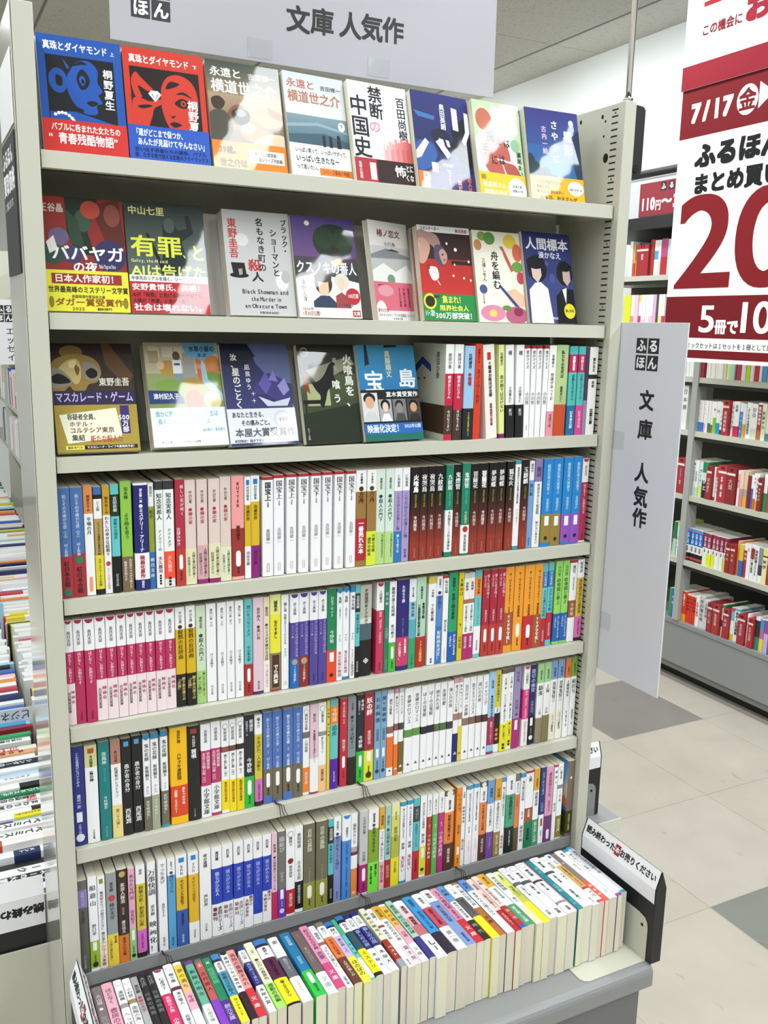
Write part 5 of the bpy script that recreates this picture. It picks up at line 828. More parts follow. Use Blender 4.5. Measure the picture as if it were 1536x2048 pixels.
 (2, 0.5475, 0.0974, 0.147, 0.015, 3, 13, 'c03028', 'c8c8c4', 'red cover with a face and a white mask', 'R 0 0 1 .07 f0f0f0;G 0 .07 1 .35 2c1c1c 3c1c1c;G 0 .35 1 .75 b42c28 c8342c;S b08880 0,.07 .2,.07 .36,.1 .42,.2 .34,.26 .22,.2 .12,.3 0,.34;S d0a090 .0,.16 .12,.14 .22,.22 .16,.34 .08,.4 0,.38;S 5c4c68 .3,.22 .42,.2 .52,.28 .5,.38 .4,.42 .3,.36;S c49c90 .38,.28 .46,.24 .53,.3 .51,.37 .44,.4;S 2c1c24 .42,.3 .46,.29 .46,.31;S 7c3c3c .45,.35 .49,.35 .47,.37;S f4f4f4 .16,.45 .24,.43 .32,.45 .34,.54 .26,.58 .19,.55;S d8d8d8 .19,.49 .26,.48 .32,.5 .26,.51;S 902420 .13,.43 .17,.41 .18,.46 .15,.46;S f0f0f0 .3,.57 .34,.6 .36,.63 .33,.61;R .6 .36 1 .4 241818;E .54 .18 .02 .015 f0e8e0;E .7 .24 .03 .02 f0f0f0;E .66 .4 .015 .012 f0e8e0;E .94 .36 .02 .015 f0f0f0;E .62 .52 .02 .014 f0e0d8;E .82 .54 .02 .014 f0e0d8;E .95 .56 .02 .014 f0e0d8;T コメンテーター .05 .012 .42 .055 333;T 奥田英朗 .72 .02 .95 .06 a03030;O .72 268a48;E .13 .8 .12 .085 e8d838;E .13 .8 .09 .06 2c2c1c;T 最新刊 .2 .73 .32 .77 2c2c1c;T 集まれ！ .36 .735 .78 .82 f0ea60;T 限界社会人 .3 .835 .86 .9 f0ea60;T シリーズ累計 .02 .89 .2 .96 f4f8f0;T 300万部突破！ .2 .91 .98 .985 f4f8f0'),
 (2, 0.647, 0.0951, 0.146, 0.012, 4, 13, 'ece6d6', None, 'cream cover with leaves and a writing hand', 'E .2 .06 .1 .05 7ca050;E .35 .08 .12 .07 5c8c40;E .78 .1 .14 .08 e8c848;E .1 .16 .08 .06 c0885c;E .92 .22 .1 .1 d86848;P c06050 .55,.16 .62,.16 .82,.42 .76,.44;E .9 .38 .12 .06 6c9c48;E .95 .5 .08 .07 c84058;P f4efe0 .1,.25 .6,.2 .85,.75 .2,.8;E .14 .64 .08 .05 4c548c;P e8c0a0 .6,.66 .8,.62 1,.7 1,.82 .8,.82 .66,.76;P 3c4480 .46,.6 .5,.58 .9,.84 .86,.87;E .3 .9 .26 .09 dc88a8;E .3 .9 .08 .04 e8d060;E .8 .92 .24 .1 b8607c;E .84 .88 .1 .05 8c3050;E .6 .84 .1 .03 6c8c48;V 舟を編む .34 .22 .52 .64 1c1c1c;V 三浦しをん .14 .3 .24 .56 3c3c3c;V 光文社文庫 .1 .68 .16 .8 777'),
 (2, 0.7441, 0.105, 0.15, 0.015, 6, 13, '2e3870', None, 'navy cover with two dark-haired men', 'G 0 0 1 .5 2c3068 343c78;G 0 .5 1 1 3c4480 40487c;E .25 .4 .2 .15 14141c;P d8c0b4 .12,.36 .32,.36 .33,.48 .24,.56 .14,.5;E .22 .34 .18 .07 14141c;P f0f0f4 .05,.64 .18,.56 .3,.55 .44,.62 .5,1 .04,1;E .82 .44 .17 .14 101018;P c8b0a8 .78,.4 .94,.4 .94,.52 .86,.58 .78,.52;E .84 .37 .15 .05 101018;P 14141c .6,.7 .76,.6 .98,.62 1,1 .58,1;P e8e8ec .74,.62 .84,.6 .8,.78;E .55 .5 .06 .05 4c5494;E .46 .34 .04 .03 4c5490;T 人間標本 .05 .06 .95 .2 f0f0f4;T 湊かなえ .3 .21 .78 .29 d8dcec;T ２０２５年ドラマ配信 .06 .84 .4 .87 e8e8f0;T 湊かなえ西島秀俊市川 .06 .93 .6 .96 e8e8f0;E .86 .86 .12 .085 e0d838;T 購入特典 .77 .84 .95 .875 3c380c'),
 (3, 0.0036, 0.105, 0.148, 0.016, -2, 20, '2c201c', None, 'dark brown cover with a golden carnival mask', 'G 0 0 1 .5 2c2020 3c2c24;E .25 .08 .14 .06 806838;S 94783c 0,.2 .14,.12 .3,.1 .46,.12 .57,.18 .6,.28 .54,.36 .44,.38 .38,.44 .26,.44 .2,.4 .1,.47 0,.46;S c4ac70 .08,.24 .2,.16 .32,.15 .36,.24 .34,.34 .28,.38 .2,.32 .1,.28;S 8c857c .0,.24 .1,.24 .2,.3 .24,.36 .14,.4 .0,.4;S 8c857c .38,.18 .5,.18 .57,.24 .57,.32 .48,.35 .39,.31;S 0c0c0c .0,.31 .08,.28 .17,.31 .22,.36 .1,.375 .0,.36;S 0c0c0c .41,.27 .48,.23 .55,.26 .54,.31 .46,.325;S e0cc94 .22,.17 .3,.16 .28,.22 .22,.22;S 6c5424 .3,.2 .34,.24 .31,.3 .28,.24;P 5c4028 .62,.0 .72,.0 1,.3 .9,.4 .66,.2;T 東野圭吾 .56 .32 .94 .4 e0dcd0;R 0 .44 1 .57 2c2444;T マスカレード・ゲーム .02 .45 .97 .55 c0b0e8;O .57 a8903c;P ecead0 .05,.66 .74,.6 .8,.87 .13,.92;R .79 .58 .9 .84 3c2c6c;T 容疑者全員、 .14 .65 .52 .71 333;T ホテル・ .16 .72 .46 .77 6c2430;T コルテシア東京 .16 .775 .7 .83 6c2430;T 集結 .18 .84 .34 .9 333;T 500 .76 .66 .9 .72 f0ecf8;V 万部 .8 .72 .89 .83 f0ecf8;T 新たな殺人が .4 .85 .8 .92 b05040;R .1 .94 .32 .975 ece850;R .32 .94 .97 .975 201c1c;T 最新単行本 .12 .945 .3 .97 444;T マスカレード・ライフ今夏発売予定！ .35 .945 .95 .97 eee'),
 (3, 0.1285, 0.105, 0.148, 0.022, 1, 20, 'c8c0a0', None, 'painted cover of a green valley with a stream', 'R 0 0 .5 .3 b8b094;R .06 .04 .2 .14 d4ccb4;R .24 .04 .38 .14 d4ccb4;R .4 .04 .5 .14 d4ccb4;R .05 .08 .18 .2 a89878;G 0 .3 1 .64 94a068 7c8c50;R .5 .1 .66 .36 9c9c98;P c86840 .66,.1 .74,.1 .78,.4 .7,.4;E .9 .22 .12 .1 c87838;E .88 .36 .14 .08 6c9040;P a0c0cc .74,.2 .8,.2 .82,.36 1,.5 1,.58 .84,.46 .74,.38;E .3 .25 .12 .08 b89048;E .2 .22 .05 .04 dcb898;E .42 .13 .05 .045 5c4c40;R .36 .17 .48 .3 e8ecf0;R .38 .2 .46 .22 3c4c6c;R .38 .3 .42 .4 7c94b0;R .44 .3 .48 .4 7c94b0;E .6 .42 .16 .08 a88c3c;E .3 .42 .2 .06 7c9c48;E .6 .56 .12 .1 b0684c;E .85 .56 .12 .09 d8cc98;P 6aa8cc .5,.0 .96,.0 .98,.1 .84,.14 .78,.18 .56,.12;T 水車小屋の .6 .03 .95 .09 1c2c4c;T ネネ .7 .1 .84 .15 1c2c4c;P 283870 0,.46 .38,.47 .46,.54 .46,.59 0,.59;T 津村記久子 .06 .49 .4 .55 e8ecf4;O .63 e4ecee;T 誰かに親切にしなきゃ、人生は .06 .66 .9 .72 8cb8cc;T 長くて退屈なものですよ .08 .735 .78 .79 8cb8cc;T 本屋大賞第２位 .1 .815 .5 .84 d8a8a0;T 若者たちに希望 .1 .86 .55 .885 d8a8a0;T 助け合い、支え合う .66 .83 .97 .865 5c98b8;T 毎日文庫 .1 .945 .24 .97 333;T 定価1340円 .3 .945 .7 .97 444'),
 (3, 0.2358, 0.105, 0.148, 0.016, 4, 17, '24264c', None, 'dark indigo cover with a violet crystal', 'G 0 0 1 .64 1c2048 343a6c;P 5c6490 .4,.0 1,0 1,.4 .7,.36 .5,.2;P 101430 .0,.0 .4,.0 .5,.12 .3,.24 .0,.2;S 3c3474 .4,.52 .46,.4 .56,.36 .66,.29 .78,.32 .88,.36 .97,.46 .92,.56 .7,.6 .5,.58;P 5c54a0 .5,.4 .62,.28 .7,.4 .6,.5;P 7c74b8 .66,.36 .74,.26 .8,.38;P 8c88c4 .78,.42 .9,.34 .96,.46 .86,.52;P 2c2860 .42,.5 .6,.5 .76,.58 .5,.58;P c8ccdc .48,.52 .7,.58 .96,.54 .9,.62 .6,.62;V 汝、 .12 .1 .24 .24 e8e4d0;V 星のごとく .12 .24 .26 .64 e8e4d0;V 凪良ゆう .32 .2 .4 .46 dcd4d8;V 十十 .38 .46 .44 .6 e0e0e0;O .64 dcdfe6;T あなたと生きる、 .06 .67 .56 .73 2c2c34;T その痛みごと。 .18 .75 .64 .81 2c2c34;T 本屋大賞受賞作 .08 .83 .97 .92 54565c;E .8 .75 .13 .085 c8ccd0;E .8 .75 .11 .07 dcdfe6;T 100 .74 .73 .87 .78 2c2c34;T 初回限定！描き下ろしショートストーリー .06 .94 .88 .97 444;R 0 .975 1 1 2c3c6c'),
 (3, 0.3501, 0.0946, 0.148, 0.013, 4, 15, '34362c', None, 'dark olive cover with a black bird in a room', 'G 0 0 1 .3 24241c 38382c;G 0 .3 1 1 4c5438 283020;P 8c8c74 .12,.26 .9,.12 1,.2 .3,.4;R .1 .4 .5 .62 a8ac7c;S 0c0c0c .16,.34 .24,.38 .34,.36 .44,.3 .54,.2 .64,.18 .6,.3 .62,.4 .48,.46 .42,.56 .36,.64 .31,.6 .33,.52 .26,.46;P 8c3420 .05,.24 .12,.3 .16,.5 .08,.46;R .02 .56 .32 .6 101010;R .05 .6 .07 .8 101010;P 202818 0,.7 1,.6 1,1 0,1;E .12 .08 .07 .05 8c8c84;E .12 .08 .05 .035 34362c;V 火喰鳥を、 .78 .1 .95 .64 ecece4;V 喰う .55 .34 .7 .62 ecece4;V 原浩 .6 .12 .68 .28 a8a89c;V ホラー文庫 .04 .84 .08 .96 aaa'),
 (3, 0.4467, 0.105, 0.148, 0.014, 5, 15, '2c84b8', None, 'blue cover with huge white characters and four portraits', 'G 0 0 1 .5 449cc8 2470a8;P 1c2c3c .14,.0 .18,.0 .2,.2 .12,.22;P 1c2c3c .48,.0 .7,.0 .7,.02 .48,.03;V 真藤順丈 .46 .06 .58 .34 e0dcb8;T 宝 .08 .27 .42 .5 f4f4f4;T 島 .66 .25 .98 .46 f4f4f4;O .47 181a20;T 直木賞受賞作 .42 .49 .98 .55 f0f0f0;R .0 .5 .27 .8 d4d4d4;E .13 .56 .1 .06 181818;E .13 .6 .075 .065 d8a888;P c8c8c8 .0,.78 .08,.7 .2,.7 .27,.78 .27,.8 0,.8;R .28 .57 .5 .8 a8a8a8;E .39 .63 .08 .06 141414;E .39 .65 .05 .05 e0c8bc;P e8e8e8 .3,.8 .35,.72 .44,.72 .49,.8;R .52 .57 .75 .8 787878;E .63 .63 .07 .05 202020;E .63 .66 .055 .05 908880;P 484848 .54,.8 .58,.72 .7,.72 .74,.8;R .77 .57 1 .8 484038;E .88 .63 .08 .05 141210;E .88 .66 .06 .05 c89c7c;P 2c2824 .78,.8 .82,.73 .95,.73 1,.8;R 0 .82 1 .93 2c64b0;T 映画化決定！ .04 .83 .64 .92 f4f8fc;T 2025年公開 .68 .835 .97 .88 d8e8f8;R 0 .93 1 1 1c6c60'),
]
STANDS = [
 (1, 0.0092, 0.045, 0.085, 0.142, 0, 16, 'blue cover on the top shelf'),
 (1, 0.1051, 0.067, 0.085, 0.142, 0, 16, 'red cover on the top shelf'),
 (1, 0.2147, 0.053, 0.085, 0.142, 2, 16, 'brown cover on the top shelf'),
 (1, 0.326, 0.053, 0.085, 0.142, 6, 16, 'pale grey seaside cover on the top shelf'),
 (1, 0.4244, 0.057, 0.085, 0.142, 6, 16, 'white cover on the top shelf'),
 (1, 0.5272, 0.054, 0.085, 0.142, 6, 16, 'navy cover on the top shelf'),
 (1, 0.634, 0.076, 0.078, 0.142, 6, 16, 'pale green cover on the top shelf'),
 (1, 0.7291, 0.044, 0.085, 0.142, 0, 16, 'blue night-sky cover on the top shelf'),
 (2, 0.0006, 0.067, 0.1, 0.146, 0, 15, 'red and dark green monster cover on the second shelf'),
 (2, 0.0985, 0.069, 0.1, 0.146, 0, 15, 'dark green cover on the second shelf'),
 (2, 0.2205, 0.047, 0.1, 0.146, 3, 15, 'light grey cover on the second shelf'),
 (2, 0.3306, 0.054, 0.1, 0.146, 6, 15, 'purple cover on the second shelf'),
 (2, 0.4337, 0.08, 0.1, 0.146, 0, 12, 'white cover on the second shelf'),
 (2, 0.5375, 0.076, 0.1, 0.146, 3, 15, 'red cover on the second shelf'),
 (2, 0.645, 0.051, 0.07, 0.146, 4, 15, 'cream cover on the second shelf'),
 (2, 0.7301, 0.054, 0.1, 0.146, 6, 15, 'navy cover on the second shelf'),
 (3, 0.0156, 0.043, 0.1, 0.138, -2, 21, 'dark brown cover on the third shelf'),
 (3, 0.1385, 0.049, 0.08, 0.138, 1, 21, 'painted cover of a green valley on the third shelf'),
 (3, 0.2278, 0.043, 0.1, 0.138, 4, 18, 'dark indigo cover on the third shelf'),
 (3, 0.3381, 0.04, 0.1, 0.138, 4, 16, 'dark olive cover on the third shelf'),
 (3, 0.4327, 0.041, 0.1, 0.138, 5, 16, 'blue cover on the third shelf'),
]
WALLBOOKS = {}
WALLBOOKS['A'] = [
 (16465, 185, 150, 'f0f0f0 1', '', None),
 (16260, 245, 150, 'f2f2f2 1', '', None),
 (15993, 321, 150, 'f0f0f0 1', '', None),
 (15648, 232, 160, 'a83038 1', '', {'div': 1}),
 (15356, 216, 150, 'f0f0f0 1', '', None),
 (15122, 214, 150, 'f4f0e4 1', '', None),
 (14889, 133, 150, 'f0ead8 1', '', None),
 (14738, 249, 150, 'f4f0e8 1', '', None),
 (14471, 131, 150, 'e0dcc4 1', '', None),
 (14320, 186, 150, 'e8f0a0 1', '', None),
 (14117, 221, 150, 'b8dcc8 1', '', None),
 (13803, 235, 150, 'c82c58 1', '', None),
 (13551, 181, 150, 'f0f0ee 1', '', None),
 (13353, 194, 150, 'c8e02c 1', '', None),
 (13139, 192, 150, 'f0f0f0 1', '', None),
 (12928, 225, 150, 'c83038 1', '', None),
 (12687, 103, 150, 'f0f0f0 1', '', None),
 (12564, 203, 150, '58a0e0 1', '', None),
 (12343, 152, 150, 'e8d048 1', '', None),
]
WALLBOOKS['B'] = [
 (16497, 291, 190, 'f0f0ee 1', '日本語 .1 .6 888', None),
 (15904, 176, 128, 'f4f0ec .7 d8f0a0 1', 'すらら .05 .5 caa', None),
 (15720, 149, 128, 'f4f0ec .7 98d060 1', 'すらら .05 .5 caa', None),
 (15563, 146, 128, 'f4f0ec .7 3c88d8 1', 'うらら .05 .5 caa', None),
 (15409, 98, 128, 'f4f0ec .7 4474d0 1', '', None),
 (15303, 103, 128, 'f4f0f2 .72 e898c0 1', 'りんり .05 .5 caa', None),
 (15191, 111, 128, 'f4f0ec .9 f0f0f0 1', '', None),
 (15067, 126, 128, 'f4f0ec .7 208868 1', '', None),
 (14933, 125, 128, 'f4f0ec .74 c05038 1', '', None),
 (14794, 164, 128, 'f4f2f0 .5 78d048 1', '■ .1 .4 999', None),
 (14614, 202, 130, 'f4f2f0 .66 3098cc 1', '■ .1 .5 999', None),
 (14399, 143, 126, 'f2f2f2 .85 3c3c60 1', 'ことばの .2 .8 444', None),
 (14219, 319, 138, 'a83038 1', '高校教科書 .3 .9 e8c8c8', {'div': 1}),
 (13870, 127, 136, 'f0e8ec 1', '地図の教養 .1 .8 c08888', None),
 (13721, 264, 138, 'f4f4f4 .7 c83050 1', '日本 .1 .3 444', None),
 (13435, 144, 134, 'f0f0f2 .25 4c84d0 1', '大学入試 .3 .9 dde', None),
 (13276, 128, 132, 'f0f0f0 .6 e0a830 1', '', None),
 (13130, 232, 138, 'f2f2f2 1', 'よくわかる高校数学 .15 .9 555', None),
 (12881, 284, 136, 'f0f0ee .7 d8dcc8 1', '●● .1 .4 aaa', None),
 (12578, 171, 142, 'f0f0f0 .05 a84038 .75 c07058 1', '教科の傾向 .1 .6 f4e0dc', None),
 (12388, 189, 140, 'e8e8c8 1', '英語の力 .2 .7 666', None),
 (12180, 238, 140, 'e4ecd8 .8 4c88a0 1', '', None),
]
WALLBOOKS['C'] = [
 (16374, 388, 150, 'a83038 1', 'パソコン・趣味 .3 .75 e8c8c8', {'div': 1}),
 (15960, 134, 138, 'f0f0f0 .5 20242c 1', '', None),
 (15809, 170, 150, 'f0f0f0 1', 'Business DX .15 .5 222;の実 .55 .75 444', None),
 (15627, 124, 150, 'f0f0f0 .08 705c30 .14 f0f0f0 1', '学習指導要領 .1 .6 444', None),
 (15486, 190, 150, 'f0f0f0 .75 b8e0d0 1', 'ビジネス .3 .6 666', None),
 (15282, 205, 148, 'f0d0d8 .06 d0e8e0 .68 e8e07c 1', 'アート .2 .6 2c6c60', None),
 (15061, 279, 150, '20885c .3 f0f0f0 .5 1c2c3c 1', '数学と .3 .8 ddd', None),
 (14758, 278, 138, '9c3030 1', '国内旅行 .35 .8 d8b0b0', {'div': 1}),
 (14459, 88, 136, 'f0f0f0 .9 b03838 1', '', None),
 (14357, 141, 136, 'd84830 .3 f0f0f0 1', '旅の手引 .3 .8 444', None),
 (14145, 436, 150, 'b03440 1', '学参・試験・資格 .3 .85 fff', {'div': 1}),
 (13696, 434, 148, '8c2c2c 1', '大型 .3 .6 d0a8a0', {'div': 1}),
 (13214, 111, 142, 'f0f0f0 .1 e8b0a8 .5 f0f0f0 1', '暮 .2 .4 c04848', None),
 (13091, 172, 142, 'f0c8c0 .5 d88898 1', '', None),
 (12901, 181, 144, 'd8c8a0 .5 a0b090 .7 e0b048 1', '', None),
 (12705, 147, 130, '8c2438 1', '', None),
 (12546, 112, 134, 'f0f0f0 .4 4c68b8 1', '', None),
 (12419, 111, 142, 'f0f0f4 .7 d87020 1', '資格 .1 .3 666', None),
 (12291, 123, 142, 'f0f0f0 .75 e8b040 1', '国語辞典 .1 .6 333', None),
 (12149, 191, 130, '843028 1', '資格試験 .3 .7 c8a098', {'div': 1}),
 (11939, 156, 146, 'f0f0f0 .5 20905c 1', '', None),
 (11767, 206, 120, 'c04840 1', '', None),
]
WALLBOOKS['D'] = [
 (16407, 184, 150, '2c7c4c .5 b8d8c0 1', '', None),
 (16199, 86, 150, 'd8e868 .1 f0f0f0 1', '教科書 .4 .8 555', None),
 (16095, 223, 138, '4898dc .06 c86090 .09 2470c0 .5 f0f0f0 .75 181818 .88 c04050 .95 181818 1', '大学入試 .12 .46 e4f0fc;英語 .54 .7 666', None),
 (15855, 220, 138, '4898dc .06 c86090 .09 2470c0 .5 f0f0f0 .75 181818 .88 c04050 .95 181818 1', '大学入試 .12 .46 e4f0fc;英語 .54 .7 666', None),
 (15617, 207, 138, '4898dc .06 c86090 .09 2470c0 .5 f0f0f0 .75 181818 .88 c04050 .95 181818 1', '大学入試 .12 .46 e4f0fc;英語 .54 .7 666', None),
 (15393, 216, 138, '4898dc .06 c86090 .09 2470c0 .5 f0f0f0 .75 181818 .88 c04050 .95 181818 1', '大学入試 .12 .46 e4f0fc;英語 .54 .7 666', None),
 (15161, 208, 138, '4898dc .06 c86090 .09 2470c0 .5 f0f0f0 .75 181818 .88 c04050 .95 181818 1', '大学入試 .12 .46 e4f0fc;英語 .54 .7 666', None),
 (14936, 206, 138, '4898dc .06 c86090 .09 2470c0 .5 f0f0f0 .75 181818 .88 c04050 .95 181818 1', '大学入試 .12 .46 e4f0fc;英語 .54 .7 666', None),
 (14713, 231, 136, '903050 .45 f0f0f0 .62 e8f0d0 1', '大学入試 .1 .42 f4dce0;国語 .5 .6 555', None),
 (14465, 207, 136, '903050 .45 f0f0f0 .62 e4e838 1', '大学入試 .1 .42 f4dce0;国語 .5 .6 555', None),
 (14242, 205, 136, '903050 .45 f0f0f0 .62 e4e838 1', '大学入試 .1 .42 f4dce0;国語 .5 .6 555', None),
 (14021, 203, 136, '903050 .45 f0f0f0 .62 f0f0f0 1', '大学入試 .1 .42 f4dce0;国語 .5 .6 555', None),
 (13802, 190, 136, '903050 .45 f0f0f0 .62 f0f0f0 1', '大学入試 .1 .42 f4dce0;国語 .5 .6 555', None),
 (13596, 178, 136, '903050 .45 f0f0f0 .62 e4d838 1', '大学入試 .1 .42 f4dce0;国語 .5 .6 555', None),
 (13397, 223, 120, '903028 1', '高校 .3 .6 c8a098', {'div': 1}),
 (13153, 233, 122, '9c3430 1', '資格 .3 .6 d0a8a0', {'div': 1}),
 (12910, 114, 140, 'e8a060 .2 e88838 1', '', None),
 (12781, 191, 130, 'e0c048 .5 2470c0 1', '', None),
 (12574, 160, 138, 'f0f0f0 .2 b83030 1', '進路 .25 .5 f4d8d8', None),
 (12394, 161, 138, 'f0f0f0 1', '●● .1 .2 c04040', None),
 (12211, 169, 140, 'f0f0f0 .1 c03838 .4 f0f0f0 1', '入試２０２５薬の教室 .05 .8 444', None),
 (12023, 170, 138, 'f0f0f0 1', '国家試験２０２６ .1 .85 444', None),
 (11833, 178, 136, '8c8c98 .5 483858 .8 f0f0f0 1', '', None),
 (11636, 212, 138, 'e4d878 .2 2c2c2c .24 e8e4a8 1', '医学 .3 .6 444', None),
 (11400, 217, 132, 'd8b8b0 .4 a83038 1', '', None),
]
WALLBOOKS['E'] = [
 (16325, 157, 126, '38945c 1', '', None),
 (16149, 195, 130, '2c6cb0 1', '大学 .2 .6 c0d8f0', None),
 (15933, 164, 130, '1c2c24 .1 e0d838 .35 1c4030 1', '問題集 .12 .32 333', None),
 (15752, 183, 130, '30302c .06 8c2420 .7 e0a030 1', '', None),
 (15551, 222, 132, 'd83c24 .75 e89c30 1', '共通テスト .08 .5 f8e8e0', None),
 (15312, 182, 126, 'd8d8d0 .04 d8381c 1', '日本大学 .1 .6 5c1008', None),
 (15112, 138, 126, 'd8d8d0 .04 d8381c 1', '早稲田大 .1 .6 5c1008', None),
 (14957, 168, 126, 'd8d8d0 .04 d8381c 1', '私立大学 .1 .6 5c1008', None),
 (14767, 181, 134, 'f0f0f0 1', '大学の数学 .2 .7 c04050', None),
 (14569, 229, 138, 'c4c4c8 .5 d8d8d8 1', '●の過去問 .1 .8 666', None),
 (14323, 251, 128, 'd4d4d4 1', '入試の本 .1 .6 777', None),
 (14044, 267, 126, '983034 1', '大学入試 .3 .7 d0a8a8', {'div': 1}),
 (13752, 352, 126, 'a83434 1', '高校受験 .3 .7 d8b0b0', {'div': 1}),
 (13379, 151, 134, '308858 .12 f0f0f0 .5 583c78 .7 f0e0c8 1', '', None),
 (13204, 299, 122, 'a03034 1', '英語 .3 .6 d0a8a8', {'div': 1}),
 (12882, 148, 136, 'c04868 .12 80b8c8 .4 f0f0f0 .8 d8c038 1', '', None),
 (12719, 259, 138, '60b0c0 .08 f0f0f0 1', '高校入試問題集 .1 .8 444', None),
 (12439, 356, 124, 'a02c38 1', '高校受験 .3 .7 d0a8a8', {'div': 1}),
 (12066, 112, 134, 'f0f0f0 .9 e0a8a0 1', '', None),
 (11934, 259, 122, 'a82c34 1', '中学の問題 .3 .75 d8b0b0', {'div': 1}),
 (11654, 205, 134, 'e8e8ec .1 283034 .6 3c8068 1', '', None),
 (11430, 179, 130, '4890c0 .3 b86890 .6 e0d048 1', '', None),
 (11232, 201, 132, '8c48a0 .4 c8a8d8 1', '', None),
 (11007, 194, 130, 'd8d0e0 .5 3c6cb8 1', '', None),
]
WALLBOOKS['G'] = [
 (20547, 425, 150, 'dce830 1', '', None),
 (20105, 211, 150, 'f0f0f0 .6 e89090 1', '', None),
 (19871, 229, 150, 'f0c8d8 1', '', None),
 (19630, 150, 150, 'e8d860 .2 f0f0f0 .6 c84070 1', '', None),
 (19464, 243, 150, 'f0f0f0 .7 f0c8d8 1', '', None),
 (19205, 241, 150, 'f4f4f4 1', '', None),
 (18949, 238, 150, 'f0f0f0 .6 e8c0d8 1', '', None),
 (18689, 174, 150, 'e0b0d0 1', '', None),
 (18493, 106, 150, '505060 .8 202024 1', '', None),
 (18366, 205, 150, 'f0f0d8 .6 e0e080 1', '', None),
 (18140, 141, 150, 'f0f0f0 .6 c04080 1', '', None),
 (17978, 222, 150, 'dcdcdc 1', '', None),
 (17735, 252, 150, 'f0f0f0 1', '', None),
 (17448, 237, 150, 'd04050 1', '', None),
 (17177, 300, 150, 'f0f0f0 1', '', None),
]
WALLBOOKS['H'] = [
 (20395, 175, 150, 'f0f0f0 1', '', None),
 (20197, 129, 140, 'd8a040 .6 c84040 1', '', None),
 (20046, 150, 140, '7c8c9c .5 e8e020 1', '', None),
 (19861, 726, 132, 'a02c34 1', '趣味 .3 .5 e8c8c8', {'div': 1}),
 (19104, 208, 150, 'a83830 1', '', None),
 (18875, 227, 146, 'f0f0f0 .3 58a0c8 .55 f0f0f0 1', '', None),
 (18626, 132, 146, 'f0f0f0 .6 e0d0d0 1', '', None),
 (18473, 347, 150, 'c04880 .5 b82c38 1', '', None),
 (18105, 220, 146, 'b8e0d0 1', '', None),
 (17865, 186, 140, 'f0f0f0 1', '', None),
 (17660, 315, 146, 'f0e0d0 1', '', None),
]

# ---------------------------------------------------------------- the setting
S = [1.702, 1.5102, 1.3281, 1.137, .955, .7714, .573]      # shelf tops
W = .88; DECK = .466; CEIL = 2.95; WX = 3.25
def struct(o): o['kind'] = 'structure'; return o

m = MB(); T = .45; ox, oy = 2.086, 1.216
for i in range(-12, 3):
    for j in range(-14, 12):
        x0, y0 = ox+i*T, oy+j*T
        if x0 > WX+.2 or y0 > 6.5: continue
        dark = None
        if (i, j) == (0, 0): dark = '857f7a'
        elif (i, j) in ((-1, -3), (-4, -7), (-6, -3)): dark = '7f8078'
        m.face([(x0, y0, 0), (x0+T, y0, 0), (x0+T, y0+T, 0), (x0, y0+T, 0)], dark or random.Random(i*31+j).choice(['b5ada0', 'b4ac9f', 'b6aea2']))
# tile joints
for i in range(-12, 4): m.face([(ox+i*T-.0008, oy-14*T, .0004), (ox+i*T+.0008, oy-14*T, .0004), (ox+i*T+.0008, oy+12*T, .0004), (ox+i*T-.0008, oy+12*T, .0004)], 'aaa397')
for j in range(-14, 12): m.face([(ox-12*T, oy+j*T-.0008, .0004), (ox+3*T, oy+j*T-.0008, .0004), (ox+3*T, oy+j*T+.0008, .0004), (ox-12*T, oy+j*T+.0008, .0004)], 'aaa397')
m.face([(ox-.45, oy-3*T+.3-.0, .0006), (ox-.4, oy-3*T+.22, .0006), (ox-.4, oy-3*T+.225, .0006), (ox-.445, oy-3*T+.305, .0006)], '8c877c')
fl = struct(m.build('floor', M_FLOOR))

m = MB()
m.face([(-4, 7, CEIL), (WX, 7, CEIL), (WX, -6, CEIL), (-4, -6, CEIL)])
ce = struct(m.build('ceiling', M_CEIL))
m = MB()
for x in (-.69, .52, 1.73, 2.94): m.box(x-.006, -6, CEIL-.002, x+.006, 7, CEIL-.0005, '84827a', M_DGREY)
for y in (-3, -1.8, -.6, .6, 1.8, 3, 4.2, 5.4): m.box(-4, y-.003, CEIL-.0015, WX, y+.003, CEIL-.0004, '9a988f')
struct(m.build('trim_1', M_CEIL))
m = MB(); m.box(WX, .3, 0, WX+.1, 7, CEIL+.05); struct(m.build('wall_right', M_WALL))
m = MB(); m.box(-4, 7, 0, WX+.1, 7.1, CEIL+.05); struct(m.build('wall_back', M_WALL))

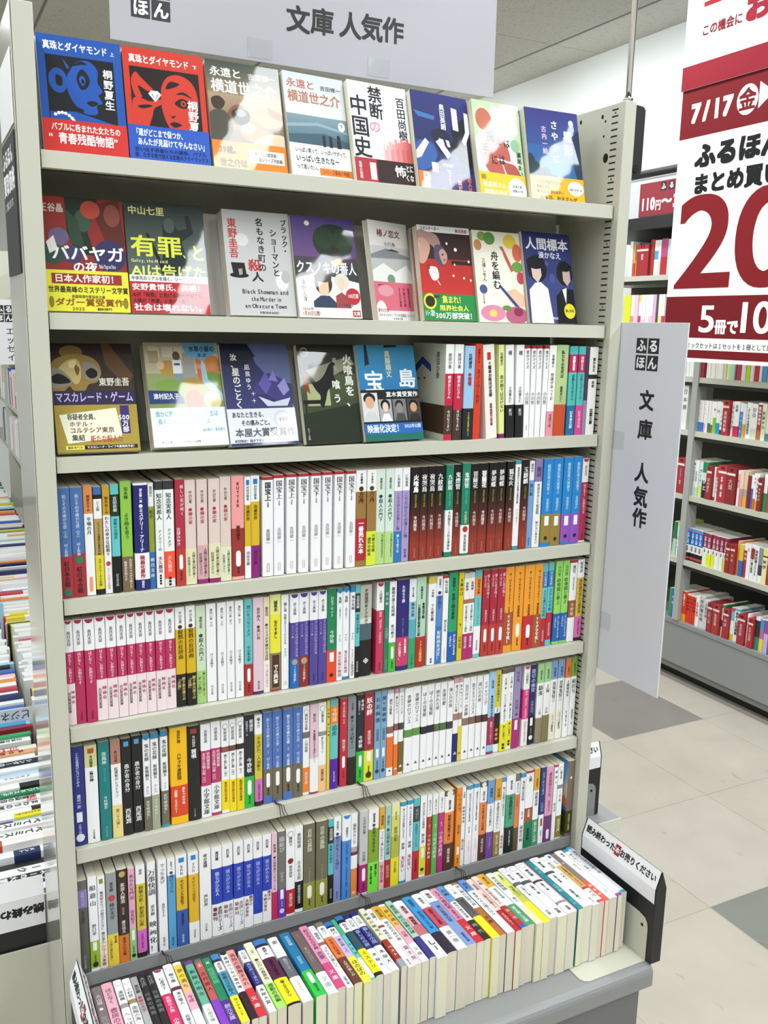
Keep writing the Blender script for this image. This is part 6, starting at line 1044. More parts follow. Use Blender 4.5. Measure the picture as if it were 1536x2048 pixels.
# ---------------------------------------------------------------- the paperback display bookcase
bc = empty('bookcase', (W/2, .08, 0))
tag(bc, 'tall cream steel bookcase packed with paperbacks under the white sign', 'bookcase')
def part(mb, name, mat, parent=bc):
    o = mb.build(name, mat); o.parent = parent; o.matrix_parent_inverse = Matrix.Translation(-Vector(parent.location)); return o
YF = -.0105; YB = .165; TOP = 1.861
def upright(xin, xout, inner):
    m = MB(); x0, x1 = min(xin, xout), max(xin, xout)
    if inner > 0:   # right side: face at x0 looks into the case
        xs = x0+.003
        m.box(x0, YF, 0, x1, YF+.016, TOP, mat=None, bev=.0016)
        m.box(xs, YF+.012, 0, x1-.0006, YB, TOP-.0005)
        f = lambda y0, z0, y1, z1: m.box(xs-.0004, y0, z0, xs+.001, y1, z1, '0c0c0a', M_SHADOWGAP)
        z = 1.853
        n = 0
        while z > .5:
            f(.0095, z-.0022, .0245, z)
            if n % 10 == 0: m.prism([(.0165+.0014*math.cos(a), z-.0062+.0016*math.sin(a)) for a in [k*math.pi/4 for k in range(8)]], xs-.0004, xs+.001, 'x', '0c0c0a', M_SHADOWGAP)
            z -= .0102; n += 1
        for y, z, r in ((.048, 1.846, .0034), (.104, 1.847, .0034), (.04, 1.838, .0022), (.042, 1.815, .0022), (.034, 1.78, .0075), (.115, 1.837, .0022), (.118, 1.815, .0022)):
            m.prism([(y+r*.8*math.cos(a), z+r*math.sin(a)) for a in [k*math.pi/8 for k in range(16)]], xs-.0004, xs+.001, 'x', '0c0c0a', M_SHADOWGAP)
    else:
        m.box(x0, YF, 0, x1, YF+.016, TOP, bev=.0016)
        m.box(x0+.0006, YF+.012, 0, x1-.003, YB, TOP-.0005)
    return m
part(upright(-.0026, -.0268, -1), 'upright', M_CREAM)
part(upright(.8828, .9055, 1), 'upright', M_CREAM)
m = MB(); m.box(-.002, .15, .3, .882, .156, 1.866); m.box(-.002, .148, 1.861, .882, .158, 1.866)
part(m, 'back_panel', M_CREAM)
for k, z in enumerate(S):
    m = MB(); mt = M_CREAM if k < 6 else M_GREY
    x0, x1 = 0.0, W
    zs = z-.0018*(1 if k < 3 else .4)
    m.box(x0, .0012, zs-.0015, x1, .149, zs)
    m.prism([(0, z-.0205), (0.0006, z-.0004), (.0014, z), (.0026, z-.0002), (.0026, zs), (.0018, zs-.0015), (.0018, z-.019), (.013, z-.019), (.013, z-.0205)], x0, x1, 'x')
    for xx in (x0+.0005, x1-.0015): m.box(xx, .013, z-.019, xx+.001, .148, z-.0035)
    part(m, 'shelf_board', mt)
m = MB(); m.box(0.001, .004, .0, .882, .008, S[6]-.021); part(m, 'riser_panel', M_DGREY)
# deck with rounded front edge, and the plinth below it
m = MB()
pr = [(.003, DECK), (-.226, DECK), (-.2315, DECK-.0012), (-.236, DECK-.0045), (-.2385, DECK-.009), (-.2395, DECK-.014), (-.2395, DECK-.036), (-.238, DECK-.0385), (.003, DECK-.0385)]
m.prism([(y, z) for y, z in pr], -.029, .8735, 'x'); part(m, 'deck', M_GREY)
m = MB(); m.box(-.02, -.2345, .0, .8515, .003, DECK-.039, bev=.003); part(m, 'plinth', M_DGREY)

# ---------------------------------------------------------------- books standing on the shelves
SHELF = {3: 'third', 4: 'fourth', 5: 'fifth', 6: 'sixth', 7: 'seventh'}
pending = []     # (object, look, place, group, x)
def look_of(bands, opt):
    if bands == 'GR': return 'black-to-brick-red paperback'
    bs = parse_bands(bands); names = []
    sh = {}
    for c, a, b, o in bs:
        if b-a < .045: continue
        n = cname(c)
        if not names or names[-1] != n: names.append(n)
        sh[n] = sh.get(n, 0)+b-a
    names = names or [cname(bs[0][0])]
    if len(names) > 3:
        keep = sorted(sh, key=lambda k: -sh[k])[:3]; names = [n for i, n in enumerate(names) if n in keep and n not in names[:i]]
    s = names[0]+' paperback' if len(names) == 1 else (' and '.join(names)+' paperback' if len(names) == 2 else '%s, %s and %s paperback' % tuple(names))
    if opt.get('ribbon'): s += ' with brown ribbon'
    elif opt.get('lean'): s = 'leaning '+s
    return s
for rn, rows in BOOKS.items():
    z0 = S[rn-1]; random.seed(rn)
    for x, t, h, bands, texts, opt in rows:
        x /= 10000; t /= 10000; h /= 1000; opt = opt or {}
        look = look_of(bands, opt)
        if bands == 'GR':
            texts = '%s .08 .27 fff;羽州ぼろ鳶組 .29 .43 9c9430;今村翔吾 .52 .68 e4d4d0;祥伝社文庫 .87 .97 c87868' % texts; bands = GRAD
        lean = math.radians(opt.get('lean', 0))
        zz = z0+(-.0016 if rn <= 3 else .0003)
        y = (.012 if rn != 7 else .0035)+random.uniform(-.001, .0012)
        o = spine_book('paperback', t, h, bands, texts, opt, (x, y, zz), (0, -lean, math.radians(random.uniform(-.3, .3))))
        pending.append((o, look, 'on the %s shelf' % SHELF[rn], 'paperbacks on the %s shelf' % SHELF[rn], x))
        if 'left' in opt or rn == 3 and x < .58 and 'leftart' in opt: pass
# tray of books lying spine up at the front
random.seed(88)
for x, t, h, bands, texts, opt in TRAY:
    x /= 10000; t /= 10000; h /= 1000; opt = opt or {}
    look = look_of(bands, opt)
    d = .106+random.uniform(-.0012, .0008)
    yb = -.185+random.uniform(-.003, .003)
    zb = DECK+(.0024 if .738 < x+t or x < .13 else .0003)
    o = spine_book('paperback', t, h, bands, texts, opt, (x, yb, zb+d), (-math.pi/2, 0, 0), d=d, page=random.choice(['e8e4cc', 'e4dfca', 'eae6c8', 'e0d8c4', 'e6dcc6']))
    pending.append((o, look, 'in the front tray', 'paperbacks lying spine up in the front tray', x))
def assign(pend, order, first):
    """label each thing by its look and, where several look alike, by its place among them"""
    by = {}
    for p in pend: by.setdefault((p[1], p[2]), []).append(p)
    for (lk, pl), ps in by.items():
        ps.sort(key=lambda p: p[4])
        for k, p in enumerate(ps):
            if len(ps) == 1: s = 'the only %s %s' % (lk, pl)
            else:
                one, *rest = lk.split(' with ')
                plural = one[:-1]+'ies' if one.endswith('y') else one+'s'
                s = '%s %s of %s %s%s %s' % (ordinal(k+1), order, number(len(ps)), plural, ' with '+rest[0] if rest else '', pl)
            tag(p[0], s, p[5] if len(p) > 5 else first, p[3])
assign(pending, 'from left', 'book')

# ---------------------------------------------------------------- paperbacks facing out, each before an ivory display stand
ROWN = {1: 'top', 2: 'second', 3: 'third'}
def stand(x, y, z, w, h, turn, lean, label):
    m = MB(); r = empty('display_stand', (x, y, z), (0, 0, math.radians(turn)))
    m.box(0, 0, 0, w, .011, h, bev=.0015)
    o = m.build('back_plate', M_STAND, r); o.matrix_local = Matrix.Translation((0, .012, .0035)) @ Matrix.Rotation(-math.radians(lean), 4, 'X')
    m = MB(); m.box(0, -.0, 0, w, .05, .0014); m.build('foot', M_STAND, r)
    tag(r, label, 'display stand', 'ivory display stands behind the facing books'); return r
for rn, x, w, h, t, turn, lean, colr, copyc, lb, art in FACES:
    z = S[rn-1]-.0015
    yb = .022 if rn < 3 else .012
    o = face_book('wrapped_paperback', w, h, t, colr, art, (x, yb, z), lean, turn)
    tag(o, '%s, face out on the %s shelf' % (lb, ROWN[rn]), 'book', 'paperbacks shown face out')
    if copyc:
        t2 = .012; ln = lean+1
        dx = .009 if rn == 2 and turn == 0 else -.006 if lb.startswith('red cover with a dark') else .002
        o = face_book('wrapped_paperback', w, h*.985, t2, copyc, '', (x+dx, yb+t+.0085, z), ln, turn)
        tag(o, 'second copy behind the %s on the %s shelf' % (lb.split(' with')[0].split(',')[0], ROWN[rn]), 'book', 'paperbacks shown face out')
STANDS_DONE = [stand(x, y, S[rn-1]-.0016, w, h, tu, le, 'ivory display stand behind the %s' % lb) for rn, x, y, w, h, tu, le, lb in STANDS]
# ---------------------------------------------------------------- bookends with the tent-shaped message strip
def bookend(name, loc, rz, length, label, inner_text=True, outer_text=False, flip=False, bm=None, foot=.13):
    """local: strip runs along +y from 0 to length, books on the -x side, foot plate towards -x"""
    r = empty(name, loc, (0, 0, rz))
    m = MB(); H0, H1, Wd = .138, .168, .021
    m.prism([(0, .002), (Wd, .002), (Wd, H0), (Wd/2, H1), (0, H0)], 0, length, 'y', '1d1d1e'); m.build('tent_strip', M_BLACK, r)
    m = MB(); e = .0007
    m.mesh([(-e, .003, .112), (-e, length-.003, .112), (-e, length-.003, H0), (-e, .003, H0), (Wd/2-e, length-.003, H1+.0006), (Wd/2-e, .003, H1+.0006)], [(0, 3, 2, 1), (3, 5, 4, 2)], 'f0f0f2')
    m.mesh([(Wd+e, .003, .112), (Wd+e, length-.003, .112), (Wd+e, length-.003, H0), (Wd+e, .003, H0), (Wd/2+e, length-.003, H1+.0006), (Wd/2+e, .003, H1+.0006)], [(0, 1, 2, 3), (3, 2, 4, 5)], 'f0f0f2')
    txt = '読み終わった本お売りください'; n = len(txt)
    a = (length-.016)/n
    sl = math.hypot(Wd/2, H1-H0)
    for side in (0, 1):
        if side == 0 and not inner_text or side == 1 and not outer_text: continue
        for i, ch in enumerate(txt):
            uc = .008+a*(i+.5)      # along the strip
            def P(u, v, side=side):
                q = v/sl; x = (Wd/2*q-e*1.6) if side == 0 else (Wd-Wd/2*q+e*1.6)
                y = length-u if side == 0 else u
                if flip: y = length-y
                return (x, y, H0+(H1-H0)*q+.0004)
            if ch == '本':
                s = .0064; pts = [P(uc-s, sl*.5-s*1.45), P(uc+s, sl*.5-s*1.45), P(uc+s, sl*.5+s*1.45), P(uc-s, sl*.5+s*1.45)]
                Q = lambda u, v, P=P: tuple(p+d for p, d in zip(P(u, v), ((-.0001 if side == 0 else .0001), 0, .0001)))
                m.face(pts, 'a02c34'); put(m, ch, uc, sl*.5, .0112, lambda u, v: tuple(p+d for p, d in zip(P(u, v), ((-.0003 if side == 0 else .0003), 0, .0002))), 'f4f4f4', bold=.02)
            else: put(m, ch, uc, sl*.5, .0142, P, '1c1c1c', bold=.03, sx=.9)
    m.build('message_label', M_CARD, r)
    m = MB(); c = .014
    pr = [(.012, .0018), (length-.005, .0018), (length-.005, .078), (c+.02, .08), (.02, .077), (.014, .07), (.012, .06)]
    m.prism([(y, z) for y, z in pr], -.0022, -.0006, 'x')
    m.prism([(.024+.003*math.cos(k*math.pi/6), .062+.003*math.sin(k*math.pi/6)) for k in range(12)], -.0026, -.0023, 'x', '141414', M_SHADOWGAP)
    cut = [(-.0006, length-.005), (-.0006, .012), (.012-foot, .012), (.004-foot, .016), (-foot, .024), (-foot, length-.005)]
    m.prism(cut, .0003, .0018, 'z'); m.build('bracket', bm or M_CREAM, r)
    tag(r, label, 'bookend'); return r
bookend('bookend', (.8695, -.2355, DECK), 0, .192, 'bookend with white message strip closing the right end of the front tray')
bookend('bookend', (-.0022, -.0435, DECK), math.pi, .192, 'bookend with white message strip closing the left end of the front tray', True, True)

# ---------------------------------------------------------------- signs
FURU = [('ふ', 0, 1), ('る', 1, 1), ('ほ', 0, 0), ('ん', 1, 0)]
def logo(m, P, u, v, s, gap):
    """four black squares, two by two; (u, v) lower left corner"""
    for ch, i, j in FURU:
        a, b = u+i*(s+gap), v+j*(s+gap)
        m.face([P(a, b), P(a+s, b), P(a+s, b+s), P(a, b+s)], '26262a')
        put(m, ch, a+s/2, b+s/2, s*.86, lambda p, q: tuple(x+d for x, d in zip(P(p, q), OFF)), 'f2f2f4', bold=.03)
def clip(name, x0, y0, z0, x1, y1, z1, label):
    m = MB(); m.box(x0, y0, z0, x1, y1, z1, bev=.0006); o = m.build(name, M_CLEAR); tag(o, label, 'clip', 'clear sign clips'); return o
m = MB(); m.box(.109, .111, 1.8665, .7115, .114, 2.012, 'b2b1b8', bev=.0006)
OFF = (0, -.0002, 0); P = lambda u, v: (u, .1108, v)
logo(m, P, .1362, 1.8985, .0252, .0022)
for ch, x, zc in (('文', .374, 1.9305), ('庫', .4115, 1.933), ('人', .4565, 1.935), ('気', .492, 1.937), ('作', .5275, 1.9385)): put(m, ch, x, zc, .0375, P, '1c1c20', bold=.025)
o = m.build('header_sign', M_CARD); tag(o, 'long white header sign with black lettering above the bookcase', 'sign')
for k, x in enumerate((.298, .486)): clip('sign_clip', x, .1095, 1.871, x+.036, .1165, 1.897, ['left', 'right'][k]+' clear clip on the lower edge of the long header sign')
m = MB(); m.box(.9068, -.161, .905, .9096, -.006, 1.5165, 'd4d5dc', bev=.0005)
OFF = (-.0002, 0, 0); P = lambda u, v: (.9066, -u, v)
logo(m, P, .0495, 1.4395, .0245, .003)
for ch, y, zc in (('文', .083, 1.3915), ('庫', .0845, 1.344), ('人', .0845, 1.2725), ('気', .086, 1.232), ('作', .087, 1.1965)): put(m, ch, y, zc, .034, P, '1c1c20', bold=.03)
o = m.build('side_sign', M_CARD); tag(o, 'tall narrow white sign with vertical black lettering on the right upright', 'sign')
for k, z in enumerate((1.304, .982)): clip('sign_clip', .9058, -.036, z, .9106, .002, z+.031, ['upper', 'lower'][k]+' clear clip holding the tall narrow sign')
m = MB(); m.tube([(.893, -.003, TOP), (.893, -.003, CEIL-.01)], .0048, mat=None, n=16); m.tube([(.893, -.003, TOP), (.893, -.003, TOP+.006)], .008, n=16)
o = m.build('support_pole', M_CHROME); tag(o, 'slim chrome pole rising from the top of the right upright', 'pole')
m = MB(); pr = []
for k in range(9): a = math.pi+math.pi*k/8; pr.append((.935+.0165*math.cos(a), 1.7665+.0165*math.sin(a)))
pr += [(.9515, 1.858), (.949, 1.862), (.945, 1.864), (.9185, 1.866)]
m.prism([(x, z) for x, z in pr][::-1], .02, .032, 'y'); m.prism([(.938+.0065*math.cos(k*math.pi/8), 1.7665+.0065*math.sin(k*math.pi/8)) for k in range(16)], .0185, .0199, 'y', '0c0c0a', M_SHADOWGAP)
m.box(.9055, .022, 1.80, .92, .03, 1.82)
o = m.build('sign_holder', M_BLACK); tag(o, 'black plastic sign arm behind the top of the right upright', 'sign holder')
# left side panel: glossy sheet, black notice, white card painted as a lamp reflection
m = MB(); m.box(-.0284, YF+.001, .3, -.0274, YB, 1.86); o = m.build('side_sheet', M_CREAMGLOSS); o.parent = bc; o.matrix_parent_inverse = Matrix.Translation(-Vector(bc.location))
m = MB(); m.box(-.0300, .004, 1.557, -.0288, .152, 1.722, '26262a')
P = lambda u, v: (-.0303, -u, v); OFF = (-.0002, 0, 0)
hline(m, 'ふるほん', -.146, -.02, 1.688, 1.712, P, 'f0f0f0', .03); hline(m, '買取価格', -.146, -.012, 1.656, 1.684, P, 'f0f0f0', .03); hline(m, 'この棚にあります。', -.14, -.03, 1.638, 1.65, P, 'dcdcdc')
o = m.build('price_notice', M_CARD); tag(o, 'black notice with white lettering on the left side of the bookcase', 'sign')
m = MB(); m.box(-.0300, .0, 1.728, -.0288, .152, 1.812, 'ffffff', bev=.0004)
o = m.build('reflection_card', M_FILM); tag(o, 'white card painted as a lamp reflection above the black notice on the left side', 'sign')

# ---------------------------------------------------------------- the long gondola behind: decks on both sides
gd = empty('gondola_shelf', (.45, 2.2, 0)); tag(gd, 'long cream double-sided gondola running back behind the bookcase', 'shelving unit')
def gpart(mb, name, mat): o = mb.build(name, mat); o.parent = gd; o.matrix_parent_inverse = Matrix.Translation(-Vector(gd.location)); return o
m = MB(); m.box(.05, .172, 0, .86, .19, 1.84); gpart(m, 'end_panel', M_CREAM)
m = MB(); m.box(.43, .191, .1, .45, 5.2, 1.8); gpart(m, 'centre_panel', M_CREAM)
for sgn in (-1, 1):
    x0, x1 = (-.268, .275) if sgn < 0 else (.9075, 1.143)
    m = MB(); m.box(x0, .1735 if sgn < 0 else .152, DECK-.03, x1, 5.2, DECK, bev=.003); gpart(m, 'side_deck', M_GREY if sgn > 0 else M_CREAM)
    m = MB(); m.box(x0+.02, .2, 0, x1, 5.2, DECK-.031); gpart(m, 'side_plinth', M_CREAM if sgn < 0 else M_DGREY)
m = MB(); m.box(.9075, .1505, DECK-.032, 1.1435, .1518, DECK+.001, 'f0efe4'); gpart(m, 'deck_edge_trim', M_STAND)
m = MB(); m.box(-.268, .168, .02, -.001, .1725, DECK+.054); gpart(m, 'deck_end_plate', M_CREAM)
for z in (.80, 1.05, 1.30, 1.55):
    m = MB(); m.box(.285, .191, z-.02, .43, 5.2, z); gpart(m, 'side_shelf', M_CREAM)
for y in (1.3, 2.25, 3.2, 4.15):
    m = MB(); m.box(.278, y-.012, DECK, .43, y+.012, 1.84); gpart(m, 'side_upright', M_CREAM)

bookend('bookend', (1.108, .186, DECK), math.pi/2, .195, 'far bookend half hidden behind the right upright', True, False, bm=M_GREY, foot=.03)
m = MB(); e = .176
def lbend():
    r = empty('bookend', (-.262, .176, DECK))
    m = MB(); pr = [(0, .052), (.021, .052), (.021, .14), (.0105, .168), (0, .14)]
    m.prism([(y, z) for y, z in pr], 0, .232, 'x', '1d1d1e'); m.build('tent_strip', M_BLACK, r)
    m = MB(); m.mesh([(0, -.0006, .088), (.232, -.0006, .088), (.232, -.0006, .14), (0, -.0006, .14), (.232, .0101, .1686), (0, .0101, .1686)], [(0, 1, 2, 3), (3, 2, 4, 5)], 'f0f0f2')
    txt = '読み終わった本お売りください'[::-1]; a = .228/len(txt)
    for i, ch in enumerate(txt):
        uc = .003+a*(i+.5)
        Q = lambda u, v, d=0: (2*uc-u, -.0009-d+max(0, (.125+2*0-v+.0)-.0)*0, 2*.118-v)
        if ch == '本': m.face([(uc-.008, -.0008, .106), (uc+.008, -.0008, .106), (uc+.008, -.0008, .13), (uc-.008, -.0008, .13)], 'a02c34'); put(m, ch, uc, .118, .0135, lambda u, v: Q(u, v, .0003), 'f4f4f4', bold=.04)
        else: put(m, ch, uc, .118, .0165, Q, '1c1c1c', bold=.045)
    m.build('message_label', M_CARD, r)
    tag(r, 'bookend with red and black lettering upside down, at the near end of the left deck', 'bookend')
lbend()

# books lying spine up along the left deck (head towards the gondola), nearest first
random.seed(5)
near = [('f0eeea 1', 20, 'の創り方 .1 .6 444'), ('f0f0f2 1', 16, ''), ('26307c .4 1c2c6c 1', 18, 'コツ .08 .3 e8e8f4'), ('1c1c20 1', 17, 'マネーの大冒険 .1 .7 f0f0f0'), ('f0f0f0 1', 22, 'ワーク .1 .5 555'), ('202024 .6 f0f0f0 1', 18, ''),
        ('f0f0f0 .2 20305c .45 f0f0f0 1', 19, 'メント .25 .4 fff'), ('f2f2f2 1', 20, '中井俊樹 .2 .6 777'), ('f0ece8 .5 c04838 .8 f0f0f0 1', 18, ''), ('f0f0f0 1', 24, 'のべてミスー雑 .08 .7 444'), ('d8c8a8 .3 f0ece0 1', 20, 'の自動思考 .1 .5 666'), ('f0f0f0 1', 22, 'のべてミスー雑 .08 .7 444'),
        ('a8c8e4 .4 28306c .6 f0f0f0 1', 20, ''), ('e8d830 .35 f0f0f0 1', 18, 'MANAGEMENT .04 .34 333'), ('f2f2f2 .1 1c1c1c .2 f2f2f2 1', 20, ''), ('f0f0f0 1', 19, 'まわりの図解 .1 .6 333'), ('f0e8e0 .1 e8a0a8 .2 f0f0f0 1', 19, '大富豪の自分に .1 .6 444'), ('1c7c50 .6 186040 1', 18, 'ビジネスモデル .06 .5 d8f0e0'), ('1c1c1c .3 f0f0f0 .5 1c1c1c .7 c03038 1', 20, ''),
        ('f0f0f0 1', 18, ''), ('f0f0f0 .5 3c68b8 1', 16, 'ヘキリスト .1 .4 444'), ('b8d4ec .4 202428 .7 f0f0f0 1', 22, ''), ('f0f0f0 1', 19, ''), ('1c2030 1', 26, 'シンダーの成功 .1 .6 e0e0e8'), ('f0f0ee 1', 18, ''), ('f0f0f0 1', 22, ''), ('e0a878 .5 f0d8c0 1', 18, '本の夢 .1 .4 6c4020'), ('f0e4e0 .2 c83838 .9 f0f0f0 1', 20, '日本の財政 .2 .6 fff'), ('2c7c5c .4 f0f0f0 1', 16, ''), ('f0f0f0 .7 e8d840 1', 20, '日本の書き方 .1 .5 444'), ('f2f2f2 1', 18, ''), ('3ca068 .6 d0e8d4 1', 14, ''), ('5c3468 1', 12, ''), ('942c38 1', 14, ''), ('4498c8 .5 a8d4ec 1', 20, ''), ('a8c8e8 .6 f0f0f4 1', 24, 'の力 .1 .3 3c6c9c')]
y = .206; LP = []
pal = ['f0f0f0 1']*12+['f0eee6 1', 'f0f0f0 .6 c83848 1', 'c04050 1', 'f0f0f0 .7 e8d840 1', '3c68b0 1', 'd8e8e0 .5 f0f0f0 1', '1c1c1c 1', 'e8b060 .5 f0f0f0 1', '50a878 .4 f0f0f0 1', 'a8d0e8 1', 'e89048 1', 'f0c8d0 1', '202c60 1', 'd0d048 1']
def deck_row(xh, y, yend, first, place):
    k = 0; out = []
    while y < yend:
        if first and k < len(near): b, t, tx = near[k]
        else: b, t, tx = random.choice(pal), random.choice([16, 18, 20, 22, 24, 26]), ''
        t /= 1000
        if first and k == 36:     # index card between the books
            m = MB(); m.box(-.245, y, DECK+.001, .035, y+.003, DECK+.15, 'dedee0')
            Q = lambda u, v, yy=y: (-u, yy-.0004, 2*(DECK+.135)-v)
            hline(m, 'ビジネス読物', -.03, .1, DECK+.123, DECK+.147, Q, '333333')
            o = m.build('index_card', M_CARD); tag(o, 'pale grey index card between the books on the left deck', 'divider card'); y += .0045
        d = random.uniform(.112, .131) if k > 4 or not first else .118
        h = random.choice([.188, .188, .182, .173])
        x = xh-h+random.uniform(-.012, .003)
        if y < 1.2:
            o = spine_book('hardback', t, h, b, tx, {}, (x, y+t, DECK+.0006+d), (-math.pi/2, 0, -math.pi/2), d=d)
        else:
            m = MB()
            for c, a, e, ob in parse_bands(b): m.box(x+h*(1-e), y, DECK+.0006+d*.02, x+h*(1-a), y+t, DECK+.0006+d, c)
            m.box(x+.001, y+.0006, DECK+.0006, x+h-.001, y+t-.0006, DECK+.0006+d*.021, 'e6e0c8')
            o = m.build('hardback', M_PRINT)
        out.append((o, look_of(b, {}).replace('paperback', 'hardback'), place, 'books lying spine up on the left deck', y))
        y += t+.0008; k += 1
    return out
LP = deck_row(.026, .206, 1.8, True, 'on the left deck')
LB = deck_row(.238, .98, 4.5, False, 'on the inner left deck')
assign(LB, 'from front', 'book')
assign(LP, 'from front', 'book')

# a few upright books on the gondola's left face, seen at a grazing angle
random.seed(9); LG = []
for z, nm in ((.80, 'lowest'), (1.05, 'second'), (1.30, 'third')):
    y = 3.0
    while y < 4.6:
        t = random.choice([.022, .026, .03, .036]); h = random.choice([.15, .172, .188])
        if any(abs(y+t/2-q) < .012+t/2+.002 for q in (3.2, 4.15)): y += .012; continue
        b = random.choice(pal); m = MB(); x = .288+random.uniform(0, .004)
        for c, a, e, ob in parse_bands(b): m.box(x, y, z+.0002+h*(1-e), x+.13, y+t, z+.0002+h*(1-a), c)
        o = m.build('upright_book', M_PRINT); LG.append((o, look_of(b, {}).replace('paperback', 'upright book'), 'on the %s left-hand shelf' % nm, 'upright books on the left gondola face', y))
        y += t+.001
assign(LG, 'from front', 'book')
m = MB(); m.box(-.07, .66, 1.415, .024, .663, 1.535, 'e4e4ea')
P = lambda u, v: (u, .6597, v); OFF = (0, -.0002, 0)
logo(m, P, -.012, 1.494, .0145, .0016); vline(m, 'エッセイ', .012, 1.485, 1.42, .015, P, '2c2c30')
o = m.build('category_sign', M_CARD); tag(o, 'white category sign with black logo jutting out at the far left', 'sign')

# ---------------------------------------------------------------- wall shelving on the far right
ws = empty('wall_shelf', (2.95, 1.4, 0)); tag(ws, 'tall wall shelving filled with study books along the right wall', 'shelving unit')
def wpart(mb, name, mat): o = mb.build(name, mat); o.parent = ws; o.matrix_parent_inverse = Matrix.Translation(-Vector(ws.location)); return o
WF = 2.70; Y0, Y1 = .55, 2.52
m = MB(); m.box(2.78, Y0, 0, 3.2, Y1, .05); wpart(m, 'toe_kick', M_BLACK)
m = MB(); m.box(WF+.03, Y0, .05, 3.2, Y1, .085); m.box(WF+.004, Y0, .085, 3.2, Y1, .262, bev=.004); m.box(WF, Y0, .262, 3.2, Y1, .283, bev=.002); wpart(m, 'base_unit', M_GREY)
m = MB(); m.box(3.16, Y0, .28, 3.2, Y1, 2.17); wpart(m, 'back_panel', plain('dark_shelf_back', '4a4842', .7))
WZ = dict(D=.553, C=.83, B=1.10, A=1.32, G=1.505, H=1.735)
for kk, z in WZ.items(): m = MB(); m.box(WF, Y0, z-.022, 3.16, Y1, z); m.box(WF+.002, Y0, z-.036, WF+.03, Y1, z-.0225, '1c1c1a', M_BLACK); wpart(m, 'shelf_board', M_CREAM)
m = MB(); m.box(WF-.006, 1.556, .284, WF+.05, 1.586, 2.0); wpart(m, 'upright', plain('grey_upright', 'a8a9a6', .45))
m = MB(); m.box(WF-.03, Y0, 1.925, 3.16, Y1, 1.975); wpart(m, 'light_valance', M_BLACK)
m = MB(); m.box(WF+.0, Y0, 1.976, WF+.02, Y1, 2.14, 'c8cace'); wpart(m, 'header_board', M_CARD)
m = MB(); m.tube([(WF, Y0, 2.158), (WF, Y1, 2.158)], .016, n=12); wpart(m, 'top_rail', M_BLACK)
m = MB(); m.box(WF-.004, 1.55, 1.982, WF-.001, 1.985, 2.118, '8e2a36')
P = lambda u, v: (WF-.0045, -u, v); OFF = (0, 0, 0)
for i, ch in enumerate('ふるほん'):
    a = -1.86+i*.046+0; m.face([(WF-.0043, -a, 2.078), (WF-.0043, -a-.034, 2.078), (WF-.0043, -a-.034, 2.112), (WF-.0043, -a, 2.112)], '401c24'); put(m, ch, a+.017, 2.095, .026, lambda u, v: (WF-.0047, -u, v), 'f0f0f0', bold=.03)
hline(m, '110', -1.975, -1.888, 2.0, 2.065, P, 'f4e8ea', .05); hline(m, '円', -1.886, -1.852, 2.0, 2.045, P, 'f4e8ea', .03); hline(m, '～', -1.85, -1.79, 2.01, 2.06, P, 'f4e8ea', .05); hline(m, '38', -1.785, -1.722, 2.0, 2.065, P, 'f4e8ea', .05); pass
o = m.build('price_header', M_CARD); tag(o, 'dark red price header on top of the right wall shelving', 'sign')
WPL = dict(A='touching the poster bottom', B='just below the poster', C='on the middle wall shelf', D='on the lower wall shelf', E='on the wall shelving base', G='on the upper wall shelf', H='on the top wall shelf')
RP = []; RD = []
for rn, rows in WALLBOOKS.items():
    z = .2832 if rn == 'E' else WZ[rn]+.0002
    random.seed(ord(rn))
    for y, t, h, b, tx, opt in rows:
        y /= 10000; t /= 10000; h /= 1000; opt = opt or {}
        if opt.get('div'):
            m = MB(); r = empty('index_board', (WF+.004, y, z), (0, 0, 0))
            c = b.split()[0]
            m.box(0, -t, 0, .11, 0, h, c, bev=.0008)
            P = lambda u, v: (-.0004, -u, v)
            for i, (uu, vv) in enumerate(((.34, .93), (.54, .93), (.34, .9), (.54, .9))): s = min(.006, t*.16); m.face([P(t*uu, h*vv-s*i//2*0), P(t*uu+s, h*vv), P(t*uu+s, h*vv+s), P(t*uu, h*vv+s)], '50181c')
            m.build('board', M_CARD, r)
            m = MB(); m.face([P(.0008, h*.79), P(t-.0008, h*.79), P(t-.0008, h*.85), P(.0008, h*.85)], 'ead8da')
            for w in tx.split(';'):
                q = w.split()
                if len(q) == 4: vline(m, q[0], t*.5, h*(1-max(.26, float(q[1]))), h*(1-float(q[2])), t*.5, lambda u, v: (-.0008, -u, v), q[3], .02)
            m.build('title_label', M_CARD, r)
            RD.append((r, cname(c)+' index board', WPL[rn], 'index boards on the right wall shelves', -y)); continue
        o = spine_book('study_book', t, h, b, tx, opt, (WF+.012+random.uniform(0, .006), y, z), (0, 0, -math.pi/2), d=.14, page='e8e4d8')
        RP.append((o, look_of(b, {}).replace('paperback', 'study book'), WPL[rn], 'study books on the right wall shelves', -y))
assign(RP, 'from left', 'book')
assign(RD, 'from left', 'divider board')

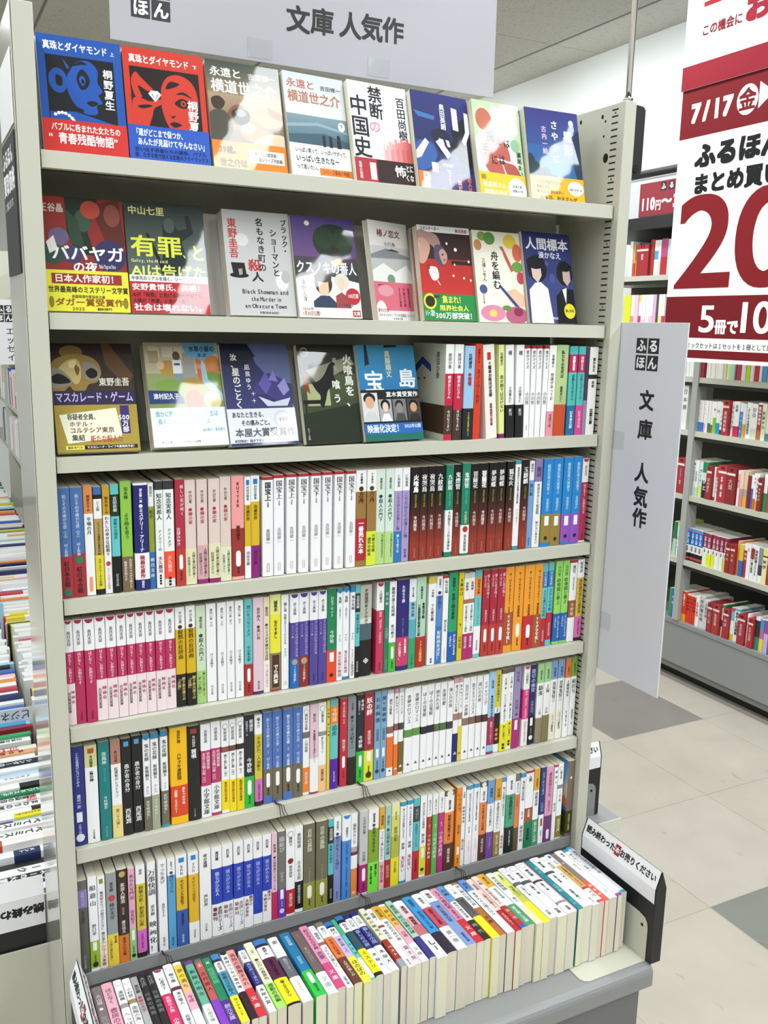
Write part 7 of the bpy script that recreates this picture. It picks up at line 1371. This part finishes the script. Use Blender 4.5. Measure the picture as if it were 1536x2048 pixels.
# ---------------------------------------------------------------- hanging sale poster in the right aisle
ps = empty('sale_poster', (2.45, 1.0, 1.4)); tag(ps, 'big red and white sale poster hanging in the right aisle', 'poster')
def ppart(mb, name, mat=M_POSTER): o = mb.build(name, mat); o.parent = ps; o.matrix_parent_inverse = Matrix.Translation(-Vector(ps.location)); return o
PX = 2.45
R = lambda m, y0, z0, y1, z1, c, lift=.0004: m.face([(PX-lift, y0, z0), (PX-lift, y1, z0), (PX-lift, y1, z1), (PX-lift, y0, z1)], c)
P = lambda u, v: (PX-.001, -u, v)
m = MB(); m.box(PX, .72, 1.392, PX+.003, 1.515, 2.40, 'ececea')
R(m, 1.515, 2.197, .72, 2.40, '701a20'); R(m, 1.515, 1.480, .72, 1.631, '701a20'); R(m, 1.515, 1.406, .72, 1.4358, '701a20')
hline(m, '7/17', -1.466, -1.268, 2.238, 2.325, P, 'f0e4e4', .05)
m.face([(PX-.0006, 1.207+.046*math.cos(2*math.pi*k/24), 2.283+.05*math.sin(2*math.pi*k/24)) for k in range(24)], 'f0ecec'); put(m, '金', -1.207, 2.283, .075, P, '701a20', bold=.03)
m.face([(PX-.0006, 1.158, 2.245), (PX-.0006, 1.095, 2.288), (PX-.0006, 1.158, 2.331)][::-1], 'f0ecec')
hline(m, 'ふるほん', -1.428, -1.03, 2.082, 2.17, P, '1c1c1c', .05); hline(m, 'まとめ買い', -1.428, -1.028, 1.992, 2.066, P, '1c1c1c', .045)
def big(ch, y0, y1, z0, z1, c, dx=0):
    v, f, x0, w = glyph(ch, 8); zz = [p[1] for p in v]; za, zb = min(zz), max(zz); xs = [p[0] for p in v]; xa, xb = min(xs), max(xs)
    k = 0; e = (z1-z0)*.03
    for i in (-1, -.5, 0, .5, 1):
        for j in (-1, 0, 1):
            k += 1; ya, yb = y0-e+i*e, y1+e+i*e
            m.mesh([(PX-.001-dx-k*5e-6, ya+(yb-ya)*(p[0]-xa)/(xb-xa), z0+e*.5+j*e*.5+(z1-z0-e)*(p[1]-za)/(zb-za)) for p in v], f, c)
big('2', 1.482, 1.214, 1.660, 1.992, '7c1c22'); big('0', 1.203, .93, 1.655, 1.992, '7c1c22')

big('5', 1.338, 1.266, 1.500, 1.597, 'f4ecec'); hline(m, '冊で', -1.262, -1.152, 1.494, 1.548, P, 'f4ecec', .04)
big('1', 1.142, 1.118, 1.502, 1.607, 'f4ecec'); big('0', 1.09, 1.01, 1.500, 1.609, 'f4ecec')
hline(m, 'ミックセットは１セットを１冊として計', -1.392, -1.0, 1.441, 1.464, P, '333333', .01)
ppart(m, 'lower_sheet')
m = MB(); m.box(PX-.006, .72, 2.366, PX-.0035, 1.5195, 2.86, 'ecebe8')
R(m, 1.5195, 2.3665, .72, 2.448, '86202c', .0064)
P = lambda u, v: (PX-.0068, -u, v)
hline(m, 'この機会に', -1.44, -1.255, 2.533, 2.572, P, '6c2028', .03); hline(m, 'お買', -1.248, -1.02, 2.525, 2.62, P, '8a1c2a', .05); hline(m, '三洋', -1.44, -1.22, 2.625, 2.715, P, '8a1c2a', .05)
ppart(m, 'upper_sheet')
m = MB(); m.box(PX-.008, .7, 2.85, PX+.006, 1.535, 2.875, bev=.002)
for y in (.8, 1.45): m.tube([(PX, y, 2.87), (PX, y, CEIL-.004)], .002, n=6)
ppart(m, 'hanging_rail', M_STAND)
